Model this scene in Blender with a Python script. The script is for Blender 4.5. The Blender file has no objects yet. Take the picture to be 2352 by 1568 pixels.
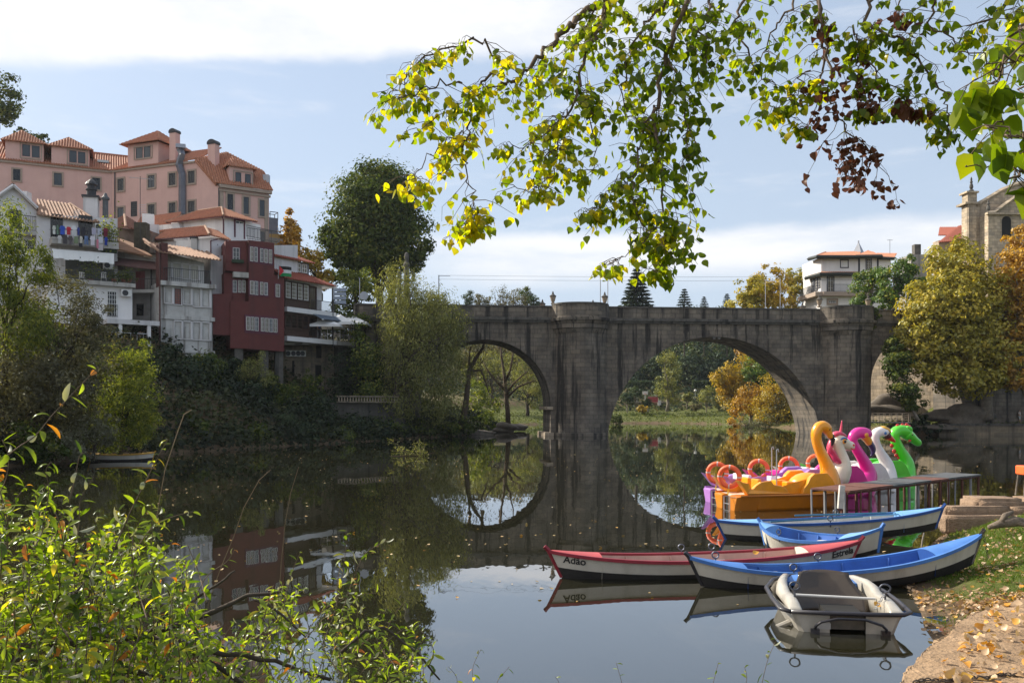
import bpy, bmesh, math, random
import numpy as np
from mathutils import Vector, Matrix, Euler

SC = bpy.context.scene
COL = SC.collection
rad = math.radians
# ------------------------------------------------------------------ camera, light, exposure
FPX, CX, HY, EYE = 2000.0, 1176.0, 937.0, 3.0      # focal length, centre column and horizon row of the 2352 px wide photo; eye height over the water
cam_d = bpy.data.cameras.new("camera")
cam_d.sensor_width = 36.0
cam_d.lens = FPX / 2352 * 36
cam_d.shift_y = (HY - 784) / 2352
cam_d.clip_start, cam_d.clip_end = 0.05, 6000
cam = bpy.data.objects.new("camera", cam_d)
COL.objects.link(cam)
cam.location = (0, 0, EYE)
cam.rotation_euler = (rad(90), 0, 0)
SC.camera = cam

SUN_AZ, SUN_EL = rad(61), rad(35)                   # azimuth from +Y towards -X
SUNV = Vector((-math.sin(SUN_AZ) * math.cos(SUN_EL), math.cos(SUN_AZ) * math.cos(SUN_EL), math.sin(SUN_EL)))
sl = bpy.data.lights.new("sun", 'SUN')
sl.energy = 5.0
sl.angle = rad(0.55)
sl.color = (1.0, 0.93, 0.80)
so = bpy.data.objects.new("sun", sl)
COL.objects.link(so)
so.rotation_euler = (-SUNV).to_track_quat('-Z', 'Y').to_euler()
so.location = (0, 0, 60)

W = bpy.data.worlds.new("World")
SC.world = W
W.use_nodes = True
def build_world():
    nt = W.node_tree
    nt.nodes.clear()
    N, L = nt.nodes.new, nt.links.new
    out = N('ShaderNodeOutputWorld')
    bg = N('ShaderNodeBackground')
    bg.inputs['Strength'].default_value = 0.106
    L(bg.outputs[0], out.inputs[0])
    sky = N('ShaderNodeTexSky')
    sky.sky_type = 'NISHITA'
    sky.sun_disc = False
    sky.sun_elevation = SUN_EL
    sky.sun_rotation = -SUN_AZ
    sky.air_density, sky.dust_density, sky.ozone_density = 1.0, 1.2, 1.6
    sky.altitude = 100
    tc = N('ShaderNodeTexCoord')
    sep = N('ShaderNodeSeparateXYZ')
    L(tc.outputs['Generated'], sep.inputs[0])
    def math_(op, a, b=None, c=None, clamp=False):
        m = N('ShaderNodeMath'); m.operation = op; m.use_clamp = clamp
        for i, v in enumerate((a, b, c)):
            if v is None: continue
            if isinstance(v, (int, float)): m.inputs[i].default_value = v
            else: L(v, m.inputs[i])
        return m.outputs[0]
    az = math_('ARCTAN2', sep.outputs[0], sep.outputs[1])
    el = math_('ARCSINE', sep.outputs[2])
    def noise(sx, sy, scale, detail, off=0.0, rough=.6):
        cb = N('ShaderNodeCombineXYZ')
        L(math_('MULTIPLY', az, sx), cb.inputs[0]); L(math_('MULTIPLY', el, sy), cb.inputs[1]); cb.inputs[2].default_value = off
        n = N('ShaderNodeTexNoise'); n.inputs['Scale'].default_value = scale
        n.inputs['Detail'].default_value = detail; n.inputs['Roughness'].default_value = rough
        L(cb.outputs[0], n.inputs['Vector'])
        return n.outputs['Fac']
    def smooth(v, a, b):
        m = N('ShaderNodeMapRange'); m.interpolation_type = 'SMOOTHSTEP'
        m.inputs['From Min'].default_value, m.inputs['From Max'].default_value = a, b
        L(v, m.inputs['Value'])
        return m.outputs[0]
    big = noise(1, 1.6, 3.2, 8, 3.1, .62)
    fine = noise(1, 2.2, 11, 7, 7.7, .6)
    edge = math_('ADD', math_('MULTIPLY', math_('SUBTRACT', big, .5), .022), math_('MULTIPLY', math_('SUBTRACT', fine, .5), .022))
    ele = math_('ADD', el, edge)
    # high bank of cloud over the left half of the view
    top = math_('MULTIPLY', smooth(math_('ADD', ele, math_('MULTIPLY', math_('MULTIPLY', az, az), .21)), .376, .396), smooth(math_('ADD', az, math_('MULTIPLY', math_('SUBTRACT', big, .5), .5)), .30, -.02))
    # long low bank above the bridge, thinning to the left
    low = math_('MULTIPLY', math_('MULTIPLY', smooth(ele, .205, .186), smooth(ele, .125, .165)),
                smooth(math_('ADD', az, math_('MULTIPLY', math_('SUBTRACT', big, .5), .3)), -.22, .02))
    low = math_('MULTIPLY', low, math_('ADD', .48, math_('MULTIPLY', smooth(noise(1, 5, 5, 6, 1.3), .35, .62), .4)))
    wisp = math_('MULTIPLY', smooth(noise(1, 5.5, 4.2, 8, 5.5, .65), .52, .78), .38)
    mid = math_('MULTIPLY', wisp, smooth(el, .0, .10))
    top = math_('MULTIPLY', top, math_('ADD', .70, math_('MULTIPLY', smooth(noise(1, 2.6, 6, 9, 2.2, .62), .30, .62), .30)))
    mask = math_('MAXIMUM', math_('MAXIMUM', top, low), mid, clamp=True)
    hz = N('ShaderNodeMixRGB')                        # pale autumn haze in the lower sky
    hz.inputs['Color2'].default_value = (3.5, 4.1, 4.95, 1)
    L(math_('ADD', .62, math_('MULTIPLY', smooth(el, .45, .0), .26)), hz.inputs['Fac'])
    L(sky.outputs[0], hz.inputs['Color1'])
    mx = N('ShaderNodeMixRGB')
    mx.inputs['Color2'].default_value = (6.1, 6.1, 6.2, 1)
    L(mask, mx.inputs['Fac']); L(hz.outputs[0], mx.inputs['Color1'])
    L(mx.outputs[0], bg.inputs['Color'])
build_world()

SC.view_settings.view_transform = 'Standard'
SC.view_settings.look = 'None'
SC.view_settings.exposure = 0.72
SC.view_settings.gamma = 1.0
SC.render.engine = 'CYCLES'
SC.cycles.use_denoising = True
SC.cycles.max_bounces = 7
SC.cycles.diffuse_bounces = 3
SC.cycles.glossy_bounces = 4
SC.cycles.transmission_bounces = 4
SC.cycles.transparent_max_bounces = 6
SC.cycles.caustics_reflective = False
SC.cycles.caustics_refractive = False
SC.cycles.sample_clamp_indirect = 6.0

# ------------------------------------------------------------------ helpers
R = random.Random(11)
NR = np.random.default_rng(5)
def P(x, y, d):                     # world point seen at photo column x, row y, at distance d along the view
    return Vector(((x - CX) / FPX * d, d, EYE + (HY - y) / FPX * d))
def PZ(x, y, z):                    # the same at a known height z
    d = (EYE - z) * FPX / (y - HY)
    return Vector(((x - CX) / FPX * d, d, z))
def lerp(a, b, t): return a + (b - a) * t

class MB:
    """collects geometry for ONE mesh object"""
    def __init__(s): s.v, s.f, s.mi = [], [], []
    def add(s, vs, fs, mi=0):
        b = len(s.v)
        s.v += [tuple(v) for v in vs]
        s.f += [[b + i for i in f] for f in fs]
        s.mi += [mi] * len(fs)
        return s
    def poly(s, pts, mi=0): return s.add(pts, [list(range(len(pts)))], mi)
    def hexa(s, p, mi=0):           # 8 points: bottom ring then top ring
        return s.add(p, [(3, 2, 1, 0), (4, 5, 6, 7), (0, 1, 5, 4), (1, 2, 6, 5), (2, 3, 7, 6), (3, 0, 4, 7)], mi)
    def box(s, c, size, rz=0.0, mi=0, M3=None):
        hx, hy, hz = size[0] / 2, size[1] / 2, size[2] / 2
        m = M3 if M3 is not None else Matrix.Rotation(rz, 3, 'Z')
        c = Vector(c)
        p = [c + m @ Vector(q) for q in ((-hx, -hy, -hz), (hx, -hy, -hz), (hx, hy, -hz), (-hx, hy, -hz), (-hx, -hy, hz), (hx, -hy, hz), (hx, hy, hz), (-hx, hy, hz))]
        return s.hexa(p, mi)
    def prism(s, pts, vec, mi=0):   # polygon extruded along vec
        vec = Vector(vec); n = len(pts)
        a = [Vector(p) for p in pts]; b = [p + vec for p in a]
        return s.add(a + b, [list(range(n))[::-1], list(range(n, 2 * n))] + [(i, (i + 1) % n, n + (i + 1) % n, n + i) for i in range(n)], mi)
    def tube(s, path, rr, n=8, cap=True, mi=0, sq=(1, 1)):
        path = [Vector(p) for p in path]
        m = len(path)
        if isinstance(rr, (int, float)): rr = [rr] * m
        t0 = (path[1] - path[0]).normalized()
        up = Vector((0, 0, 1)) if abs(t0.z) < .9 else Vector((0, 1, 0))
        x = t0.cross(up).normalized()
        vs = []
        for i in range(m):
            t = (path[min(i + 1, m - 1)] - path[max(i - 1, 0)])
            if t.length < 1e-9: t = t0
            t.normalize()
            x = (x - t * x.dot(t))
            x = x.normalized() if x.length > 1e-6 else t.orthogonal().normalized()
            y = t.cross(x)
            for k in range(n):
                a = 2 * math.pi * k / n
                vs.append(path[i] + (x * (math.cos(a) * sq[0]) + y * (math.sin(a) * sq[1])) * rr[i])
        fs = []
        for i in range(m - 1):
            for k in range(n):
                k2 = (k + 1) % n
                fs.append((i * n + k, i * n + k2, (i + 1) * n + k2, (i + 1) * n + k))
        if cap:
            fs.append(list(range(n))[::-1]); fs.append(list(range((m - 1) * n, m * n)))
        return s.add(vs, fs, mi)
    def lathe(s, prof, n=16, o=(0, 0, 0), mi=0):
        o = Vector(o); vs = []; m = len(prof)
        for r, z in prof:
            for k in range(n):
                a = 2 * math.pi * k / n
                vs.append(o + Vector((r * math.cos(a), r * math.sin(a), z)))
        fs = [(i * n + k, i * n + (k + 1) % n, (i + 1) * n + (k + 1) % n, (i + 1) * n + k) for i in range(m - 1) for k in range(n)]
        fs += [list(range(n))[::-1], list(range((m - 1) * n, m * n))]
        return s.add(vs, fs, mi)
    def torus(s, c, R_, r, axis=(0, 1, 0), n=24, k=8, arc=1.0, mi=0):
        ax = Vector(axis).normalized(); u = ax.orthogonal().normalized(); w = ax.cross(u)
        c = Vector(c); vs = []; cl = arc >= .999
        m = n if cl else n + 1
        for i in range(m):
            a = 2 * math.pi * arc * i / n
            d = u * math.cos(a) + w * math.sin(a)
            for j in range(k):
                b = 2 * math.pi * j / k
                vs.append(c + d * (R_ + r * math.cos(b)) + ax * (r * math.sin(b)))
        fs = []
        for i in range(n):
            i2 = (i + 1) % n if cl else i + 1
            for j in range(k):
                j2 = (j + 1) % k
                fs.append((i * k + j, i2 * k + j, i2 * k + j2, i * k + j2))
        return s.add(vs, fs, mi)
    def ball(s, c, r, n=12, m=8, mi=0, M3=None):
        c = Vector(c); rx, ry, rz = (r, r, r) if isinstance(r, (int, float)) else r
        vs = []
        for i in range(m + 1):
            th = math.pi * i / m
            for k in range(n):
                a = 2 * math.pi * k / n
                q = Vector((rx * math.sin(th) * math.cos(a), ry * math.sin(th) * math.sin(a), rz * math.cos(th)))
                vs.append(c + (M3 @ q if M3 is not None else q))
        fs = [(i * n + k, (i + 1) * n + k, (i + 1) * n + (k + 1) % n, i * n + (k + 1) % n) for i in range(m) for k in range(n)]
        return s.add(vs, fs, mi)
    def loft(s, rings, closed=True, cap=True, mi=0):
        n = len(rings[0]); vs = [p for r in rings for p in r]; fs = []
        for i in range(len(rings) - 1):
            for k in range(n if closed else n - 1):
                k2 = (k + 1) % n
                fs.append((i * n + k, i * n + k2, (i + 1) * n + k2, (i + 1) * n + k))
        if cap and closed:
            fs.append(list(range(n))[::-1]); fs.append(list(range((len(rings) - 1) * n, len(rings) * n)))
        return s.add(vs, fs, mi)
    def build(s, name, mat, parent=None, smooth=False, sub=0, bevel=0.0, clean=False):
        me = bpy.data.meshes.new(name)
        me.from_pydata(s.v, [], s.f)
        mats = mat if isinstance(mat, (list, tuple)) else [mat]
        for m in mats: me.materials.append(m)
        if len(mats) > 1: me.polygons.foreach_set('material_index', s.mi)
        if clean:
            bm = bmesh.new(); bm.from_mesh(me)
            bmesh.ops.remove_doubles(bm, verts=bm.verts, dist=1e-4)
            bmesh.ops.recalc_face_normals(bm, faces=bm.faces)
            bm.to_mesh(me); bm.free()
        if smooth: me.polygons.foreach_set('use_smooth', [True] * len(me.polygons))
        me.update()
        o = bpy.data.objects.new(name, me)
        COL.objects.link(o)
        if parent is not None: o.parent = parent
        if bevel:
            b = o.modifiers.new('bevel', 'BEVEL'); b.width = bevel; b.segments = 2; b.limit_method = 'ANGLE'
        if sub:
            m = o.modifiers.new('sub', 'SUBSURF'); m.levels = sub; m.render_levels = sub
        return o

def tag(o, label, cat, group=None, kind=None):
    if label: o['label'] = label
    if cat: o['category'] = cat
    if group: o['group'] = group
    if kind: o['kind'] = kind
    return o
def thing(name, label, cat, loc=(0, 0, 0), rz=0.0, group=None):
    o = bpy.data.objects.new(name, None)
    o.empty_display_size = .2
    COL.objects.link(o)
    o.location = loc; o.rotation_euler = (0, 0, rz)
    return tag(o, label, cat, group)
def dup(root, loc, rz=None, label=None, group=None, scale=None):
    r = root.copy(); COL.objects.link(r); r.location = loc
    if rz is not None: r.rotation_euler = (0, 0, rz)
    if scale: r.scale = (scale,) * 3
    if label: r['label'] = label
    if group: r['group'] = group
    for ch in list(root.children):
        c = ch.copy(); COL.objects.link(c); c.parent = r
        for g in list(ch.children):
            d = g.copy(); COL.objects.link(d); d.parent = c
    return r

# ------------------------------------------------------------------ materials
MATS = {}
def _new(name):
    m = bpy.data.materials.new(name); m.use_nodes = True
    nt = m.node_tree
    return m, nt, nt.nodes['Principled BSDF']
def mat(name, col, rough=.8, var=.18, scale=3.0, streak=0.0, scol=(.05, .045, .04), bump=0.0, bscale=18.0, metal=0.0, coat=0.0, spec=.35, brick=None, bcol=None, patch=0.0, pcol=None, frame=None, sscale=1.5, srange=(.5, .66), bfac=.8):
    if name in MATS: return MATS[name]
    m, nt, b = _new(name)
    N, L = nt.nodes.new, nt.links.new
    tc = N('ShaderNodeTexCoord')
    co = tc.outputs['Object']
    n1 = N('ShaderNodeTexNoise'); n1.inputs['Scale'].default_value = scale; n1.inputs['Detail'].default_value = 6; n1.inputs['Roughness'].default_value = .65
    L(co, n1.inputs['Vector'])
    r1 = N('ShaderNodeValToRGB')
    c = Vector(col)
    e = r1.color_ramp.elements
    e[0].position, e[1].position = .28, .74
    e[0].color = (*(c * (1 - var)), 1); e[1].color = (*(c * (1 + var)), 1)
    L(n1.outputs['Fac'], r1.inputs[0])
    cur = r1.outputs[0]
    hgt = None
    if brick:
        w, h, mortar = brick
        sx = N('ShaderNodeSeparateXYZ'); L(co, sx.inputs[0])
        cb = N('ShaderNodeCombineXYZ')
        if frame == 'X': L(sx.outputs[0], cb.inputs[0])
        else:
            ad = N('ShaderNodeMath'); ad.operation = 'ADD'
            L(sx.outputs[0], ad.inputs[0]); L(sx.outputs[1], ad.inputs[1]); L(ad.outputs[0], cb.inputs[0])
        L(sx.outputs[2], cb.inputs[1])
        bt = N('ShaderNodeTexBrick')
        bt.inputs['Scale'].default_value = 1.0
        bt.inputs['Mortar Size'].default_value = mortar
        bt.inputs['Brick Width'].default_value, bt.inputs['Row Height'].default_value = w, h
        bt.inputs['Color1'].default_value = (.72, .72, .73, 1); bt.inputs['Color2'].default_value = (1.28, 1.20, 1.10, 1)
        bt.inputs['Mortar'].default_value = (*(bcol or (.5, .48, .45)), 1)
        L(cb.outputs[0], bt.inputs['Vector'])
        mu = N('ShaderNodeMixRGB'); mu.blend_type = 'MULTIPLY'; mu.inputs['Fac'].default_value = bfac
        L(cur, mu.inputs['Color1']); L(bt.outputs['Color'], mu.inputs['Color2'])
        cur = mu.outputs[0]
        hgt = bt.outputs['Fac']
    if streak:
        mp = N('ShaderNodeMapping'); mp.inputs['Scale'].default_value = (1, 1, .07)
        L(co, mp.inputs['Vector'])
        n2 = N('ShaderNodeTexNoise'); n2.inputs['Scale'].default_value = sscale; n2.inputs['Detail'].default_value = 7; n2.inputs['Roughness'].default_value = .62
        L(mp.outputs[0], n2.inputs['Vector'])
        r2 = N('ShaderNodeMapRange'); r2.interpolation_type = 'SMOOTHSTEP'
        r2.inputs['From Min'].default_value, r2.inputs['From Max'].default_value = srange
        r2.inputs['To Max'].default_value = streak
        L(n2.outputs['Fac'], r2.inputs['Value'])
        mx = N('ShaderNodeMixRGB'); mx.inputs['Color2'].default_value = (*scol, 1)
        L(r2.outputs[0], mx.inputs['Fac']); L(cur, mx.inputs['Color1'])
        cur = mx.outputs[0]
    if patch:
        n3 = N('ShaderNodeTexNoise'); n3.inputs['Scale'].default_value = .55; n3.inputs['Detail'].default_value = 8; n3.inputs['Roughness'].default_value = .7
        L(co, n3.inputs['Vector'])
        r3 = N('ShaderNodeMapRange'); r3.interpolation_type = 'SMOOTHSTEP'
        r3.inputs['From Min'].default_value, r3.inputs['From Max'].default_value = .5, .62
        r3.inputs['To Max'].default_value = patch
        L(n3.outputs['Fac'], r3.inputs['Value'])
        mx = N('ShaderNodeMixRGB'); mx.inputs['Color2'].default_value = (*(pcol or scol), 1)
        L(r3.outputs[0], mx.inputs['Fac']); L(cur, mx.inputs['Color1'])
        cur = mx.outputs[0]
    L(cur, b.inputs['Base Color'])
    b.inputs['Roughness'].default_value = rough
    b.inputs['Metallic'].default_value = metal
    b.inputs['Specular IOR Level'].default_value = spec
    if coat:
        b.inputs['Coat Weight'].default_value = coat; b.inputs['Coat Roughness'].default_value = .12
    if bump:
        nb = N('ShaderNodeTexNoise'); nb.inputs['Scale'].default_value = bscale; nb.inputs['Detail'].default_value = 5
        L(co, nb.inputs['Vector'])
        bp = N('ShaderNodeBump'); bp.inputs['Strength'].default_value = bump; bp.inputs['Distance'].default_value = .04
        L(nb.outputs['Fac'], bp.inputs['Height'])
        nrm = bp.outputs[0]
        if hgt is not None:
            b2 = N('ShaderNodeBump'); b2.invert = True; b2.inputs['Strength'].default_value = .6; b2.inputs['Distance'].default_value = .04
            L(hgt, b2.inputs['Height']); L(nrm, b2.inputs['Normal']); nrm = b2.outputs[0]
        L(nrm, b.inputs['Normal'])
    MATS[name] = m
    return m

def leafmat(name, cols, trans=.4, gloss=.06, tint=(1.25, 1.2, .55), rough=.45):
    gloss = gloss * .45
    """foliage: each leaf takes its own colour from the ramp (point attribute 'rnd'); light also comes through the leaf"""
    if name in MATS: return MATS[name]
    m, nt, b = _new(name)
    N, L = nt.nodes.new, nt.links.new
    nt.nodes.remove(b)
    at = N('ShaderNodeAttribute'); at.attribute_name = 'rnd'
    rp = N('ShaderNodeValToRGB')
    el = rp.color_ramp.elements
    n = len(cols)
    while len(el) < n: el.new(.5)
    for i, c in enumerate(cols):
        el[i].position = i / (n - 1); el[i].color = (*c, 1)
    L(at.outputs['Fac'], rp.inputs[0])
    df = N('ShaderNodeBsdfDiffuse'); tr = N('ShaderNodeBsdfTranslucent'); gl = N('ShaderNodeBsdfGlossy')
    gl.inputs['Roughness'].default_value = rough; gl.inputs['Color'].default_value = (.9, .95, .9, 1)
    tm = N('ShaderNodeMixRGB'); tm.blend_type = 'MULTIPLY'; tm.inputs['Fac'].default_value = 1; tm.inputs['Color2'].default_value = (*tint, 1)
    L(rp.outputs[0], tm.inputs['Color1']); L(rp.outputs[0], df.inputs[0]); L(tm.outputs[0], tr.inputs[0])
    m1 = N('ShaderNodeMixShader'); m1.inputs[0].default_value = trans
    L(df.outputs[0], m1.inputs[1]); L(tr.outputs[0], m1.inputs[2])
    m2 = N('ShaderNodeMixShader'); m2.inputs[0].default_value = gloss
    L(m1.outputs[0], m2.inputs[1]); L(gl.outputs[0], m2.inputs[2])
    L(m2.outputs[0], nt.nodes['Material Output'].inputs[0])
    MATS[name] = m
    return m
def glassmat(name, col=(.02, .025, .03), rough=.06):
    if name in MATS: return MATS[name]
    m, nt, b = _new(name)
    b.inputs['Base Color'].default_value = (*col, 1)
    b.inputs['Roughness'].default_value = rough
    b.inputs['IOR'].default_value = 1.45
    MATS[name] = m
    return m

# ------------------------------------------------------------------ foliage
def np_mesh(name, V, F, mat_, parent=None, rnd=None, smooth=False):
    """V (n,3), F (m,k) -> one mesh object"""
    me = bpy.data.meshes.new(name)
    k = F.shape[1]
    me.vertices.add(len(V)); me.vertices.foreach_set('co', np.ascontiguousarray(V, dtype=np.float32).ravel())
    me.loops.add(F.size); me.loops.foreach_set('vertex_index', F.astype(np.int32).ravel())
    me.polygons.add(len(F)); me.polygons.foreach_set('loop_start', np.arange(0, F.size, k, dtype=np.int32))
    try: me.polygons.foreach_set('loop_total', np.full(len(F), k, dtype=np.int32))
    except Exception: pass
    if smooth: me.polygons.foreach_set('use_smooth', np.ones(len(F), dtype=bool))
    if rnd is not None:
        a = me.attributes.new('rnd', 'FLOAT', 'POINT'); a.data.foreach_set('value', np.ascontiguousarray(rnd, dtype=np.float32))
    me.update(calc_edges=True)
    me.materials.append(mat_)
    o = bpy.data.objects.new(name, me); COL.objects.link(o)
    if parent is not None: o.parent = parent
    return o
def unit(a): return a / np.maximum(np.linalg.norm(a, axis=1, keepdims=True), 1e-9)
def leaf_cards(name, C, Nn, size, mat_, parent=None, aspect=.62, rnd=None, axis=None, fold=.12):
    """one small folded leaf (or leaf spray) per centre C, normal Nn"""
    n = len(C)
    size = np.broadcast_to(np.asarray(size, dtype=float), (n,))[:, None]
    Nn = unit(Nn)
    a = NR.normal(size=(n, 3)) if axis is None else axis
    t = unit(a - Nn * np.sum(a * Nn, axis=1, keepdims=True))
    b = np.cross(Nn, t)
    w = size * aspect * .5
    V = np.empty((n, 4, 3))
    V[:, 0] = C - t * size * .5
    V[:, 1] = C + b * w + Nn * size * fold - t * size * .08
    V[:, 2] = C + t * size * .5
    V[:, 3] = C - b * w + Nn * size * fold - t * size * .08
    i = np.arange(n)[:, None] * 4
    F = np.concatenate([i + np.array([[0, 1, 2]]), i + np.array([[0, 2, 3]])], axis=0)
    if rnd is None: rnd = NR.random(n)
    return np_mesh(name, V.reshape(-1, 3), F, mat_, parent, np.repeat(rnd, 4))
def clump_pts(ells, n, clump=.3, k=26, shell=.5, flat=.75):
    """leaf centres gathered in clumps that fill the given ellipsoids: (centre, radii)"""
    vol = np.array([e[1][0] * e[1][1] * e[1][2] for e in ells]) ** .7
    vol /= vol.sum()
    Cs, Ns, Ks, Rn = [], [], [], []
    for (c, r), v in zip(ells, vol):
        c = np.array(c); r = np.array(r)
        kk = max(4, int(k * max(.35, v * len(ells))))
        d = unit(NR.normal(size=(kk, 3)))
        q = shell + (1 - shell) * NR.random((kk, 1)) ** .6
        q[: kk // 4] *= NR.random((kk // 4, 1))
        kc = c + d * q * r * .88
        m = max(8, int(n * v))
        wgt = .5 + NR.random(kk); wgt /= wgt.sum()
        idx = NR.choice(kk, m, p=wgt)
        u = unit(NR.normal(size=(m, 3)))
        sc = clump * r.mean() * (.65 + .7 * NR.random(kk))[idx][:, None]
        rr = NR.random((m, 1)) ** .45
        off = u * rr * sc * np.array([1, 1, flat])
        Cs.append(kc[idx] + off)
        Ns.append(u + (kc[idx] - c) / r * .7 + np.array([0, 0, .35]) + NR.normal(size=(m, 3)) * .55)
        tone = NR.normal(size=kk) * .16
        Rn.append(np.clip(.5 + tone[idx] + NR.normal(size=m) * .22, 0, 1))
        Ks.append(kc)
    return np.concatenate(Cs), np.concatenate(Ns), np.concatenate(Ks), np.concatenate(Rn)
def limb_path(a, b, seg=5, wob=.06, sag=0.0):
    a, b = Vector(a), Vector(b); l = (b - a).length; out = []
    for i in range(seg + 1):
        t = i / seg
        p = a.lerp(b, t)
        if 0 < i < seg: p += Vector((R.gauss(0, 1), R.gauss(0, 1), R.gauss(0, .6))) * l * wob
        p.z += math.sin(t * math.pi) * sag * l
        out.append(p)
    return out
def tree(name, label, cat, base, ells, n, size, lm, bark, group=None, trunk_r=.3, split=None, limbs=12, clump=.3, k=26, shell=.5, flat=.75, trunks=1, aspect=.62, hang=False):
    base = Vector(base)
    t = thing(name, label, cat, base, 0, group)
    el = [(np.array(Vector(c) - base), r) for c, r in ells]
    C, Nn, K, rn = clump_pts(el, n, clump, k, shell, flat)
    ax = None
    if hang:
        ax = NR.normal(size=C.shape) * .45; ax[:, 2] -= 1.0
    leaf_cards('crown', C, Nn, size * (.7 + .6 * NR.random(len(C))), lm, t, aspect, rn, axis=ax)
    mb = MB()
    top = Vector(el[0][0])
    for q in range(trunks):
        s = Vector((R.uniform(-1, 1), R.uniform(-1, 1), 0)) * (trunk_r * 1.6 if trunks > 1 else 0)
        sp = Vector(split) - base if split is not None else Vector((top.x * .6, top.y * .6, top.z * .62))
        sp = sp + s * 3
        path = limb_path(s, sp, 4, .03)
        mb.tube(path, [trunk_r * lerp(1.25, .7, i / 4) for i in range(5)], 9)
        idx = NR.choice(len(K), min(limbs, len(K)), replace=False)
        for i in idx:
            tgt = Vector(K[i])
            st = path[R.randint(2, 4)]
            mb.tube(limb_path(st, tgt, 5, .05, .04), [trunk_r * .42 * lerp(1, .12, j / 5) for j in range(6)], 6)
    mb.build('trunk', bark, t, smooth=True)
    return t

# ------------------------------------------------------------------ palette
granite = mat('granite', (.158, .137, .114), .9, .55, .45, streak=.90, scol=(.016, .015, .015), bump=.5, bscale=9, brick=(.95, .46, .03), bcol=(.5, .48, .45), patch=.5, pcol=(.06, .056, .052), frame='X', sscale=1.1, srange=(.505, .60), bfac=.7)
granite_dk = mat('granite_dark', (.10, .092, .082), .9, .4, 2.0, streak=.9, scol=(.025, .025, .025), bump=.4, bscale=9, frame='X')
granite_pale = mat('granite_pale', (.42, .35, .265), .9, .3, 1.6, streak=.35, scol=(.09, .075, .06), bump=.4, bscale=8, brick=(.8, .42, .018), bcol=(.5, .46, .4))
rubble = mat('rubble_stone', (.21, .175, .13), .95, .4, 1.1, streak=.6, scol=(.045, .045, .04), bump=.5, bscale=6, brick=(1.1, .55, .03), bcol=(1.25, 1.2, 1.1), patch=.45, pcol=(.05, .05, .045))
rock = mat('rock', (.15, .125, .10), .95, .4, 1.4, bump=.7, bscale=4, patch=.5, pcol=(.05, .05, .045))
sandstone = mat('sandstone', (.31, .205, .12), .95, .4, 4.5, bump=1.0, bscale=18, patch=.7, pcol=(.18, .115, .066))
step_stone = mat('step_stone', (.27, .185, .125), .95, .3, 5, bump=.9, bscale=30, patch=.4, pcol=(.17, .12, .08))
bark_d = mat('bark_dark', (.055, .043, .033), .95, .4, 5, bump=.5)
bark_b = mat('bark_brown', (.12, .085, .06), .95, .4, 6, bump=.4)
bark_g = mat('bark_grey', (.21, .18, .145), .95, .4, 3, bump=.4)

# ------------------------------------------------------------------ ground and river
SHORE = [(-1.5, 5.2), (-5, 6.5), (-10, 11), (-17, 22), (-23, 35), (-25.6, 43.5), (-24, 53), (-22.4, 58.3), (-16.8, 70.6), (-11.3, 82), (-5.5, 95), (-1.5, 112), (-1, 135), (2, 158), (10, 164), (19, 171), (30, 172), (38, 165), (41, 152),
         (40.5, 139), (43, 118), (44.6, 105), (46.5, 97.5), (62, 97.5), (62, 90), (48, 65), (29, 40), (17.8, 27.5), (14.0, 24.4), (11.6, 22.6), (9.9, 20.4), (8.6, 18.4), (7.15, 16.8), (6.55, 15.6), (6.4, 14.4), (6.05, 13.3), (5.5, 12.0), (5.2, 11.0), (4.6, 9.7), (3.7, 8.2), (2.5, 6.5), (0.5, 5.2)]
def river_dist(X, Y):               # distance to the water's edge, positive on land
    pts = np.array(SHORE)
    dmin = np.full(X.shape, 1e9); ins = np.zeros(X.shape, bool)
    for i in range(len(pts)):
        a, b = pts[i], pts[(i + 1) % len(pts)]
        e = b - a
        t = np.clip(((X - a[0]) * e[0] + (Y - a[1]) * e[1]) / (e @ e), 0, 1)
        dmin = np.minimum(dmin, np.hypot(X - a[0] - t * e[0], Y - a[1] - t * e[1]))
        c = ((a[1] > Y) != (b[1] > Y)) & (X < (b[0] - a[0]) * (Y - a[1]) / (b[1] - a[1] + 1e-12) + a[0])
        ins ^= c
    return np.where(ins, -dmin, dmin)
def vnoise(X, Y, s, seed=0):
    x, y = X * s + seed * 17.3, Y * s + seed * 9.1
    xi, yi = np.floor(x), np.floor(y); xf, yf = x - xi, y - yi
    xf = xf * xf * (3 - 2 * xf); yf = yf * yf * (3 - 2 * yf)
    h = lambda a, b: np.modf(np.abs(np.sin(a * 127.1 + b * 311.7 + seed) * 43758.5453))[0]
    return (h(xi, yi) * (1 - xf) + h(xi + 1, yi) * xf) * (1 - yf) + (h(xi, yi + 1) * (1 - xf) + h(xi + 1, yi + 1) * xf) * yf
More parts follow.
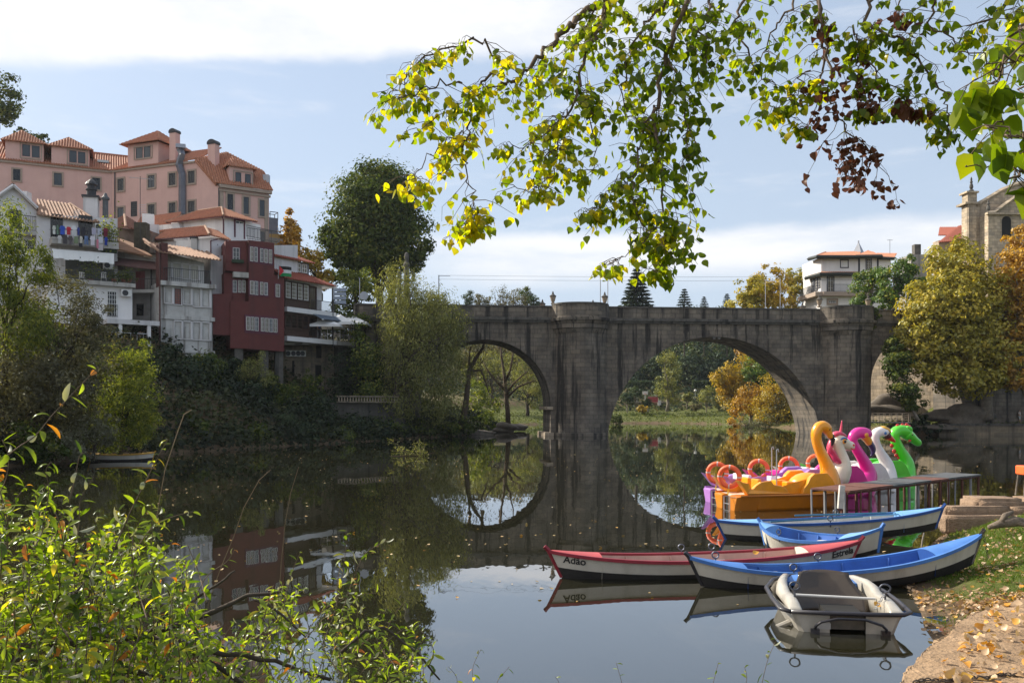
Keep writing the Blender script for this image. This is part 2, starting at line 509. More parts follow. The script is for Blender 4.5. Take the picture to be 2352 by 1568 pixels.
def ground_z(X, Y):
    X = np.asarray(X, float); Y = np.asarray(Y, float)
    d = river_dist(X, Y)
    left = np.interp(d, [-3, 0, 2, 4.5, 9, 14, 25, 45, 80, 200], [-1.5, -.02, .8, 3.5, 6.0, 7.5, 12, 18, 24, 40])
    cafe = np.interp(d, [-3, 0, 1, 4, 8, 11, 15, 30, 60, 100], [-1.5, -.02, .4, 1.8, 2.6, 3.4, 9.5, 12.5, 13.5, 16])
    near = np.interp(d, [-3, 0, 1.5, 3, 6, 30], [-1.5, -.02, .35, .8, 1.3, 2.0])
    far = np.interp(d, [-3, 0, 2, 8, 22, 26, 45, 60, 110, 300], [-1.5, -.02, .5, 1.2, 2.4, 4.6, 7.0, 9, 24, 40])
    right = np.interp(d, [-3, 0, .8, 3, 7, 40], [-1.5, -.02, .08, .6, 1.0, 2.2])
    rfar = np.interp(d, [-3, 0, 1, 6, 7.5, 14, 60, 300], [-1.5, -.02, .9, 1.7, 4, 13, 15, 40])
    quay = np.interp(d, [-3, 0, .15, 6, 12, 40], [-1.5, -.3, 1.15, 1.7, 2.4, 8])
    sm = lambda v, a, b: np.clip((v - a) / (b - a), 0, 1) ** 2 * (3 - 2 * np.clip((v - a) / (b - a), 0, 1))
    L_ = left * (1 - sm(Y, 68, 77)) + cafe * sm(Y, 68, 77)
    L_ = near * (1 - sm(Y, 12, 30)) + L_ * sm(Y, 12, 30)
    Rn = right
    Rf = np.where(Y < 101, quay, rfar) 
    R_ = Rn * (1 - sm(Y, 84, 92)) + Rf * sm(Y, 84, 92)
    side = sm(X + (Y - 5) * -.19, -3, 2)
    z = L_ * (1 - side) + R_ * side
    f = sm(Y, 112, 150) * (1 - sm(X, 46, 60) * (1 - sm(Y, 170, 200)))
    z = z * (1 - f) + far * f
    z += .26 * np.exp(-((X - 12) / 2.4) ** 2 - ((Y - 19.3) / 1.2) ** 2) * np.clip(d / 1.2, 0, 1)
    z += np.where(d > .3, (vnoise(X, Y, .9, 1) - .5) * .10 + (vnoise(X, Y, .25, 2) - .5) * .25 * np.clip(d / 6, 0, 1) + (vnoise(X, Y, 3.1, 3) - .5) * .035, 0)
    return z, d
def gz(x, y): return float(ground_z(np.array([x]), np.array([y]))[0][0])
def build_ground():
    xs = np.unique(np.concatenate([np.linspace(-900, -120, 14), np.linspace(-120, 120, 121), np.linspace(-10, 18, 141), np.linspace(120, 900, 14)]))
    ys = np.unique(np.concatenate([np.linspace(-60, 0, 12), np.linspace(0, 30, 151), np.linspace(30, 130, 101), np.linspace(130, 300, 70), np.linspace(300, 2500, 16)]))
    X, Y = np.meshgrid(xs, ys)
    Z, D = ground_z(X.ravel(), Y.ravel())
    V = np.stack([X.ravel(), Y.ravel(), Z], 1)
    nx, ny = len(xs), len(ys)
    i = (np.arange(ny - 1)[:, None] * nx + np.arange(nx - 1)[None, :]).ravel()
    F = np.stack([i, i + 1, i + nx + 1, i + nx], 1)
    m, nt, b = _new('earth_and_grass')
    N, L = nt.nodes.new, nt.links.new
    tc = N('ShaderNodeTexCoord')
    def nz(s, d, r=.65):
        n = N('ShaderNodeTexNoise'); n.inputs['Scale'].default_value = s; n.inputs['Detail'].default_value = d; n.inputs['Roughness'].default_value = r
        L(tc.outputs['Object'], n.inputs['Vector']); return n.outputs['Fac']
    def ramp(v, stops):
        r = N('ShaderNodeValToRGB'); e = r.color_ramp.elements
        while len(e) < len(stops): e.new(.5)
        for i_, (p, c) in enumerate(stops): e[i_].position = p; e[i_].color = (*c, 1)
        L(v, r.inputs[0]); return r.outputs[0]
    grass = ramp(nz(2.2, 8), [(.3, (.055, .06, .016)), (.5, (.085, .10, .024)), (.7, (.15, .145, .05))])
    soil = ramp(nz(6, 8), [(.3, (.07, .047, .028)), (.6, (.15, .105, .065)), (.8, (.22, .16, .10))])
    at = N('ShaderNodeAttribute'); at.attribute_name = 'soil'
    ad = N('ShaderNodeMath'); ad.operation = 'ADD'; L(at.outputs['Fac'], ad.inputs[0])
    sb = N('ShaderNodeMath'); sb.operation = 'MULTIPLY_ADD'; sb.inputs[1].default_value = 1.5; sb.inputs[2].default_value = -.75
    L(nz(1.1, 6), sb.inputs[0]); L(sb.outputs[0], ad.inputs[1])
    mr = N('ShaderNodeMapRange'); mr.inputs['From Min'].default_value, mr.inputs['From Max'].default_value = .35, .65; L(ad.outputs[0], mr.inputs['Value'])
    mx = N('ShaderNodeMixRGB'); L(mr.outputs[0], mx.inputs['Fac']); L(grass, mx.inputs['Color1']); L(soil, mx.inputs['Color2'])
    L(mx.outputs[0], b.inputs['Base Color']); b.inputs['Roughness'].default_value = .95; b.inputs['Specular IOR Level'].default_value = .15
    bp = N('ShaderNodeBump'); bp.inputs['Strength'].default_value = .8; bp.inputs['Distance'].default_value = .05
    L(nz(14, 6), bp.inputs['Height']); L(bp.outputs[0], b.inputs['Normal'])
    o = np_mesh('ground', V, F, m, smooth=True)
    a = o.data.attributes.new('soil', 'FLOAT', 'POINT')
    s = np.clip(1.15 - D / 1.2, .22, 1)
    s = np.where((V[:, 0] < -3) & (V[:, 1] > 12) & (V[:, 1] < 112), np.clip(s, .62, 1), s)
    s = np.where((V[:, 1] > 150) & (Z > 3), np.clip(s, .5, 1), s)
    a.data.foreach_set('value', s.astype(np.float32))
    o['kind'] = 'structure'
build_ground()

def build_water():
    m, nt, b = _new('river_water')
    N, L = nt.nodes.new, nt.links.new
    b.inputs['Base Color'].default_value = (.017, .016, .008, 1)
    b.inputs['Roughness'].default_value = .6
    b.inputs['Specular IOR Level'].default_value = 0
    tc = N('ShaderNodeTexCoord')
    mp = N('ShaderNodeMapping'); mp.inputs['Scale'].default_value = (.9, .28, 1); mp.inputs['Rotation'].default_value = (0, 0, .5)
    L(tc.outputs['Object'], mp.inputs[0])
    n1 = N('ShaderNodeTexNoise'); n1.inputs['Scale'].default_value = 1.6; n1.inputs['Detail'].default_value = 3
    L(mp.outputs[0], n1.inputs['Vector'])
    n2 = N('ShaderNodeTexNoise'); n2.inputs['Scale'].default_value = .11; n2.inputs['Detail'].default_value = 2
    L(tc.outputs['Object'], n2.inputs['Vector'])
    r2 = N('ShaderNodeMapRange'); r2.inputs['From Min'].default_value, r2.inputs['From Max'].default_value = .45, .75; r2.inputs['To Min'].default_value = .25
    L(n2.outputs['Fac'], r2.inputs['Value'])
    mu = N('ShaderNodeMath'); mu.operation = 'MULTIPLY'; L(n1.outputs['Fac'], mu.inputs[0]); L(r2.outputs[0], mu.inputs[1])
    bp = N('ShaderNodeBump'); bp.inputs['Strength'].default_value = .30; bp.inputs['Distance'].default_value = .03
    L(mu.outputs[0], bp.inputs['Height'])
    gl = N('ShaderNodeBsdfGlossy'); gl.inputs['Roughness'].default_value = .012; gl.inputs['Color'].default_value = (.97, .98, 1, 1)
    fr = N('ShaderNodeFresnel'); fr.inputs['IOR'].default_value = 1.46
    L(bp.outputs[0], gl.inputs['Normal']); L(bp.outputs[0], fr.inputs['Normal'])
    pw = N('ShaderNodeMath'); pw.operation = 'POWER'; pw.inputs[1].default_value = .66; L(fr.outputs[0], pw.inputs[0])
    ms = N('ShaderNodeMixShader'); L(pw.outputs[0], ms.inputs[0]); L(b.outputs[0], ms.inputs[1]); L(gl.outputs[0], ms.inputs[2]); L(ms.outputs[0], nt.nodes['Material Output'].inputs[0])
    mb = MB(); mb.poly([(-60, 1, 0), (90, 1, 0), (90, 200, 0), (-60, 200, 0)])
    o = mb.build('river_water', m); o['kind'] = 'structure'
build_water()

# ------------------------------------------------------------------ the bridge
BO = P(1265, 937, 94.0); BO.z = 0
BYAW = math.asin(.096)
BE = Vector((math.cos(BYAW), math.sin(BYAW), 0)); BN = Vector((-math.sin(BYAW), math.cos(BYAW), 0))
BW = 6.3
def b_u(px, v=0.0):                 # position along the bridge seen at photo column px, at depth v behind the front face
    k = (px - CX) / FPX
    # (O + u E + v N).x = k * y
    return (k * (BO.y + v * BN.y) - BO.x - v * BN.x) / (BE.x - k * BE.y)
def build_bridge():
    root = thing('stone_bridge', 'old granite arched bridge with dark stained piers crossing the river', 'bridge', BO, BYAW)
    uL0, uL1 = 0.0, b_u(1395); uR0, uR1 = b_u(1884), b_u(2000)
    rl = 7.0; cl = (-rl, 3.33)
    rm = (uR0 - uL1) / 2; cm = (uL1 + rm, 10.83 - rm)
    rr = 5.6; cr = (uR1 + rr, 5.7)
    TOP = 12.45
    cols = []                       # (u, underside z)
    def arch(c, r, a0, a1, n):
        for i in range(n + 1):
            a = a0 + (a1 - a0) * i / n
            cols.append((c[0] + r * math.cos(a), c[1] + r * math.sin(a)))
    cols.append((-21, -1.5)); cols.append((cl[0] - rl, -1.5))
    arch(cl, rl, math.pi, 0, 40)
    cols.append((uL0, -1.5)); cols.append((uL1, -1.5))
    arch(cm, rm, math.pi + .0, 0, 56)
    cols.append((uR0, -1.5)); cols.append((uR1, -1.5))
    arch(cr, rr, math.pi, 0, 30)
    cols.append((cr[0] + rr, -1.5)); cols.append((uR1 + 30, -1.5))
    mb = MB(); n = len(cols)
    vs = []
    for u, z in cols: vs += [(u, 0, z), (u, 0, TOP), (u, BW, z), (u, BW, TOP)]
    fs = []
    for i in range(n - 1):
        a, b = i * 4, i * 4 + 4
        if abs(cols[i][0] - cols[i + 1][0]) > 1e-6: fs += [(a, b, b + 1, a + 1), (a + 2, a + 3, b + 3, b + 2), (a + 1, b + 1, b + 3, a + 3)]
        fs.append((a, a + 2, b + 2, b))
    mb.add(vs, fs)
    mb.build('wall', granite, root)
    # voussoir rings standing 5 cm proud of the face
    for (c, r, a0, a1) in ((cl, rl, math.pi, 0), (cm, rm, math.pi, 0), (cr, rr, math.pi, 0)):
        m2 = MB(); k = 34 if r < 9 else 54
        for i in range(k):
            p = [a0 + (a1 - a0) * (i + e) / k for e in (.02, .98)]
            rin, rout = r + .004, r + .85 + R.uniform(-.06, .1)
            q = [(c[0] + rr_ * math.cos(t), c[1] + rr_ * math.sin(t)) for rr_, t in ((rin, p[0]), (rin, p[1]), (rout, p[1]), (rout, p[0]))]
            if min(z for _, z in q) < .2 and c is cm: continue
            if c is cl and q[0][0] < -13: continue
            dd = R.uniform(.02, .05)
            m2.prism([(x, .02, z) for x, z in q], (0, -.02 - dd, 0))
        m2.build('arch_ring', granite, root, clean=True)
    # impost and set-back foot of the left pier
    m3 = MB(); m3.box((-.1, BW / 2, 3.0), (.7, BW + .3, .34)); m3.box((-.15, BW / 2, .1), (.9, BW + .5, .55))
    m3.build('impost', granite_pale, root, bevel=.04)
    # pier cutwaters and the bastions over them
    def outline(u0, u1, bulge, ex, n=14, grow=0.0):
        pts = []
        for i in range(n + 1):
            t = -1 + 2 * i / n
            s = math.copysign(abs(t) ** 1.0, t)
            pts.append((lerp(u0 - grow, u1 + grow, (s + 1) / 2), -(bulge + grow) * (1 - abs(t) ** ex) ** (1 / 1.6) ))
        return pts
    def bastion(u0, u1, bul):
        cut = MB()
        low = outline(u0 + .35, u1 - .05, bul, 1.5)
        ring = lambda z, o: [Vector((x, y, z)) for x, y in o] + [Vector((o[-1][0], .5, z)), Vector((o[0][0], .5, z))]
        cut.loft([ring(-1.5, outline(u0 + .2, u1 + .05, bul + .3, 1.5)), ring(.35, outline(u0 + .2, u1 + .05, bul + .3, 1.5)), ring(.36, low), ring(10.9, low)])
        cut.build('cutwater', granite, root, clean=True)
        cor = MB()
        o0 = outline(u0 + .2, u1 - .1, bul + .05, 2.2)
        rings = [ring(10.9, low)]
        for z, g in ((11.5, .05), (11.52, .16), (11.9, .18), (12.3, .38), (12.32, .52), (12.62, .55), (12.63, .3), (12.72, .28)):
            rings.append(ring(z, outline(u0 + .2, u1 - .1, bul, 2.4, grow=g)))
        cor.loft(rings)
        cor.build('corbel', granite, root, clean=True)
        par = MB()
        o1 = outline(u0 + .05, u1 + .05, bul, 2.6, grow=.12); o2 = outline(u0 + .05, u1 + .05, bul - .35, 2.6, grow=-.22)
        rings = []
        for (x, y), (x2, y2) in zip(o1, o2):
            y2 = min(y2 + .0, 0.36); 
            rings.append([Vector((x, y, 12.72)), Vector((x, y, 14.05)), Vector((x2, y2 + .1, 14.05)), Vector((x2, y2 + .1, 12.72))])
        par.loft(rings)
        cp = MB(); rings = []
        for (x, y), (x2, y2) in zip(o1, o2): rings.append([Vector((x, y - .1, 14.05)), Vector((x, y - .1, 14.22)), Vector((x2, y2 + .2, 14.22)), Vector((x2, y2 + .2, 14.05))])
        cp.loft(rings)
        po = par.build('parapet', granite, root, clean=True); cp.build('coping', granite_dk, po, clean=True)
    bastion(uL0 + .15, uL1, 2.3)
    bastion(uR0, uR1, 2.3)
    # cornice and straight parapets
    cor = MB(); cor.box(((uR1 + 28 - 21) / 2, -.12, 12.6), (uR1 + 49, .6, .3)); cor.box(((uR1 + 28 - 21) / 2, -.04, 12.33), (uR1 + 49, .4, .24))
    cor.build('cornice', granite_dk, root)
    for (a, b, v) in ((-21, uL0 + .2, .05), (uL1 - .05, uR0 + .1, .05), (uR1, uR1 + 28, .05), (-21, uR1 + 28, BW - .35)):
        m4 = MB(); m4.box(((a + b) / 2, v + .12, 13.33), (b - a, .34, 1.18)); pw = m4.build('parapet', granite, root)
        m5 = MB(); m5.box(((a + b) / 2, v + .12, 13.98), (b - a, .5, .14)); m5.build('coping', granite_dk, pw)
    dk = MB(); dk.box(((uR1 + 7) / 2, BW / 2, 12.72), (uR1 + 48, BW - .5, .3)); dk.build('roadway', mat('asphalt', (.06, .06, .06), .9, .2, 3), root)
    # gargoyle stones under the crown
    g = MB()
    for du in (-.2, .35): g.box((cm[0] + du + .0, -.1, 10.72), (.28, .5, .34))
    g.build('keystone', granite_dk, root)
    # vases on the parapets
    def vase(px, v, label):
        u = b_u(px, v); p = BO + BE * u + BN * v
        t = thing('stone_urn', label, 'urn', (p.x, p.y, 14.05 if v > 1 else 14.2), 0, 'stone urns on the bridge parapet')
        a = MB(); a.box((0, 0, .08), (.42, .42, .16)); a.lathe([(.13, .16), (.12, .22), (.2, .34), (.27, .6), (.31, .78), (.31, .84)], 14)
        a.build('bowl', mat('urn_stone', (.30, .23, .165), .9, .3, 6, bump=.3), t, smooth=False)
        b = MB(); b.lathe([(.36, .84), (.38, .9), (.24, 1.02), (.12, 1.1), (.13, 1.16), (.09, 1.2), (.1, 1.28), (.05, 1.38), (.01, 1.46)], 14)
        b.build('lid', mat('urn_lid', (.085, .075, .065), .9, .3, 6), t)
    for px, v, lb in ((1270, .1, 'stone urn at the left end of the left bastion, on the near parapet'), (1389, .1, 'stone urn at the right end of the left bastion, on the near parapet'),
                      (1882, .1, 'stone urn at the left end of the right bastion, on the near parapet'), (1994, .1, 'stone urn at the right end of the right bastion, by the green creeper'),
                      (1246, BW - .3, 'stone urn on the far parapet, leftmost of the four far ones'), (1362, BW - .3, 'stone urn on the far parapet, between the left bastion ends'),
                      (1843, BW - .3, 'stone urn on the far parapet in front of the yellow plane tree'), (1957, BW - .3, 'stone urn on the far parapet under the white house')):
        vase(px, v, lb)
    # obelisks at the left end of the bridge, behind the willow
    for px, v, h, lb in ((917, BW - .3, 5.4, 'shorter stone pinnacle rising behind the willow top'), (934, .3, 6.4, 'taller stone pinnacle with a lantern behind the willow top')):
        u = b_u(px, v); p = BO + BE * u + BN * v
        t = thing('stone_pinnacle', lb, 'pinnacle', (p.x, p.y, 13.2), 0, 'pinnacles at the bridge end')
        a = MB(); a.box((0, 0, .6), (1.0, 1.0, 1.2)); a.lathe([(.42, 1.2), (.46, 1.35), (.3, 1.45), (.33, h * .5), (.26, h * .75), (.36, h * .77), (.36, h * .8), (.2, h * .84), (.27, h * .92), (.2, h * .98), (.03, h)], 12)
        a.build('shaft', granite_dk, t)
        if px > 920:
            l = MB(); l.tube([(.2, 0, h * .62), (.75, 0, h * .72)], .03, 5); l.lathe([(.05, h * .5), (.17, h * .53), (.22, h * .62), (.12, h * .66), (.02, h * .7)], 8, (.75, -.2, 0)); l.build('lantern', mat('iron', (.03, .03, .035), .5, .1, 3), t)
    return root
build_bridge()

# ------------------------------------------------------------------ building kit
white_w = mat('white_render', (.62, .60, .60), .9, .10, 1.2, streak=.5, scol=(.33, .32, .31), bump=.15)
white_c = mat('white_render_clean', (.74, .72, .71), .9, .06, 1.0, streak=.22, scol=(.45, .43, .42), bump=.1)
white_d = mat('white_render_stained', (.50, .49, .47), .92, .16, 1.4, streak=.85, scol=(.16, .14, .125), bump=.2, patch=.3, pcol=(.3, .27, .24))
grey_w = mat('grey_render', (.32, .30, .28), .92, .2, 1.4, streak=.7, scol=(.13, .12, .11), bump=.2, patch=.4, pcol=(.2, .17, .14))
pink_w = mat('pink_render', (.58, .375, .33), .9, .07, .7, streak=.2, scol=(.48, .28, .235), bump=.1)
red_w = mat('oxblood_cladding', (.125, .033, .030), .8, .16, 1.0, streak=.45, scol=(.075, .028, .026), bump=.1)
red_t = mat('plum_trim', (.10, .025, .045), .6, .12, 3)
stone_t = mat('stone_trim', (.33, .26, .21), .9, .14, 3, bump=.2)
tile_n = mat('clay_tile_new', (.36, .155, .09), .85, .30, 3.5, bump=.2, patch=.4, pcol=(.27, .125, .08))
tile_o = mat('clay_tile_old', (.30, .178, .12), .9, .38, 3.0, bump=.3, patch=.6, pcol=(.20, .13, .09))
tile_d = mat('clay_tile_dark', (.22, .105, .07), .9, .35, 3.0, bump=.3, patch=.5, pcol=(.13, .085, .06))
tile_r = mat('clay_tile_red', (.26, .075, .05), .85, .25, 3.5, bump=.2)
iron = mat('iron', (.03, .03, .035), .5, .1, 3)
steel = mat('steel', (.42, .43, .45), .4, .1, 3, metal=.7)
wood_d = mat('dark_wood', (.055, .028, .02), .6, .25, 4)
wframe = mat('white_frame', (.70, .69, .66), .6, .06, 4)
dframe = mat('dark_frame', (.035, .038, .045), .5, .1, 4)
glass_d = glassmat('dark_glass', (.008, .009, .011))
glass_c = glassmat('reflection_tint_glass', (.12, .10, .065), .08)  # cream pane colour stands in for reflections of sunlit buildings
glass_b = glassmat('sky_glass', (.045, .055, .065), .05)
concrete = mat('concrete', (.42, .40, .37), .9, .2, 2, streak=.6, scol=(.2, .18, .16), bump=.2)
CAMV = Vector((0, 0, EYE))

class Fc:
    """vertical wall plane through two plan points, each given as (photo column, distance)"""
    def __init__(s, xa, da, xb, db):
        A, B = P(xa, HY, da), P(xb, HY, db)
        s.A = Vector((A.x, A.y, 0)); s.u = Vector((B.x - A.x, B.y - A.y, 0)); s.len = s.u.length; s.u.normalize()
        s.n = Vector((s.u.y, -s.u.x, 0))
        if s.n.dot(CAMV - A) < 0: s.n = -s.n
    def hit(s, x, y, off=0.0):
        d = Vector(((x - CX) / FPX, 1, (HY - y) / FPX))
        A = s.A + s.n * off
        t = (A - Vector((0, 0, 0))).dot(s.n) / d.dot(s.n)
        p = d * t; p.z += EYE
        return p
    def uz(s, x, y, off=0.0):
        p = s.hit(x, y, off); return ((p - s.A).dot(s.u), p.z)
    def pt(s, u, z, off=0.0):
        q = s.A + s.u * u + s.n * off; q.z = z; return q
    def rect(s, x0, y0, x1, y1):
        xc, yc = (x0 + x1) / 2, (y0 + y1) / 2
        return s.uz(x0, yc)[0], s.uz(x1, yc)[0], s.uz(xc, y1)[1], s.uz(xc, y0)[1]
    def slab(s, mb, u0, u1, z0, z1, o0, o1, mi=0):
        p = [s.pt(u0, z0, o0), s.pt(u1, z0, o0), s.pt(u1, z0, o1), s.pt(u0, z0, o1), s.pt(u0, z1, o0), s.pt(u1, z1, o0), s.pt(u1, z1, o1), s.pt(u0, z1, o1)]
        mb.hexa(p, mi)
    def wall(s, mb, pts, depth, px=True, off=0.0):
        q = [s.uz(*p) for p in pts] if px else pts
        mb.prism([s.pt(u, z, off) for u, z in q], -s.n * depth)
def window(F, par, x0, y0, x1, y1, nx=2, ny=2, frame=None, glass=None, sur=None, sw=.14, off=0.0, fw=.05, door=False, sill=True):
    u0, u1, z0, z1 = F.rect(x0, y0, x1, y1)
    window_uz(F, par, u0, u1, z0, z1, nx, ny, frame, glass, sur, sw, off, fw, door, sill)
def window_uz(F, par, u0, u1, z0, z1, nx=2, ny=2, frame=None, glass=None, sur=None, sw=.14, off=0.0, fw=.05, door=False, sill=True):
    frame = frame or dframe; glass = glass or glass_d
    m = MB()
    F.slab(m, u0, u0 + fw, z0, z1, off - .02, off + .045); F.slab(m, u1 - fw, u1, z0, z1, off - .02, off + .045)
    F.slab(m, u0 + fw, u1 - fw, z1 - fw, z1, off - .02, off + .045); F.slab(m, u0 + fw, u1 - fw, z0, z0 + fw, off - .02, off + .045)
    for i in range(1, nx):
        u = lerp(u0, u1, i / nx); t = fw * (.8 if nx <= 3 else .42)
        F.slab(m, u - t / 2, u + t / 2, z0 + fw, z1 - fw, off - .02, off + .04)
    for j in range(1, ny):
        z = lerp(z0, z1, j / ny); t = fw * (.7 if ny <= 2 else .42)
        F.slab(m, u0 + fw, u1 - fw, z - t / 2, z + t / 2, off - .02, off + .036)
    w = m.build('door' if door else 'window', frame, par)
    g = MB(); F.slab(g, u0 + fw * .6, u1 - fw * .6, z0 + fw * .6, z1 - fw * .6, off - .03, off + .014); g.build('pane', glass, w)
    if sur:
        g = MB(); o1 = off + .09
        F.slab(g, u0 - sw, u0, z0, z1, off - .02, o1); F.slab(g, u1, u1 + sw, z0, z1, off - .02, o1)
        F.slab(g, u0 - sw, u1 + sw, z1, z1 + sw, off - .02, o1 + .01)
        if sill: F.slab(g, u0 - sw, u1 + sw, z0 - sw, z0, off - .02, o1 + .04)
        g.build('surround', sur, w)
    return w
def roof_poly(mb, pts, pitch=.28, amp=.065, thick=.10):
    """tiled plane: pts[0]-pts[1] is the eave; corrugated along it with real barrel tiles"""
    pts = [Vector(p) for p in pts]
    a, b = pts[0], pts[1]
    n = (pts[1] - pts[0]).cross(pts[2] - pts[0]).normalized()
    if n.z < 0: n = -n
    e = (b - a); L_ = e.length; e.normalize()
    up = n.cross(e)
    if up.z < 0: up = -up
    P2 = [((p - a).dot(e), (p - a).dot(up)) for p in pts]
    x0 = min(p[0] for p in P2); x1 = max(p[0] for p in P2)
    k = max(4, int((x1 - x0) / pitch) * 4)
    prev = None
    for i in range(k + 1):
        x = lerp(x0 + 1e-4, x1 - 1e-4, i / k)
        ys = []
        for j in range(len(P2)):
            (ax, ay), (bx, by) = P2[j], P2[(j + 1) % len(P2)]
            if abs(bx - ax) > 1e-9 and min(ax, bx) <= x <= max(ax, bx): ys.append(lerp(ay, by, (x - ax) / (bx - ax)))
        if len(ys) < 2: prev = None; continue
        y0, y1 = min(ys), max(ys)
        h = amp * math.cos(i * math.pi / 2)
        r = []
        m = max(1, int((y1 - y0) / .9))
        o = a + e * x
        r.append(o + up * y0 - n * thick)
        for q in range(m + 1): r.append(o + up * lerp(y0, y1, q / m) + n * (h + .0))
        r.append(o + up * y1 - n * thick)
        if prev is not None: 
            if len(prev) == len(r): mb.loft([prev, r], closed=True, cap=False)
            else:
                q0 = [prev[0], prev[1], prev[-2], prev[-1]]; q1 = [r[0], r[1], r[-2], r[-1]]
                mb.loft([q0, q1], closed=True, cap=False)
        prev = r
def ridge(mb, a, b, r=.11):
    mb.tube([a, b], r, 7)
def railing(F, par, u0, u1, z0, z1, off, gap=.13, m=None, name='railing'):
    b = MB()
    F.slab(b, u0, u1, z1 - .05, z1, off - .025, off + .025); F.slab(b, u0, u1, z0 + .06, z0 + .10, off - .02, off + .02)
    k = max(2, int((u1 - u0) / gap))
    for i in range(k + 1):
        u = lerp(u0 + .015, u1 - .015, i / k); F.slab(b, u - .012, u + .012, z0, z1 - .05, off - .012, off + .012)
    return b.build(name, m or iron, par)
def ac_unit(F, par, x, y, w=.85, h=.6, off=.0, label=None):
    u, z = F.uz(x, y)
    b = MB(); F.slab(b, u - w / 2, u + w / 2, z - h / 2, z + h / 2, off + .12, off + .45)
    o = b.build('air_conditioner', mat('ac_white', (.62, .61, .58), .5, .08, 3), par, bevel=.02)
    f = MB(); c = F.pt(u - w * .12, z, off + .455); f.torus(c, h * .38, .02, F.n, 16, 5); f.torus(c, h * .2, .015, F.n, 12, 5)
    f.prism([c + (F.u * math.cos(a) + Vector((0, 0, 1)) * math.sin(a)) * h * .36 - F.n * .002 for a in [i * math.pi / 8 for i in range(16)]], F.n * .008)
    f.build('fan', dframe, o)
    return o
def wtop(root, loc_px=None): pass

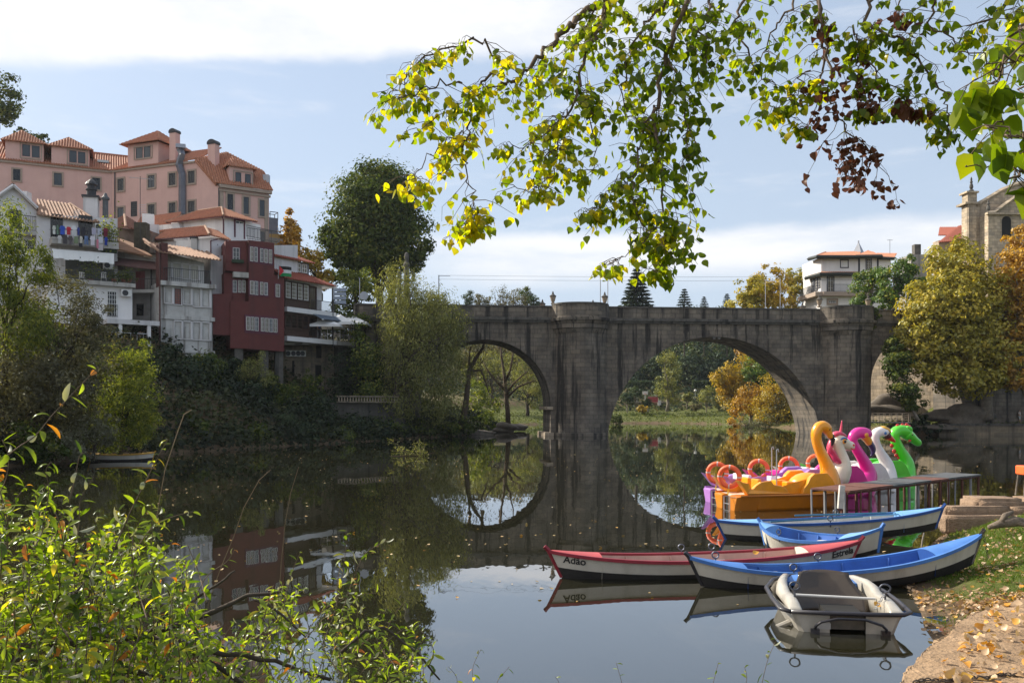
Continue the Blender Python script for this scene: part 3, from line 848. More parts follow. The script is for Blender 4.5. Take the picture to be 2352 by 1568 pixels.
# ------------------------------------------------------------------ the pink hotel on the hill
def pink_hotel():
    root = thing('pink_hotel', 'large pink rendered hotel with orange tiled roofs, dormers and chimneys on the hill', 'hotel')
    def V(x, y, d): return P(x, y, d)
    FA = Fc(0, 103, 257, 108); FB = Fc(257, 108, 502, 102.5); FC_ = Fc(502, 102.5, 618, 105.8)
    ze = FA.uz(257, 393)[1]; zr = ze
    m = MB()
    uA0 = FA.uz(-150, 366)[0]
    FA.wall(m, [(uA0, 14), (FA.len, 14), (FA.len, ze), (uA0, ze)], 11, px=False)
    # right wing with its gable
    uB1 = FB.len
    ug, zg = FB.uz(448, 368); 
    FB.wall(m, [(0, 13), (uB1, 13), (uB1, FB.uz(502, 428)[1]), (ug + .3, zg - .1), (0, ze)], 9, px=False)
    ec = FC_.uz(560, 432)[1]
    FC_.wall(m, [(0.02, 12), (FC_.len, 12), (FC_.len, ec), (0.02, ec)], 12, px=False)
    m.build('wall', pink_w, root)
    # cornice mouldings
    c = MB(); FA.slab(c, uA0, FA.len - .1, ze - .3, ze, -.1, .22); FB.slab(c, .1, ug, ze - .22, ze + .02, -.1, .2)
    FC_.slab(c, 0, FC_.len + .25, ec - .35, ec + .02, -.1, .4); FC_.slab(c, 0, FC_.len + .15, ec - .75, ec - .5, -.1, .18); FC_.slab(c, 0, FC_.len + .1, ec - 6.9, ec - 6.6, -.1, .12)
    u, z = FC_.uz(508, 470); FC_.slab(c, u - .2, u + .25, 12, ec - .8, -.05, .08); u, z = FC_.uz(613, 470); FC_.slab(c, u - .3, u + .15, 12, ec - .8, -.05, .08)
    c.build('cornice', stone_t, root)
    # roofs
    r = MB()
    up = 3.6; back = 6.0
    ea0, ea1 = FA.pt(uA0, ze + .05, .35), FA.pt(FA.len + .2, ze + .05, .35)
    ra0, ra1 = FA.pt(uA0, ze + up, -back), FA.pt(FA.len + 3.5, ze + up, -back)
    roof_poly(r, [ea0, ea1, ra1, ra0])
    eb0, eb1 = FB.pt(-.2, ze + .05, .3), FB.pt(ug + .4, zg + .05, .3)
    rb0, rb1 = FB.pt(-3.5, ze + up + .1, -back), FB.pt(ug - .9, zg + up - .3, -back)
    roof_poly(r, [eb0, eb1, rb1, rb0])
    # steep slope of the gable end down to the river front
    es0, es1 = FC_.pt(-.5, ec + .1, .45), FC_.pt(FC_.len + .35, ec + .1, .45)
    top = P(485, 348, 106); top2 = P(555, 352, 110)
    gl = FB.pt(ug + .4, zg + .05, .3)
    roof_poly(r, [es0, es1, P(606, 392, 107.5), P(520, 352, 107), P(448, 368, 103.6)])
    o = r.build('roof', tile_n, root, smooth=False)
    rg = MB(); ridge(rg, ra0, ra1, .16); ridge(rg, eb0, Vector(eb0) + (ra1 - eb0) * .98, .1); ridge(rg, P(449, 369, 103.4), P(497, 425, 102.4), .16); rg.build('ridge', tile_n, o)
    # dormers: boxes with hipped roofs standing on the slope
    def dormer(F, x0, x1, ytop, ybot, peak, wins, depth=4.5, over=.45, off=-.05, apexd=None):
        u0, u1 = F.uz(x0, ytop)[0], F.uz(x1, ytop)[0]
        zt = F.uz((x0 + x1) / 2, ytop)[1]; zb = F.uz((x0 + x1) / 2, ybot)[1]
        b = MB(); F.slab(b, u0, u1, zb - .6, zt, off - depth, off)
        d = b.build('dormer', pink_w, root)
        q = MB(); zp = F.uz(peak[0], peak[1], -depth / 2)[1]; up_ = F.uz(peak[0], peak[1], -depth / 2)[0]
        e = [F.pt(u0 - over, zt, off + over), F.pt(u1 + over, zt, off + over), F.pt(u1 + over, zt, off - depth - over), F.pt(u0 - over, zt, off - depth - over)]
        ap = F.pt(up_, zp, off - depth / 2)
        for i in range(4): roof_poly(q, [e[i], e[(i + 1) % 4], ap])
        q.build('roof', tile_n, d)
        for (a, y0, b_, y1) in wins:
            w = window(F, d, a, y0, b_, y1, 1, 1, dframe, glass_b, None, off=off, fw=.07)
        if wins:
            a0, y0, y1, b1 = wins[0][0], wins[0][1], wins[-1][3], wins[-1][2]
            u0_, u1_, z0_, z1_ = F.rect(a0 - 3, y0 - 3, b1 + 3, (wins[-1][3]) + 3)
            t = MB(); F.slab(t, u0_, u1_, z0_ - .05, z0_ + .12, off - .02, off + .09); F.slab(t, u0_, u1_, z1_ - .15, z1_, off - .02, off + .09)
            F.slab(t, u0_ - .12, u0_, z0_, z1_, off - .02, off + .085); F.slab(t, u1_, u1_ + .12, z0_, z1_, off - .02, off + .085)
            t.build('surround', stone_t, d)
    dormer(FA, 12, 100, 327, 366, (50, 299), [(51, 332, 69, 359), (73, 335, 91, 362)], 4.2)
    dormer(FA, 118, 205, 340, 380, (158, 315), [(159, 346, 176, 373), (179, 349, 196, 375)], 4.2)
    dormer(FB, 293, 363, 329, 383, (362, 300), [(312, 338, 327, 364), (330, 336, 345, 362)], 5.2, .7)
    dormer(FC_, 527, 582, 385, 426, (532, 359), [(541, 396, 554, 423), (563, 400, 576, 427)], 3.0, .4, -.05)
    # windows of the walls
    G = [glass_d, glass_b, glass_d, glass_d]
    for i, (x0, y0, x1, y1) in enumerate([(30, 389, 47, 415), (124, 398, 142, 426), (212, 409, 230, 436)]):
        window(FA, root, x0, y0, x1, y1, 2, 1, dframe, G[i], stone_t, .18, fw=.07)
    for i, (x0, y0, x1, y1) in enumerate([(271, 411, 285, 438), (341, 403, 356, 431), (389, 398, 404, 426), (433, 393, 448, 421)]):
        window(FB, root, x0, y0, x1, y1, 2, 1, dframe, G[i], stone_t, .2, fw=.07)
    for i, (x0, y0, x1, y1) in enumerate([(271, 477, 285, 500), (341, 470, 356, 498), (389, 466, 404, 492), (433, 462, 448, 488)]):
        window(FB, root, x0, y0, x1, y1, 2, 1, dframe, G[(i + 1) % 4], stone_t, .2, fw=.07)
    window(FB, root, 301, 463, 315, 497, 5, 8, dframe, glass_d, None, fw=.06)
    for i, (x0, y0, x1, y1) in enumerate([(522, 446, 535, 482), (559, 453, 571, 492), (596, 460, 608, 497), (596, 532, 608, 566)]):
        window(FC_, root, x0, y0, x1, y1, 2, 3, dframe, glass_b if i != 0 else glass_d, stone_t, .2, fw=.07)
    # chimneys, duct, downpipes
    def chimney(F, x0, x1, y0, y1, off, w):
        u0, u1 = F.uz(x0, y0, off)[0], F.uz(x1, y0, off)[0]; z1 = F.uz((x0 + x1) / 2, y0, off)[1]; z0 = F.uz((x0 + x1) / 2, y1, off)[1]
        b = MB(); F.slab(b, u0, u1, z0, z1, off - w, off); o = b.build('chimney', pink_w, root)
        c = MB(); F.slab(c, u0 - .08, u1 + .08, z1, z1 + .1, off - w - .08, off + .08)
        cc = F.pt((u0 + u1) / 2, z1 + .12, off - w / 2); rr_ = (u1 - u0) / 2 + .08
        pts = [cc + F.u * (rr_ * math.cos(a)) + Vector((0, 0, 1)) * (.75 * rr_ * math.sin(a)) for a in [i * math.pi / 10 for i in range(11)]]
        c.prism([p + F.n * (w / 2 + .1) for p in pts], -F.n * (w + .2))
        c.build('cap', iron, o)
    chimney(FB, 389, 403, 305, 373, -.6, .8); chimney(FB, 477, 494, 331, 395, -1.0, .8)
    b = MB()
    q = [FB.hit(x, y, .35) for x, y in ((418, 492), (418, 400), (411, 378), (418, 354), (413, 341))]
    b.tube(q, [.42, .42, .44, .42, .42], 4, sq=(1, 1)); b.build('duct', mat('zinc', (.17, .18, .21), .45, .15, 2, metal=.6), root)
    b = MB(); p = FB.hit(414, 340, .35); b.box(p + Vector((.1, -.1, .15)), (1.1, .8, .45), .3); zb_ = mat('zinc_bright', (.30, .31, .34), .4, .1, 2, metal=.6); b.build('vent_hood', zb_, root); b = MB(); p = P(612, 422, 106.6); b.box(p, (.7, .7, 2.1)); b.build('roof_vent', mat('zinc_bright', (.30, .31, .34), .4, .1, 2, metal=.6), root)
    for F, x, y0, y1 in ((FB, 263.5, 396, 510), (FC_, 502.5, 432, 487)):
        b = MB(); b.tube([F.hit(x, y0, .12), F.hit(x, y1, .12)], .07, 6); b.build('downpipe', dframe, root)
    sk = MB(); p0, p1 = FA.hit(232, 373, -3), FA.hit(245, 376, -3); n = Vector((0, 0, .6)) + FA.n * .9
    for (xx, yy, rt, dd) in ((237, 376, FA, -2.6), (498, 364, FB, -4.2)):
        c = rt.hit(xx, yy, dd); up_ = (Vector((0, 0, up)) - rt.n * back).normalized(); nn = up_.cross(rt.u); nn = nn if nn.z > 0 else -nn
        c = c + nn * .25
        M3 = Matrix((rt.u, up_, nn)).transposed(); sk.box(c, (1.3, 1.0, .16), M3=M3)
    sk.build('skylight', glass_b, root)
    return FA, FB, FC_
PF = pink_hotel()

# ------------------------------------------------------------------ row of houses above the river
def hip_roof(root, e, apex, m, name='roof', rid=True):
    """e: eave points in order (3 or 4), apex: one point or ridge pair"""
    q = MB(); rg = MB()
    if len(apex) == 1:
        for i in range(len(e) - 1): roof_poly(q, [e[i], e[i + 1], apex[0]])
        for p in e: ridge(rg, p, apex[0])
    o = q.build(name, m, root)
    rg.build('ridge', m, o)
    return o
def house_gable():
    root = thing('gabled_house', 'white gabled house half hidden by the willow, with a small iron balcony', 'house')
    F = Fc(-40, 73.5, 83, 76)
    m = MB(); F.wall(m, [(-30, 900), (84, 900), (84, 474), (34, 424), (-30, 466)], 8)
    m.build('wall', white_c, root)
    q = MB()
    a, b, c = F.hit(-32, 468, .35), F.hit(30, 421, .35), F.hit(88, 480, .35)
    roof_poly(q, [c, c - F.n * 8, b - F.n * 8, b], thick=.14); roof_poly(q, [a - F.n * 8, a, b, b - F.n * 8], thick=.14)
    q.build('roof', tile_o, root)
    v = MB(); v.tube([F.hit(-30, 468, .42), F.hit(31, 425, .42)], .14, 4); v.tube([F.hit(31, 425, .42), F.hit(86, 478, .42)], .14, 4); v.build('bargeboard', white_w, root)
    window(F, root, 22, 482, 49, 532, 3, 3, dframe, glass_d, None, door=True)
    w = MB(); u0, u1, z0, z1 = F.rect(10, 533, 112, 543); F.slab(w, u0, u1, z0, z1, -.05, 1.1); w.build('balcony', concrete, root)
    u0, u1, z0, z1 = F.rect(20, 510, 109, 535); railing(F, root, u0, u1, z0, z1 + .35, 1.05)
    window(F, root, 57, 552, 79, 574, 4, 3, wframe, glass_d, None); window(F, root, 82, 548, 96, 590, 2, 3, dframe, glass_d, None)
    c = MB(); p = F.hit(57, 462, -3); c.box(p, (.8, .8, 1.6)); c.build('chimney', white_w, root)
house_gable()

def house_terrace():
    root = thing('terraced_house', 'white house stepping down in terraces, with laundry under its brown roof', 'house')
    F = Fc(84, 75, 266, 78.5)          # back wall of the laundry terrace
    G = Fc(178, 73, 306, 75.6)         # front wall two floors down, nearer the river
    m = MB()
    F.wall(m, [(84, 860), (270, 870), (270, 502), (84, 492)], 6); m.build('wall', white_w, root)
    m = MB(); G.wall(m, [(110, 790), (304, 790), (304, 655), (110, 644)], 3.2); m.build('wall', white_c, root)
    q = MB()
    roof_poly(q, [F.hit(84, 491, .5), F.hit(226, 510, .5), F.hit(160, 467, -5.5), F.hit(84, 461, -5.5)])
    roof_poly(q, [F.hit(226, 510, .5), F.hit(240, 513, -3.0), F.hit(160, 467, -5.5)])
    o = q.build('roof', tile_o, root)
    g = MB(); ridge(g, F.hit(226, 510, .5), F.hit(160, 467, -5.5), .12); g.build('ridge', tile_o, o)
    # slabs
    u0, u1, z0, z1 = F.rect(113, 561, 264, 573); s = MB(); F.slab(s, u0, u1, z0, z1 + .1, -.1, 1.9); s.build('terrace', concrete, root)
    u0, u1, z0, z1 = G.rect(176, 648, 308, 657); s = MB(); G.slab(s, u0 - 2, u1, z0, z1, -2.6, .55); s.build('terrace', concrete, root)
    u0, u1, z0, z1 = G.rect(232, 741, 350, 750); s = MB(); G.slab(s, u0, u1, z0, z1 + .05, -2.0, 2.4)
    s.build('porch_roof', white_w, root)
    for x in (276, 342):
        u = G.uz(x, 770, 2.2)[0]; s = MB(); G.slab(s, u - .14, u + .14, 4, z0, 2.05, 2.33); s.build('column', white_c, root)
    u0 = G.uz(225, 770, 2.2)[0]; u1 = G.uz(344, 770, 2.2)[0]; railing(G, root, u0, u1, 8.55, 9.35, 2.2, .5, steel)
    # awning under the laundry terrace
    s = MB(); a, b = F.hit(119, 571, 1.85), F.hit(262, 582, 1.85); c, d = F.hit(262, 605, 2.6), F.hit(123, 592, 2.6)
    k = 12
    for i in range(k):
        t0, t1 = i / k, (i + 1) / k; dz = Vector((0, 0, .05 * math.sin(i * 2.1)))
        s.prism([a.lerp(b, t0), a.lerp(b, t1), d.lerp(c, t1) + dz, d.lerp(c, t0) + dz], (0, 0, -.03))
    s.build('awning', mat('awning_canvas', (.66, .66, .64), .8, .06, 2), root)
    # wall behind the second terrace
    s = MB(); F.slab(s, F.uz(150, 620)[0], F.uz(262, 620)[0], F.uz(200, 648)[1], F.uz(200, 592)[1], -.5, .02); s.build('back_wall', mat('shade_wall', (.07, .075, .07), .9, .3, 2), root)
    window(F, root, 116, 492, 144, 562, 2, 1, dframe, glass_d, None, off=.02, door=True)
    window(F, root, 180, 495, 212, 565, 2, 1, dframe, glass_d, None, off=.02, door=True)
    for x0, x1 in ((188, 205), (245, 269)): 
        w = window(G, root, x0, 668, x1, 727, 4, 6, wframe, glass_d, None, door=True, fw=.08)
    u0, u1, z0, z1 = G.rect(245, 700, 269, 728); railing(G, root, u0, u1, z0, z1, .18, .12)
    ac_unit(G, root, 288, 674); ac_unit(F, root, 247, 611, off=.05); ac_unit(F, root, 226, 523, off=.05, w=.7, h=.55)
    u0, u1, z0, z1 = G.rect(170, 622, 306, 648); railing(G, root, u0, u1, z0, z1 + .05, .45, .14)
    u0, u1, z0, z1 = F.rect(114, 538, 262, 563); railing(F, root, u0, u1, z0, z1, 1.8, .16)
    # tall white chimney with iron cowl and its round flue
    p = F.hit(210, 500, -3.0); s = MB(); s.box(p + Vector((0, 0, .2)), (1.2, 1.2, 3.1), .3); ch = s.build('chimney', white_w, root)
    s = MB(); s.box(p + Vector((0, 0, 1.85)), (1.45, 1.45, .2), .3); s.lathe([(.42, 1.9), (.4, 2.45), (.5, 2.5), (.5, 2.6), (.36, 2.62), (.36, 3.0), (.55, 3.02), (.42, 3.25), (.15, 3.5), (.02, 3.55)], 12, p); s.build('cowl', iron, ch)
    s = MB(); p2 = p + Vector((1.15, .3, -.3)); s.lathe([(.25, -1), (.25, 2.0), (.36, 2.02), (.36, 2.2), (.2, 2.35), (.12, 2.6), (.02, 2.65)], 10, p2); s.build('flue', mat('flue_grey', (.10, .105, .115), .6, .2, 3), root)
    return F, G
HF, HG = house_terrace()

def house_small():
    root = thing('brown_roofed_house', 'narrow grey house with a rusty sheet roof, red door and small balcony', 'house')
    F = Fc(264, 79.5, 372, 79.0)
    m = MB(); F.wall(m, [(262, 830), (374, 830), (374, 600), (262, 575)], 7); m.build('wall', grey_w, root)
    q = MB(); q.prism([F.hit(258, 569, .9), F.hit(350, 587, .9), F.hit(312, 560, -4), F.hit(256, 541, -4)], (0, 0, -.12)); q.build('roof', mat('rusty_sheet', (.27, .14, .08), .9, .3, 1.5, patch=.5, pcol=(.16, .09, .06)), root)
    q = MB(); q.prism([F.hit(264, 607, 1.6), F.hit(372, 619, 1.6), F.hit(372, 602, -.1), F.hit(264, 590, -.1)], (0, 0, -.1)); q.build('canopy', mat('canopy_red', (.10, .05, .045), .8, .3, 2), root)
    window(F, root, 312, 623, 333, 665, 2, 3, mat('red_door', (.13, .012, .018), .5, .1, 3), mat('red_door', (.13, .012, .018)), None, door=True)
    u0, u1, z0, z1 = F.rect(296, 669, 372, 676); s = MB(); F.slab(s, u0, u1, z0, z1, -.1, 1.2); s.build('balcony', concrete, root)
    railing(F, root, u0, u1, z1, z1 + 1.0, 1.1, .15)
    window(F, root, 314, 698, 330, 725, 4, 2, iron, glass_d, None)
    s = MB(); p = F.hit(326, 545, -1.5); s.box(p, (1.1, .9, 2.6)); ch = s.build('chimney', mat('mossy_brick', (.075, .065, .045), .95, .4, 3, bump=.5), root)
    s = MB(); s.tube([F.hit(347, 610, .1), F.hit(347, 780, .1)], .06, 6); s.build('downpipe', iron, root)
house_small()

def house_grey():
    root = thing('shuttered_house', 'peeling white house with rows of blind arched windows and a railed balcony', 'house')
    F = Fc(370, 76, 490, 78.6)
    m = MB(); F.wall(m, [(370, 815), (488, 825), (488, 655), (370, 645)], 7)
    F.wall(m, [(386, 648), (480, 656), (480, 598), (386, 572)], 5.5, off=-1.5); m.build('wall', white_d, root)
    b = MB(); F.wall(b, [(372, 900), (488, 900), (488, 812), (372, 803)], 7, off=-.5); b.build('base', mat('brick_base', (.16, .08, .05), .9, .3, 2, patch=.5, pcol=(.1, .08, .06)), root)
    q = MB(); roof_poly(q, [F.hit(366, 577, .4), F.hit(506, 597, .6), F.hit(470, 574, -5), F.hit(330, 549, -5)]); o = q.build('roof', tile_o, root)
    g = MB(); ridge(g, F.hit(506, 597, .6), F.hit(465, 572, -5), .12); ridge(g, F.hit(366, 577, .4), F.hit(330, 549, -5), .12); g.build('ridge', tile_o, o)
    c = MB()
    for (y0, y1, o1) in ((646, 656, .5), (722, 731, .16), (800, 806, .14)):
        ua, ub = 0, F.len; z1_ = F.uz(430, y0 + 4)[1]; z0_ = F.uz(430, y1 + 4)[1]; F.slab(c, ua - .1, ub + .1, z0_, z1_, -.05, o1)
    c.build('cornice', white_d, root)
    blind = mat('blind_panel', (.46, .44, .41), .9, .2, 2.5, streak=.4, scol=(.3, .28, .26), patch=.3, pcol=(.16, .15, .14)); shut = mat('shutter_cream', (.50, .48, .42), .8, .08, 4)
    def panel(x0, x1, y0, y1, m_, name, off=0.0):
        u0, u1, z0, z1 = F.rect(x0, y0, x1, y1)
        s = MB(); F.slab(s, u0, u1, z0, z1, off - .05, off + .015); o = s.build(name, m_, root)
        t = MB(); F.slab(t, u0 - .06, u0, z0 - .06, z1 + .06, off - .02, off + .13); F.slab(t, u1, u1 + .2, z0 - .06, z1 + .06, off - .02, off + .13); F.slab(t, u0, u1, z1, z1 + .12, off - .02, off + .12); F.slab(t, u0, u1, z0 - .08, z0, off - .02, off + .12)
        t.build('surround', white_w, o)
        if m_ is blind:
            a = MB(); c0 = (u0 + u1) / 2; w = (u1 - u0) * .36; zz = z0 + (z1 - z0) * .62
            pts = [F.pt(c0 + w * math.cos(t_), zz + w * 1.0 * math.sin(t_), off + .017) for t_ in [i * math.pi / 10 for i in range(11)]] + [F.pt(c0 - w, z0 + .08, off + .017), F.pt(c0 + w, z0 + .08, off + .017)]
            a.prism(pts, F.n * .03); a.build('arch', white_d, o)
        return o
    for i, (x0, x1) in enumerate(((378, 394), (400, 416), (421, 437), (443, 459), (464, 480))):
        dy = i * 1.2
        if i == 1:
            window(F, root, x0, 661 + dy, x1, 698 + dy, 4, 6, dframe, mat('terracotta_curtain', (.24, .06, .03), .5, .2, 3, coat=.6), white_w, .06, fw=.06)
        else: panel(x0, x1, 660 + dy, 696 + dy + (4 if i > 2 else 0), blind, 'blind_window')
        if i: panel(x0, x1, 737 + dy, 776 + dy, blind, 'blind_window')
    for i, (x0, x1) in enumerate(((385, 401), (407, 424), (428, 444), (449, 465))): panel(x0, x1, 598 + i * 2.5, 630 + i * 2.5, shut, 'shutter', -1.5)
    u0, u1 = 0.1, F.len - .4; zb = F.uz(430, 652)[1]; railing(F, root, u0, u1, zb, zb + 1.25, .35, .16)
    s = MB(); u, z = F.uz(374, 640); F.slab(s, u - .2, u + .35, z - .6, z + 3.1, -1.6, .3); s.build('side_screen', mat('lattice_red', (.09, .03, .025), .8, .3, 4), root)
    s = MB(); s.tube([F.hit(367, 560, .15), F.hit(367, 800, .15)], .08, 6); s.build('downpipe', mat('pipe_brown', (.09, .045, .04), .6, .2, 3), root)
house_grey()

def house_white():
    root = thing('white_stepped_house', 'tall white house with two tiers of hipped orange roofs and plum window frames', 'house')
    A1 = Fc(393, 90, 516, 85.5); A2 = Fc(516, 85.5, 592, 89.0)     # upper storey: long left wall and short right wall
    B1 = Fc(330, 86.0, 486, 81.5); B2 = Fc(486, 81.5, 533, 84.2)    # storey below, nearer
    m = MB()
    A1.wall(m, [(393, 560), (517, 560), (516, 498), (393, 512)], 4.5); A2.wall(m, [(516, 580), (579, 580), (579, 503), (516, 498)], 4.5)
    B1.wall(m, [(330, 640), (486, 640), (486, 546), (330, 560)], 4.2); B2.wall(m, [(486, 660), (531, 660), (531, 550), (486, 546)], 4.2)
    m.build('wall', white_c, root)
    m = MB(); C = Fc(480, 80.6, 570, 83.5); C.wall(m, [(484, 700), (562, 700), (562, 640), (534, 592), (530, 589), (520, 589), (512, 586), (500, 589), (484, 592)], 3.0); m.build('side_wall', white_w, root)
    q = MB()
    e0, e1, e2 = A1.hit(380, 510, .7), A1.hit(513, 494, .7) , A2.hit(592, 508, .7)
    ap0, ap1 = P(455, 484, 90), P(509, 476, 88.2)
    roof_poly(q, [e0, e1, ap1, ap0]); roof_poly(q, [e1, e2, ap1])
    f0, f1, f2 = B1.hit(334, 550, .5), B1.hit(481, 538, .6), B2.hit(531, 551, .6)
    bp0, bp1 = P(395, 529, 87), P(471, 519, 84.6)
    roof_poly(q, [f0, f1, bp1, bp0]); roof_poly(q, [f1, f2, P(500, 530, 86), bp1])
    o = q.build('roof', tile_n, root)
    g = MB(); ridge(g, e1, ap1); ridge(g, ap0, ap1); ridge(g, f1, bp1, .13); ridge(g, bp0, bp1); ridge(g, e0, ap0); g.build('ridge', tile_o, o)
    f = MB(); f.tube([A1.hit(383, 512, .6), A1.hit(513, 496.5, .6)], .07, 5); f.tube([A2.hit(516, 497.5, .6), A2.hit(590, 510, .6)], .07, 5)
    f.tube([B1.hit(334, 552, .45), B1.hit(482, 540.5, .5)], .07, 5); f.tube([A1.hit(510, 498, .5), A1.hit(513, 505, .1), A1.hit(513, 545, .1)], .06, 5); f.tube([B2.hit(500, 549, .5), B1.hit(484, 553, .1), B1.hit(484, 590, .1), C.hit(484, 660, .1)], .06, 5)
    f.build('gutter', red_t, root)
    window(A2, root, 540, 508, 559, 547, 2, 1, wframe, glass_b, red_t, .16, fw=.07, door=True, sill=False)
    window(B2, root, 500, 566, 511, 589, 2, 3, wframe, glass_d, red_t, .14, fw=.06)
    u0, u1 = A2.uz(541, 545)[0], A2.uz(618, 545)[0]; z = A2.uz(570, 553)[1]; railing(A2, root, u0, u1, z, z + 1.15, 1.6, .14)
    s = MB(); p = B1.hit(446, 575, .4); s.box(p + Vector((0, 0, .1)), (.55, .6, 2.0), .3); ch = s.build('chimney', white_d, root); s = MB(); s.box(p + Vector((0, 0, 1.15)), (.75, .75, .12), .3); s.build('cap', iron, ch)
    s = MB(); c = B1.hit(431, 577, .5); s.prism([c + (B1.u * math.cos(a) + Vector((0, 0, 1)) * math.sin(a)) * .42 for a in [i * math.pi / 9 for i in range(18)]], B1.n * .06); s.tube([c, c - B1.n * .5], .03, 5); s.build('satellite_dish', mat('dish', (.5, .46, .44), .6, .1, 3), root)
    s = MB(); c = B1.hit(353, 538, -1.0); s.box(c, (1.0, 1.0, 1.8), .4); s.build('chimney', white_w, root)
house_white()

def back_roofs():
    root = thing('orange_roofed_shed', 'low building between the terraced house and the white house, plain orange roof', 'building')
    F = Fc(300, 93, 425, 88)
    m = MB(); F.wall(m, [(300, 560), (425, 560), (410, 512), (310, 524)], 5); m.build('wall', white_w, root)
    q = MB(); roof_poly(q, [F.hit(300, 540, .3), F.hit(396, 528, .3), F.hit(416, 487, -5), F.hit(320, 494, -5)]); q.build('roof', tile_n, root)
    s = MB(); s.box(F.hit(341, 515, -.3), (1.15, .9, 2.0), .3); s.build('chimney', white_c, root)
    root = thing('dark_roofed_house', 'low house with a dark brown hipped tile roof behind the brown roofed house', 'house')
    F = Fc(236, 85, 355, 84)
    m = MB(); F.wall(m, [(236, 580), (355, 580), (345, 530), (293, 525), (236, 520)], 4); m.build('wall', mat('grey_brick', (.17, .13, .105), .95, .3, 2, streak=.6, scol=(.07, .06, .055)), root)
    q = MB(); e0, e1, e2 = F.hit(238, 528, .4), F.hit(286, 520, .8), F.hit(349, 535, .4); ap = F.hit(286, 493, -3.5)
    roof_poly(q, [F.hit(240, 522, -.8), F.hit(289, 521, .8), ap]); roof_poly(q, [F.hit(289, 521, .8), F.hit(350, 533, .2), ap]); o = q.build('roof', tile_d, root)
    g = MB(); ridge(g, F.hit(289, 521, .8), ap, .13); g.build('ridge', tile_o, o)
back_roofs()

def house_red():
    root = thing('oxblood_house', 'tall dark red clad house with white sash windows, propped on posts over the bank', 'house')
    F = Fc(571, 80.5, 654, 83.2)                      # main river front
    L1 = Fc(489, 78.8, 553, 80.6)                      # lower left projection
    S = Fc(529, 83.0, 572, 80.6)                      # left side of the main body
    m = MB()
    F.wall(m, [(571, 801), (653, 807), (653, 633), (630, 631), (630, 558), (571, 551)], 7)
    L2 = Fc(529, 79.8, 571, 80.5)
    F.wall(m, [(571, 801), (572, 801), (572, 551), (571, 551)], 7)
    L2.wall(m, [(529, 799), (572, 801), (572, 692), (529, 692)], 6)
    L2.wall(m, [(517, 716), (572, 719), (572, 626), (516, 624)], 6, off=-.6)
    L2.wall(m, [(519, 620), (572, 624), (572, 551), (519, 551)], 6, off=-.35)
    L1.wall(m, [(489, 768), (532, 770), (532, 674), (489, 675)], 6)
    m.build('wall', red_w, root)
    c = MB(); u0, u1, z0, z1 = L2.rect(536, 625, 571, 637); L2.slab(c, u0, u1, z0, z1, -1, .05); c.build('concrete_band', concrete, root)
    def group(F_, xs, y0, y1, off=.0, gl=None, ny=3, slope=0.0):
        u0, u1, z0, z1 = F_.rect(xs[0][0] - 3, y0 - 2, xs[-1][1] + 3, y1 + 2 + slope * len(xs))
        t = MB(); F_.slab(t, u0, u1, z0, z1, off - .05, off + .02); t.build('window_band', red_t, root)
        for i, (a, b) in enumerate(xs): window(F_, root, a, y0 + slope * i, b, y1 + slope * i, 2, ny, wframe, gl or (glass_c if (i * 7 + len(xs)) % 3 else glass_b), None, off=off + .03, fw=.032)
    group(L2, [(536, 551)], 568, 599, -.35, glass_b)
    group(F, [(574, 581), (584, 591)], 567, 600, slope=1); group(F, [(597, 604), (607, 614), (617, 624)], 571, 602, slope=1.4)
    group(L2, [(537, 546), (549, 556), (558, 566)], 642, 670, -.6)
    group(F, [(574, 582), (584, 592)], 645, 676, slope=1); group(F, [(597, 604), (607, 614)], 648, 677, slope=1.2)
    group(F, [(633, 642)], 653, 682)
    group(F, [(565, 573), (575, 583), (585, 593), (599, 606), (608, 616), (618, 626), (628, 636)], 727, 758, slope=.9)
    u0, u1, z0, z1 = L2.rect(533, 596, 560, 603); s = MB(); L2.slab(s, u0, u1, z0, z1, -.35, .05); s.build('window_box', mat('planter_green', (.03, .05, .03), .9, .4, 5), root)
    # posts under the overhang
    for x, y in ((548, 800), (640, 806), (606, 805)):
        p = F.hit(x, y, -.8); g_ = gz(p.x, p.y) - 1; s = MB(); s.box((p.x, p.y, (p.z + g_) / 2 + .3), (.75, .75, p.z - g_ + .6), .4); s.build('post', granite_dk, root)
    s = MB(); G2 = Fc(490, 83, 640, 88); G2.wall(s, [(490, 960), (640, 960), (640, 795), (490, 755)], 3); s.build('undercroft', rubble, root)
    zt = F.uz(600, 552)[1]; railing(F, root, .1, F.uz(629, 555)[0], zt, zt + 1.1, -.4, .16)
house_red()

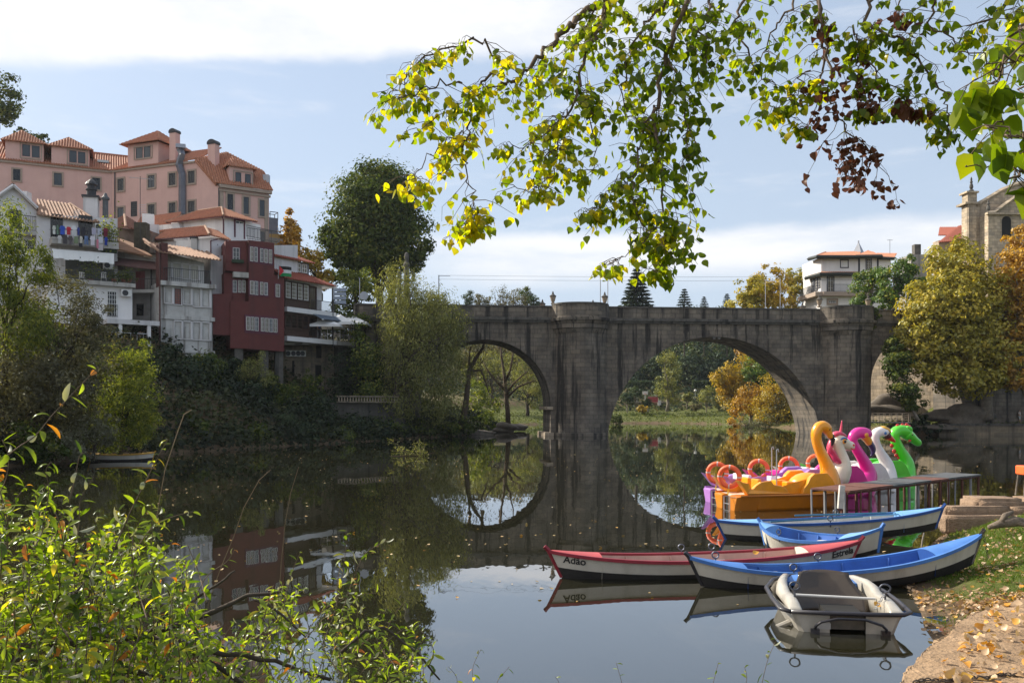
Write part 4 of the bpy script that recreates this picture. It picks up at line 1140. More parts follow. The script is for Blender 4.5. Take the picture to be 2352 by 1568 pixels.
def cafe():
    root = thing('glazed_cafe_house', 'brown timber glazed house with two tiers of dark windows and a terrace', 'house')
    F = Fc(650, 84.0, 770, 90.0)
    # body: white end wall and slabs
    m = MB(); F.wall(m, [(700, 790), (744, 790), (744, 645), (700, 645)], 5, off=-.3); F.wall(m, [(652, 790), (705, 790), (705, 560), (652, 560)], 6, off=-1.3); m.build('wall', white_w, root)
    for (y0, y1, x1) in ((636, 644, 769), (705, 716, 766), (772, 783, 768)):
        xc = (654 + x1) / 2
        u0, u1 = F.uz(654, (y0 + y1) / 2)[0], F.uz(x1, (y0 + y1) / 2 + 9)[0]; z0, z1 = F.uz(660, y1)[1], F.uz(660, y0)[1]
        s = MB(); F.slab(s, u0, u1, z0, z1, -3.5, .35); s.build('floor_slab', white_c, root)
    # glazing: dark timber frame with panes
    for (ya, yb, n) in ((645, 706, 4), (717, 772, 4)):
        u0, u1 = F.uz(655, 700)[0], F.uz(709, 700)[0]; z1 = F.uz(660, ya)[1]; z0 = F.uz(660, yb)[1]
        b = MB(); F.slab(b, u0, u1, z0, z0 + (z1 - z0) * .36, -.1, .0); b.build('panel', wood_d, root)
        for i in range(n):
            a0, a1 = lerp(u0, u1, i / n) + .03, lerp(u0, u1, (i + 1) / n) - .03
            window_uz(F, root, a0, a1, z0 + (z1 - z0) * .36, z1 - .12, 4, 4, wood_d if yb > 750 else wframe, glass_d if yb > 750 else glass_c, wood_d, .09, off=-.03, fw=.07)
        a0, a1 = F.uz(711, 700)[0], F.uz(728, 700)[0]
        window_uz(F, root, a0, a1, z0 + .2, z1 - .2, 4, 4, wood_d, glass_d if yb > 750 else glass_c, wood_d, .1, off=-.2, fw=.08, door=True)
    # dormer strip under the upper roof
    u0, u1 = F.uz(632, 612, -1.4)[0], F.uz(706, 622, -1.4)[0]; z1 = F.uz(660, 600, -1.4)[1]; z0 = F.uz(660, 620, -1.4)[1]
    b = MB(); F.slab(b, u0 - .2, u1 + .25, z0 - .25, z1 + .2, -1.9, -1.43); b.build('dormer', mat('slate_grey', (.11, .12, .135), .6, .1, 3), root)
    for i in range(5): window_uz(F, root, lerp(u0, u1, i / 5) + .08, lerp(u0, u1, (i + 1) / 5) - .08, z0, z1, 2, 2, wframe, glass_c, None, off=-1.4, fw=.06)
    q = MB()
    roof_poly(q, [F.pt(u0 - .5, z1 + .25, -.9), F.pt(u1 + .6, z1 + .25, -.9), F.pt(u1 - .5, z1 + 1.35, -3.6), F.pt(u0 - .5, z1 + 1.6, -3.6)])
    e0, e1 = F.uz(654, 637, .7), F.uz(771, 657, .7); ze = F.uz(655, 637, .7)[1]
    ua, ub = F.uz(652, 637, .7)[0], F.uz(771, 655, .7)[0]
    roof_poly(q, [F.pt(ua, ze, .75), F.pt(ub, ze, .75), F.pt(ub - 3.2, ze + 1.7, -2.6), F.pt(ua, ze + 1.6, -1.5)])
    roof_poly(q, [F.pt(ub, ze, .75), F.pt(ub, ze, -4), F.pt(ub - 3.2, ze + 1.7, -2.6)])
    q.build('roof', tile_r, root)
    # balcony rail, blind and steel post of the terrace
    zf = F.uz(660, 705)[1]; a0, a1 = F.uz(711, 708)[0], F.uz(766, 716)[0]; railing(F, root, a0, a1, zf, zf + 1.05, .25, .14)
    s = MB(); u, z = F.uz(764, 700, .3); F.slab(s, u - .06, u + .06, F.uz(764, 780)[1] - .8, ze - .2, .24, .36); s.build('post', iron, root)
    s = MB(); a0, a1 = F.uz(712, 722)[0], F.uz(764, 730)[0]; z = F.uz(730, 724)[1]; s.prism([F.pt(a0, z, .4), F.pt(a1, z, .4), F.pt(a1, z - .55, 1.6), F.pt(a0, z - .55, 1.6)], (0, 0, .04)); s.build('awning', mat('awning_blue', (.10, .13, .17), .8, .1, 3), root)
    # retaining wall in squared stone beneath
    G = Fc(590, 86.5, 770, 92)
    s = MB(); G.wall(s, [(608, 1000), (800, 1000), (800, 787), (608, 775)], 3.0); s.build('base', rubble, root)
    for x0, x1, y0, y1 in ((758, 770, 790, 822), (756, 770, 838, 885), (703, 708, 828, 880)):
        s = MB(); u0, u1, z0, z1 = G.rect(x0 - 32, y0, x1 - 32, y1); G.slab(s, u0, u1, z0, z1, -.2, .03); s.build('opening', mat('dark_void', (.012, .012, .012), .9, .2, 3), root)
    for i, x in enumerate((659, 671, 682, 692)): ac_unit(G, root, x, 812, .62, .62)
    ac_unit(G, root, 636, 806, .8, .6)
    # terrace slab running on to the right and its wall
    T = Fc(650, 84.0, 770, 90.0)
    s = MB(); ua = F.uz(700, 775)[0]; z1 = F.uz(660, 772)[1]; F.slab(s, ua, ua + 11.6, z1 - .45, z1 - .03, -8, .3); s.build('terrace', concrete, root)
    railing(F, root, F.uz(715, 775)[0], ua + 11.5, z1, z1 + 1.0, .22, .2)
    s = MB(); F.slab(s, ua + 5.6, ua + 13.5, .2, z1 - .5, -9, -.9); s.build('terrace_wall', mat('dark_rubble', (.075, .07, .06), .95, .4, 1.2, streak=.7, scol=(.03, .03, .028), bump=.5), root)
    return F, ua, z1
CF, CUA, CZ = cafe()

# yellow block behind the hotel and the white villa beyond the bridge
def far_buildings():
    root = thing('ochre_building', 'ochre building with a grey stair tower glimpsed right of the pink hotel', 'building')
    F = Fc(600, 125, 690, 128)
    m = MB(); F.wall(m, [(600, 700), (690, 700), (690, 540), (600, 536)], 9); m.build('wall', mat('ochre_render', (.42, .26, .06), .9, .1, 1), root)
    b = MB(); u0, u1, z0, z1 = F.rect(600, 548, 690, 562); F.slab(b, u0, u1, z0, z1, 0, .12); b.build('band', mat('grey_band', (.25, .23, .2), .9, .1, 2), root)
    b = MB(); u0, u1, z0, z1 = F.rect(600, 503, 640, 540); F.slab(b, u0, u1, z0, z1 + .3, -4, -.3); b.build('stair_tower', mat('tower_grey', (.15, .16, .19), .8, .2, 1), root)
    b = MB(); u0, u1, z0, z1 = F.rect(622, 486, 640, 504)
    for u in (u0, u1):
        for o_ in (-.4, -2): b.tube([F.pt(u, z0, o_), F.pt(u, z1, o_)], .06, 5)
    b.tube([F.pt(u0, z1, -.4), F.pt(u1, z1, -.4), F.pt(u1, z1, -2), F.pt(u0, z1, -2)], .06, 5); b.build('roof_frame', iron, root)
    root = thing('white_villa', 'three storey white villa with orange tiled roofs and dark eaves beyond the bridge', 'house')
    A = Fc(1851, 133.5, 1886, 128); B = Fc(1886, 128, 1990, 128.4); C = Fc(1972, 128.6, 2070, 129.2)
    m = MB(); B.wall(m, [(1888, 760), (1990, 760), (1990, 628), (1888, 628)], 7); A.wall(m, [(1851, 760), (1885.5, 760), (1885.5, 628), (1851, 637)], 6)
    A.wall(m, [(1880, 630), (1884.5, 630), (1884.5, 593), (1880, 595)], 6, off=-.4); B.wall(m, [(1888, 630), (1972, 630), (1972, 590), (1888, 590)], 7, off=-.3); C.wall(m, [(1972, 760), (2046, 760), (2046, 593), (1972, 590)], 7)
    m.build('wall', white_c, root)
    q = MB(); zE = B.uz(1886, 631)[1]; e0, e1, e2 = A.hit(1849, 637, .9), B.hit(1887, 626.5, 1.0), B.hit(1973, 627, .9)
    roof_poly(q, [A.hit(1849, 637, .6), B.hit(1884, 627, 1.1), P(1900, 617, 131), P(1888, 622, 133)]); roof_poly(q, [B.hit(1884, 627, 1.1), B.hit(1974, 627.5, 1.0), P(1974, 617, 132), P(1900, 617, 131)])
    roof_poly(q, [A.hit(1857, 594, .4), B.hit(1876, 588, .9), P(1898, 578, 132), P(1890, 579, 135)]); roof_poly(q, [B.hit(1876, 588, .9), B.hit(1972, 588.5, .9), P(1978, 577, 134), P(1898, 578, 132)])
    roof_poly(q, [C.hit(1966, 587, 1.2), C.hit(2026, 586, 1.2), P(1994, 575, 133)]); roof_poly(q, [C.hit(2018, 590, .6), C.hit(2054, 591, .6), P(2060, 582, 137), P(2014, 581, 136)]); q.build('roof', tile_n, root)
    ev = MB(); ev.tube([A.hit(1857, 595, .4), B.hit(1876, 590, .85), B.hit(1972, 590.3, .85)], .28, 4); ev.tube([A.hit(1850, 639, .6), B.hit(1884, 629.5, 1.0), B.hit(1974, 630, .9)], .28, 4); ev.tube([C.hit(1966, 589.5, 1.1), C.hit(2026, 588.5, 1.1)], .28, 4); ev.tube([C.hit(2020, 592.5, .6), C.hit(2054, 594, .6)], .24, 4); ev.build('eaves', mat('eave_green', (.03, .035, .033), .7, .2, 3), root)
    navy = mat('navy_trim', (.03, .03, .045), .6, .1, 3)
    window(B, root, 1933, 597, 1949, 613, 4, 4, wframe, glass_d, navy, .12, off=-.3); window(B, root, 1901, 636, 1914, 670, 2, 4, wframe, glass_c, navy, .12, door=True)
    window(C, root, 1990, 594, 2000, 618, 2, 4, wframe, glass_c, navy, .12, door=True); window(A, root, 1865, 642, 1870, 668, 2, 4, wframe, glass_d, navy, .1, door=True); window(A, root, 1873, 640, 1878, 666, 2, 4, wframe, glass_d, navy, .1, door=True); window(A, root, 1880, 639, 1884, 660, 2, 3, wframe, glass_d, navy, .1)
    window(B, root, 1903, 690, 1920, 696, 4, 2, wframe, glass_d, stone_t, .3)
    st = MB(); F2 = B
    for u in (C.uz(1973, 600)[0], C.uz(2016, 600)[0]): C.slab(st, u - .12, u + .12, C.uz(1990, 640)[1], C.uz(1990, 590)[1], 0, .06)
    st.build('corner_post', navy, root)
    s = MB(); zf = B.uz(1930, 672)[1]; B.slab(s, -.1, B.uz(1985, 672)[0], zf - .6, zf, -.1, 1.1); A.slab(s, -.1, A.len + .8, zf - .6, zf - .002, -.1, 1.2); s.build('balcony', stone_t, root)
    railing(B, root, 0.4, B.uz(1970, 672)[0], zf, zf + 1.1, 1.0, .16); railing(A, root, .1, A.len, zf, zf + 1.1, 1.1, .16)
    s = MB(); p = P(1990, 572, 133.5); s.lathe([(1.0, -.7), (.85, -.2), (.12, 1.2), (.1, 1.6)], 4, p + Vector((-1.2, 0, -.3))); s.build('roof_lantern', mat('zinc_bright', (.30, .31, .34), .4, .1, 2, metal=.6), root)
    for x, y in ((2044, 558),): 
        s = MB(); p = P(x, 583, 133); s.tube([p, p + Vector((0, 0, 2.2))], .03, 4); s.tube([p + Vector((-.4, 0, 2.1)), p + Vector((.4, 0, 2.1))], .03, 4); s.build('aerial', iron, root)
    # the church front at the right edge
    root = thing('stone_church', 'sandstone church front with gable, finials and dark bell opening behind golden trees', 'church')
    F = Fc(2221, 118, 2420, 118.6)
    m = MB(); F.wall(m, [(2221, 760), (2420, 760), (2420, 420), (2340, 424), (2300, 440), (2262, 462), (2243, 472), (2221, 472)], 1.3); m.build('wall', granite_pale, root)
    S = Fc(2270, 116, 2420, 116.5)
    m = MB(); S.wall(m, [(2270, 760), (2420, 760), (2420, 488), (2330, 456), (2284, 490), (2270, 492)], 3); m.build('porch', granite_pale, root)
    c = MB(); u0, u1, z0, z1 = F.rect(2214, 468, 2246, 476)
    F.slab(c, F.uz(2213, 467)[0], F.uz(2250, 467)[0], F.uz(2230, 470)[1], F.uz(2230, 467)[1] + .1, -1.8, .5); F.slab(c, F.uz(2217, 441)[0], F.uz(2245, 441)[0], F.uz(2230, 444)[1], F.uz(2230, 440)[1], -1.5, .4)
    F.slab(c, F.uz(2222, 441)[0], F.uz(2243, 441)[0], F.uz(2230, 467)[1], F.uz(2230, 444)[1], -1.3, .1)
    F.slab(c, F.uz(2222, 480)[0], F.uz(2240, 480)[0], 14, F.uz(2230, 470)[1], -.1, .25); F.slab(c, F.uz(2268, 480)[0], F.uz(2280, 480)[0], 14, F.uz(2230, 495)[1], -.1, .25)
    c.tube([F.hit(2243, 470, .1), F.hit(2262, 460, .1), F.hit(2300, 437, .1), F.hit(2340, 421, .1), F.hit(2420, 417, .1)], .28, 4)
    c.tube([S.hit(2272, 490, .15), S.hit(2284, 488, .2), S.hit(2330, 454, .2), S.hit(2400, 494, .2)], .3, 4); S.slab(c, S.uz(2264, 492)[0], S.uz(2420, 492)[0], S.uz(2300, 494)[1], S.uz(2300, 489)[1], -.2, .45)
    c.build('cornice', granite_pale, root)
    o_ = MB(); u0, u1, z0, z1 = S.rect(2301, 497, 2322, 547); S.slab(o_, u0, u1, z0, z1 - .6, -.3, .03); o_.prism([S.pt((u0 + u1) / 2 + (u1 - u0) / 2 * math.cos(a), z1 - .6 + (u1 - u0) / 2 * math.sin(a), .03) for a in [i * math.pi / 10 for i in range(11)]], -S.n * .3); o_.build('bell_opening', mat('dark_void', (.012, .012, .012), .9, .2, 3), root)
    for (Fx, x, y, h) in ((F, 2231, 440, 1.9), (S, 2270, 490, 1.7), (F, 2331, 422, 1.8)):
        s = MB(); p = Fx.hit(x, y, -.3); s.lathe([(.32, 0), (.34, .15), (.16, .3), (.26, .55), (.2, .95), (.12, 1.1), (.2, 1.25), (.12, 1.45), (.13, 1.7), (.02, h + .1)], 9, p); s.build('finial', granite_dk, root)
    root = thing('convent_roof_building', 'low wing with a red clay tile roof left of the church', 'building')
    F = Fc(2155, 122.5, 2225, 122.8)
    m = MB(); F.wall(m, [(2156, 760), (2225, 760), (2225, 550), (2156, 552)], 1.5); m.build('wall', granite_pale, root)
    q = MB(); roof_poly(q, [F.hit(2155, 556, .4), F.hit(2226, 552, .4), F.hit(2226, 515, -4), F.hit(2200, 524, -4)]); roof_poly(q, [F.hit(2155, 540, -2), F.hit(2215, 540, -2), F.hit(2220, 521, -6), F.hit(2157, 526, -6)]); q.build('roof', tile_r, root)
    root = thing('far_chimney_house', 'chimney stack and roof peeping over the green tree right of the villa', 'building')
    p = P(2102, 575, 140); s = MB(); s.box(p + Vector((0, 0, -6.5)), (3.2, 4, 11)); s.build('wall', grey_w, root); s = MB(); s.box(p + Vector((.2, 0, .1)), (1.0, 1.0, 1.6)); s.build('chimney', granite_dk, root)
far_buildings()

# ------------------------------------------------------------------ trees and shrubs
lm_dark = leafmat('leaf_dark_green', [(.022, .04, .008), (.055, .085, .016), (.10, .135, .024), (.22, .22, .04)], .35, .03)
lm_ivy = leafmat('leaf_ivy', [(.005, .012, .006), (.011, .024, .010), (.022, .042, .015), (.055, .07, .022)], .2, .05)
lm_willow = leafmat('leaf_willow', [(.08, .09, .025), (.15, .165, .045), (.23, .24, .07), (.36, .34, .11)], .4, .06)
lm_olive = leafmat('leaf_olive', [(.045, .04, .022), (.085, .078, .035), (.13, .12, .05), (.21, .19, .09)], .35, .08)
lm_lime = leafmat('leaf_lime', [(.06, .085, .014), (.12, .16, .02), (.21, .245, .032), (.38, .37, .055)], .5, .05)
lm_gold = leafmat('leaf_gold', [(.18, .14, .02), (.34, .25, .025), (.48, .33, .035), (.58, .36, .035)], .4, .06)
lm_plane = leafmat('leaf_plane', [(.13, .125, .018), (.26, .235, .026), (.42, .35, .036), (.58, .44, .06)], .4, .07)
lm_orange = leafmat('leaf_orange', [(.22, .13, .025), (.38, .21, .025), (.52, .30, .03), (.62, .40, .06)], .4, .06)
lm_green = leafmat('leaf_green', [(.03, .065, .01), (.06, .12, .018), (.10, .18, .022), (.28, .27, .03)], .4, .06)
lm_wood = leafmat('leaf_wood', [(.024, .044, .03), (.042, .07, .042), (.07, .10, .052), (.12, .14, .06)], .25, .03)
lm_fir = leafmat('leaf_fir', [(.02, .035, .03), (.035, .055, .045), (.05, .075, .06), (.07, .09, .065)], .2, .04)
lm_brown = leafmat('leaf_brown', [(.07, .06, .03), (.11, .10, .045), (.14, .13, .05), (.20, .16, .07)], .3, .05)
lm_grey = leafmat('leaf_grey', [(.09, .095, .06), (.14, .145, .09), (.2, .2, .13), (.3, .29, .2)], .35, .06)

def E(x, y, rx, ry, d, rd=None):
    s = d / FPX
    return (P(x, y, d), (rx * s, (rd if rd else (rx + ry) / 2 * s), ry * s))
def T(name, label, cat, bx, by, d, ells, n, size, lm, bark=None, base=None, **kw):
    n = int(n * 1.45); ells = [(e[0], e[1], e[2] * 1.07, e[3] * 1.07) + tuple(e[4:]) for e in ells]; kw.setdefault('clump', .36)
    b = base if base is not None else P(bx, by, d)
    return tree(name, label, cat, b, [E(*e) for e in ells], n, size, lm, bark or bark_d, **kw)
def bush(name, label, d, ells, n, size, lm, cat='shrub', group=None, **kw):
    x, y = ells[0][0], ells[0][1] + ells[0][3]
    p = P(x, y, d); 
    return tree(name, label, cat, p, [E(*e) for e in ells], n, size, lm, bark_d, group, trunk_r=kw.pop('trunk_r', .08), limbs=kw.pop('limbs', 8), **kw)

# left bank, near
bush('shade_thicket', 'dark thicket under the olive willow at the left edge', 47, [(70, 930, 110, 110, 49), (170, 975, 90, 70, 48), (-20, 900, 90, 130, 49), (120, 860, 80, 60, 49.5)], 9000, .22, lm_olive, aspect=.4, clump=.4, k=44)
T('willow_tree', 'tall bright green willow at the left edge, over the gabled house', 'tree', -10, 1085, 46,
  [(25, 565, 45, 100, 46), (10, 660, 70, 90, 46), (-70, 560, 70, 110, 46), (90, 610, 40, 50, 45), (60, 750, 75, 80, 45)], 7800, .24, lm_lime, aspect=.3, clump=.36, k=30, trunk_r=.2, hang=True, flat=1.0)
T('olive_willow', 'grey olive willow tree with dark boughs in front of the terraced house', 'tree', 70, 1070, 48,
  [(130, 700, 95, 85, 48), (190, 790, 85, 100, 47.5), (80, 850, 110, 110, 46), (150, 900, 95, 90, 46), (20, 930, 80, 110, 45), (230, 760, 45, 60, 48)], 13000, .20, lm_olive, aspect=.35, clump=.34, k=34, trunk_r=.2, limbs=22, trunks=2)
T('green_willow', 'green willow shrub with upright shoots at the water, below the porch', 'shrub', 275, 1048, 50,
  [(285, 900, 62, 75, 50), (265, 970, 75, 65, 49.5), (335, 830, 22, 50, 50), (300, 845, 30, 55, 50), (255, 830, 30, 40, 50), (345, 950, 25, 50, 50), (325, 990, 30, 45, 50)], 8500, .19, lm_lime, aspect=.3, clump=.42, k=30, trunk_r=.1, limbs=16, trunks=3)
bush('grey_shrub', 'pale grey leaved shrub leaning over the water left of the ivy bank', 47, [(215, 1000, 60, 55, 47), (150, 1020, 80, 50, 46), (245, 985, 30, 50, 47.5)], 3600, .17, lm_grey, aspect=.3)
bush('dark_shrub', 'dark shrub at the left edge standing at the waterline', 45, [(30, 1020, 90, 70, 45), (100, 1030, 60, 45, 45)], 2600, .2, lm_dark)
T('hill_tree', 'dark tree on the hill at the left edge, above the hotel roof', 'tree', -10, 330, 135, [(2, 215, 44, 62, 135), (-50, 210, 50, 80, 135), (15, 270, 34, 38, 135)], 2600, .5, lm_dark)
bush('roof_bush', 'small bush showing behind the hotel roof ridge', 132, [(55, 305, 25, 12, 132), (95, 318, 25, 10, 132)], 500, .4, lm_dark)

# ivy bank beneath the houses
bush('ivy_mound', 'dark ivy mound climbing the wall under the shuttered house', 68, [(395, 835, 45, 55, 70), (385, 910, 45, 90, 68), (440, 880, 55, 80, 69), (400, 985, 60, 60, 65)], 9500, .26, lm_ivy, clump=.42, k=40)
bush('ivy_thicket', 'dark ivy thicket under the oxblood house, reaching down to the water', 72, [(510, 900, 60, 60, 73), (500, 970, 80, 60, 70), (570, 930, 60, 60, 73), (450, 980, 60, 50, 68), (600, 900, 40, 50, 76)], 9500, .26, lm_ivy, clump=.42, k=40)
bush('sunlit_shrub', 'pale sunlit shrub in front of the posts of the oxblood house', 74, [(580, 845, 32, 28, 74), (598, 822, 10, 25, 74), (612, 868, 26, 22, 74), (560, 860, 25, 22, 74)], 1500, .2, lm_willow, aspect=.4, clump=.45)
bush('blue_shrub', 'blue grey shrub on the bank between two dark thickets', 72, [(630, 985, 55, 42, 72), (650, 960, 40, 40, 73)], 2600, .2, lm_wood, aspect=.35)
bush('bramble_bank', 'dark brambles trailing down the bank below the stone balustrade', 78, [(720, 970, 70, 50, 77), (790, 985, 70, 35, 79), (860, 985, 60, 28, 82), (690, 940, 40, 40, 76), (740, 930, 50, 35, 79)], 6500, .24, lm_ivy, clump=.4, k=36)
bush('wall_creeper', 'dark creeper hanging over the terrace wall beside the stone wall', 87, [(775, 880, 25, 85, 88), (815, 880, 45, 90, 88.5), (860, 870, 35, 90, 89), (800, 940, 60, 40, 87), (880, 930, 40, 50, 88)], 6500, .28, lm_ivy, clump=.4, k=36)
bush('post_creeper', 'green creeper at the foot of the stone wall under the cafe', 80, [(672, 905, 28, 40, 80), (700, 880, 22, 40, 82), (725, 900, 25, 50, 83)], 1800, .22, lm_dark)

for i, (x, y, rx, ry, d, lb) in enumerate([(420, 1000, 60, 48, 63, 'dark shrub overhanging the water below the ivy mound'), (500, 1005, 60, 40, 66, 'dark shrub overhanging the water left of the grey blue one'), (575, 1005, 50, 36, 68, 'low dark shrub at the waterline under the thicket'), (690, 1000, 45, 30, 72, 'low dark shrub at the waterline under the brambles'), (770, 1003, 50, 24, 77, 'flat dark shrub at the waterline, middle of the left bank'), (850, 1000, 50, 20, 81, 'flat dark shrub at the waterline left of the pale willow'), (620, 900, 45, 40, 77, 'dark bush on the slope behind the sunlit shrub'), (680, 960, 40, 45, 76, 'dark bush on the slope below the stone wall'), (470, 850, 40, 45, 72, 'dark bush on the slope under the shuttered house'), (530, 860, 40, 40, 75, 'dark bush under the left posts of the red house')]):
    bush('bank_shrub', lb, d, [(x, y, rx, ry, d), (x + rx * .4, y - ry * .3, rx * .6, ry * .7, d + .6)], 2600, .27, lm_ivy if i % 2 else lm_dark, group='dark shrubs on the left bank', clump=.42, k=30)
# behind the cafe
T('broad_tree', 'big dense round crowned dark green tree behind the cafe', 'tree', 875, 725, 112,
  [(865, 520, 95, 110, 112), (862, 470, 105, 98, 112), (870, 440, 85, 70, 112), (812, 540, 82, 75, 112), (920, 540, 78, 80, 112), (865, 590, 95, 48, 112), (962, 585, 40, 42, 112), (765, 560, 40, 45, 112), (790, 625, 42, 38, 112)], 32000, .42, lm_dark, clump=.30, k=90, trunk_r=.5, trunks=2, split=P(872, 640, 112), limbs=18, shell=.55)
T('golden_spire_tree', 'narrow golden autumn tree with a pointed top left of the big round tree', 'tree', 668, 690, 110, [(668, 575, 38, 35, 110), (668, 535, 22, 35, 110), (664, 505, 9, 30, 110), (640, 590, 22, 25, 110)], 2800, .36, lm_orange, clump=.35)
T('yellow_bush_tree', 'yellow green tree low behind the cafe roof', 'tree', 735, 690, 108, [(728, 610, 26, 40, 108), (705, 590, 18, 25, 110), (745, 640, 25, 30, 108)], 1700, .34, lm_gold)
T('street_tree', 'small bright street tree behind the direction sign', 'tree', 815, 730, 103, [(815, 670, 34, 38, 103), (800, 640, 25, 25, 104), (838, 655, 25, 40, 103), (785, 700, 25, 25, 103)], 2600, .30, lm_lime)
T('riverside_willow', 'large pale willow in front of the left end of the bridge', 'tree', 908, 990, 86,
  [(922, 668, 60, 64, 88), (965, 730, 92, 78, 88), (915, 745, 46, 70, 87), (1022, 750, 55, 55, 89), (932, 840, 56, 85, 86), (985, 850, 78, 100, 87), (1042, 830, 34, 75, 88), (908, 930, 42, 45, 85), (1005, 690, 34, 30, 90), (1010, 930, 50, 45, 87)], 20000, .30, lm_willow, aspect=.28, clump=.36, k=60, trunk_r=.35, split=P(922, 800, 86), limbs=26, hang=True, flat=1.1)
bush('wall_shrubs', 'dark leafy shrubs on the bank between the terrace wall and the pale willow', 86, [(845, 830, 40, 70, 87), (860, 920, 50, 60, 86), (820, 760, 18, 35, 89), (880, 980, 50, 30, 84), (828, 735, 30, 30, 91.5), (800, 725, 18, 20, 93)], 6200, .28, lm_dark, clump=.42, k=36)
bush('terrace_hedge', 'dark hedge mass behind the white parasols of the cafe terrace', 100, [(765, 745, 40, 40, 100), (810, 755, 40, 38, 100.5), (850, 765, 36, 40, 100), (735, 755, 30, 35, 99)], 5200, .3, lm_dark, clump=.45, k=34)
bush('thin_bush', 'thin leafed bush over the parapet at the left end of the bridge', 96, [(1025, 705, 32, 28, 96), (1055, 715, 25, 18, 96)], 700, .26, lm_brown, aspect=.35)

# through the left arch
def bare_tree(name, label, d, limbs_, r0, leaf=None, cat='tree'):
    x, y = limbs_[0][0]
    b = P(x, y, d); t = thing(name, label, cat, b)
    m = MB(); tips = []
    for li in limbs_:
        pts = [P(px, py, d + .02 * i) - b for i, (px, py) in enumerate(li)]
        k = len(pts); r_ = r0 if li is limbs_[0] else r0 * .5
        m.tube(pts, [r_ * lerp(1, .3, i / (k - 1)) for i in range(k)], 7)
        for _ in range(7):
            i = R.randint(1, k - 1); q = pts[i - 1].lerp(pts[i], R.random())
            e = q + Vector((R.uniform(-1.3, 1.3), R.uniform(-1.2, 1.2), R.uniform(.2, 1.7))); m.tube(limb_path(q, e, 4, .07), [r_ * .2 * lerp(1, .2, j / 4) for j in range(5)], 5); tips.append(e)
    m.build('trunk', bark_b, t, smooth=True)
    if leaf:
        lm, n, s = leaf
        C = np.array([tips[R.randrange(len(tips))] for _ in range(n)]) + NR.normal(size=(n, 3)) * .55
        leaf_cards('crown', C, NR.normal(size=(n, 3)), s, lm, t, .5)
bare_tree('bare_tree', 'half bare forked tree standing under the left arch', 108, [[(1168, 975), (1166, 940), (1162, 905), (1160, 880), (1158, 855), (1152, 820), (1150, 790)], [(1162, 905), (1180, 880), (1200, 862), (1215, 850)], [(1165, 912), (1190, 888), (1215, 878), (1232, 874)], [(1160, 878), (1172, 850), (1178, 815), (1180, 792)], [(1160, 895), (1135, 870), (1120, 850), (1110, 830)]], .34, (lm_brown, 700, .22))
bare_tree('leaning_tree', 'dark leaning tree trunk at the left springing of the left arch', 97, [[(1060, 985), (1070, 930), (1075, 880), (1078, 850), (1095, 820), (1110, 798), (1112, 780)], [(1076, 865), (1078, 830), (1080, 795)], [(1080, 852), (1105, 850), (1115, 875), (1122, 900)]], .38, (lm_brown, 600, .22))
bush('arch_shrub', 'yellow green shrubs behind the bare tree under the left arch', 124, [(1100, 900, 35, 40, 124), (1125, 930, 40, 35, 122), (1090, 950, 40, 30, 118)], 2600, .3, lm_lime)
T('park_willow', 'grey green weeping tree beyond the river, seen at the right of the left arch', 'tree', 1212, 955, 158, [(1212, 885, 34, 45, 158), (1235, 905, 30, 40, 158), (1195, 860, 25, 30, 160)], 2600, .34, lm_willow, aspect=.35, hang=True)
T('arch_yellow_tree', 'pale green leaved tree high in the left arch opening', 'tree', 1130, 930, 175, [(1125, 835, 45, 40, 175), (1175, 845, 40, 35, 178), (1090, 850, 30, 40, 175)], 2400, .42, lm_willow)
T('arch_brown_tree', 'brownish wooded tree at the back of the left arch opening', 'tree', 1150, 900, 205, [(1140, 810, 60, 40, 205), (1200, 820, 50, 45, 205), (1080, 820, 40, 50, 205), (1220, 860, 40, 50, 205)], 3400, .6, lm_brown)
bush('waterside_grass_bush', 'dark shrub at the river edge left of the left arch', 92, [(1010, 985, 60, 22, 92), (950, 985, 50, 25, 88), (1070, 975, 40, 22, 95), (1110, 970, 30, 25, 105)], 3200, .26, lm_dark)

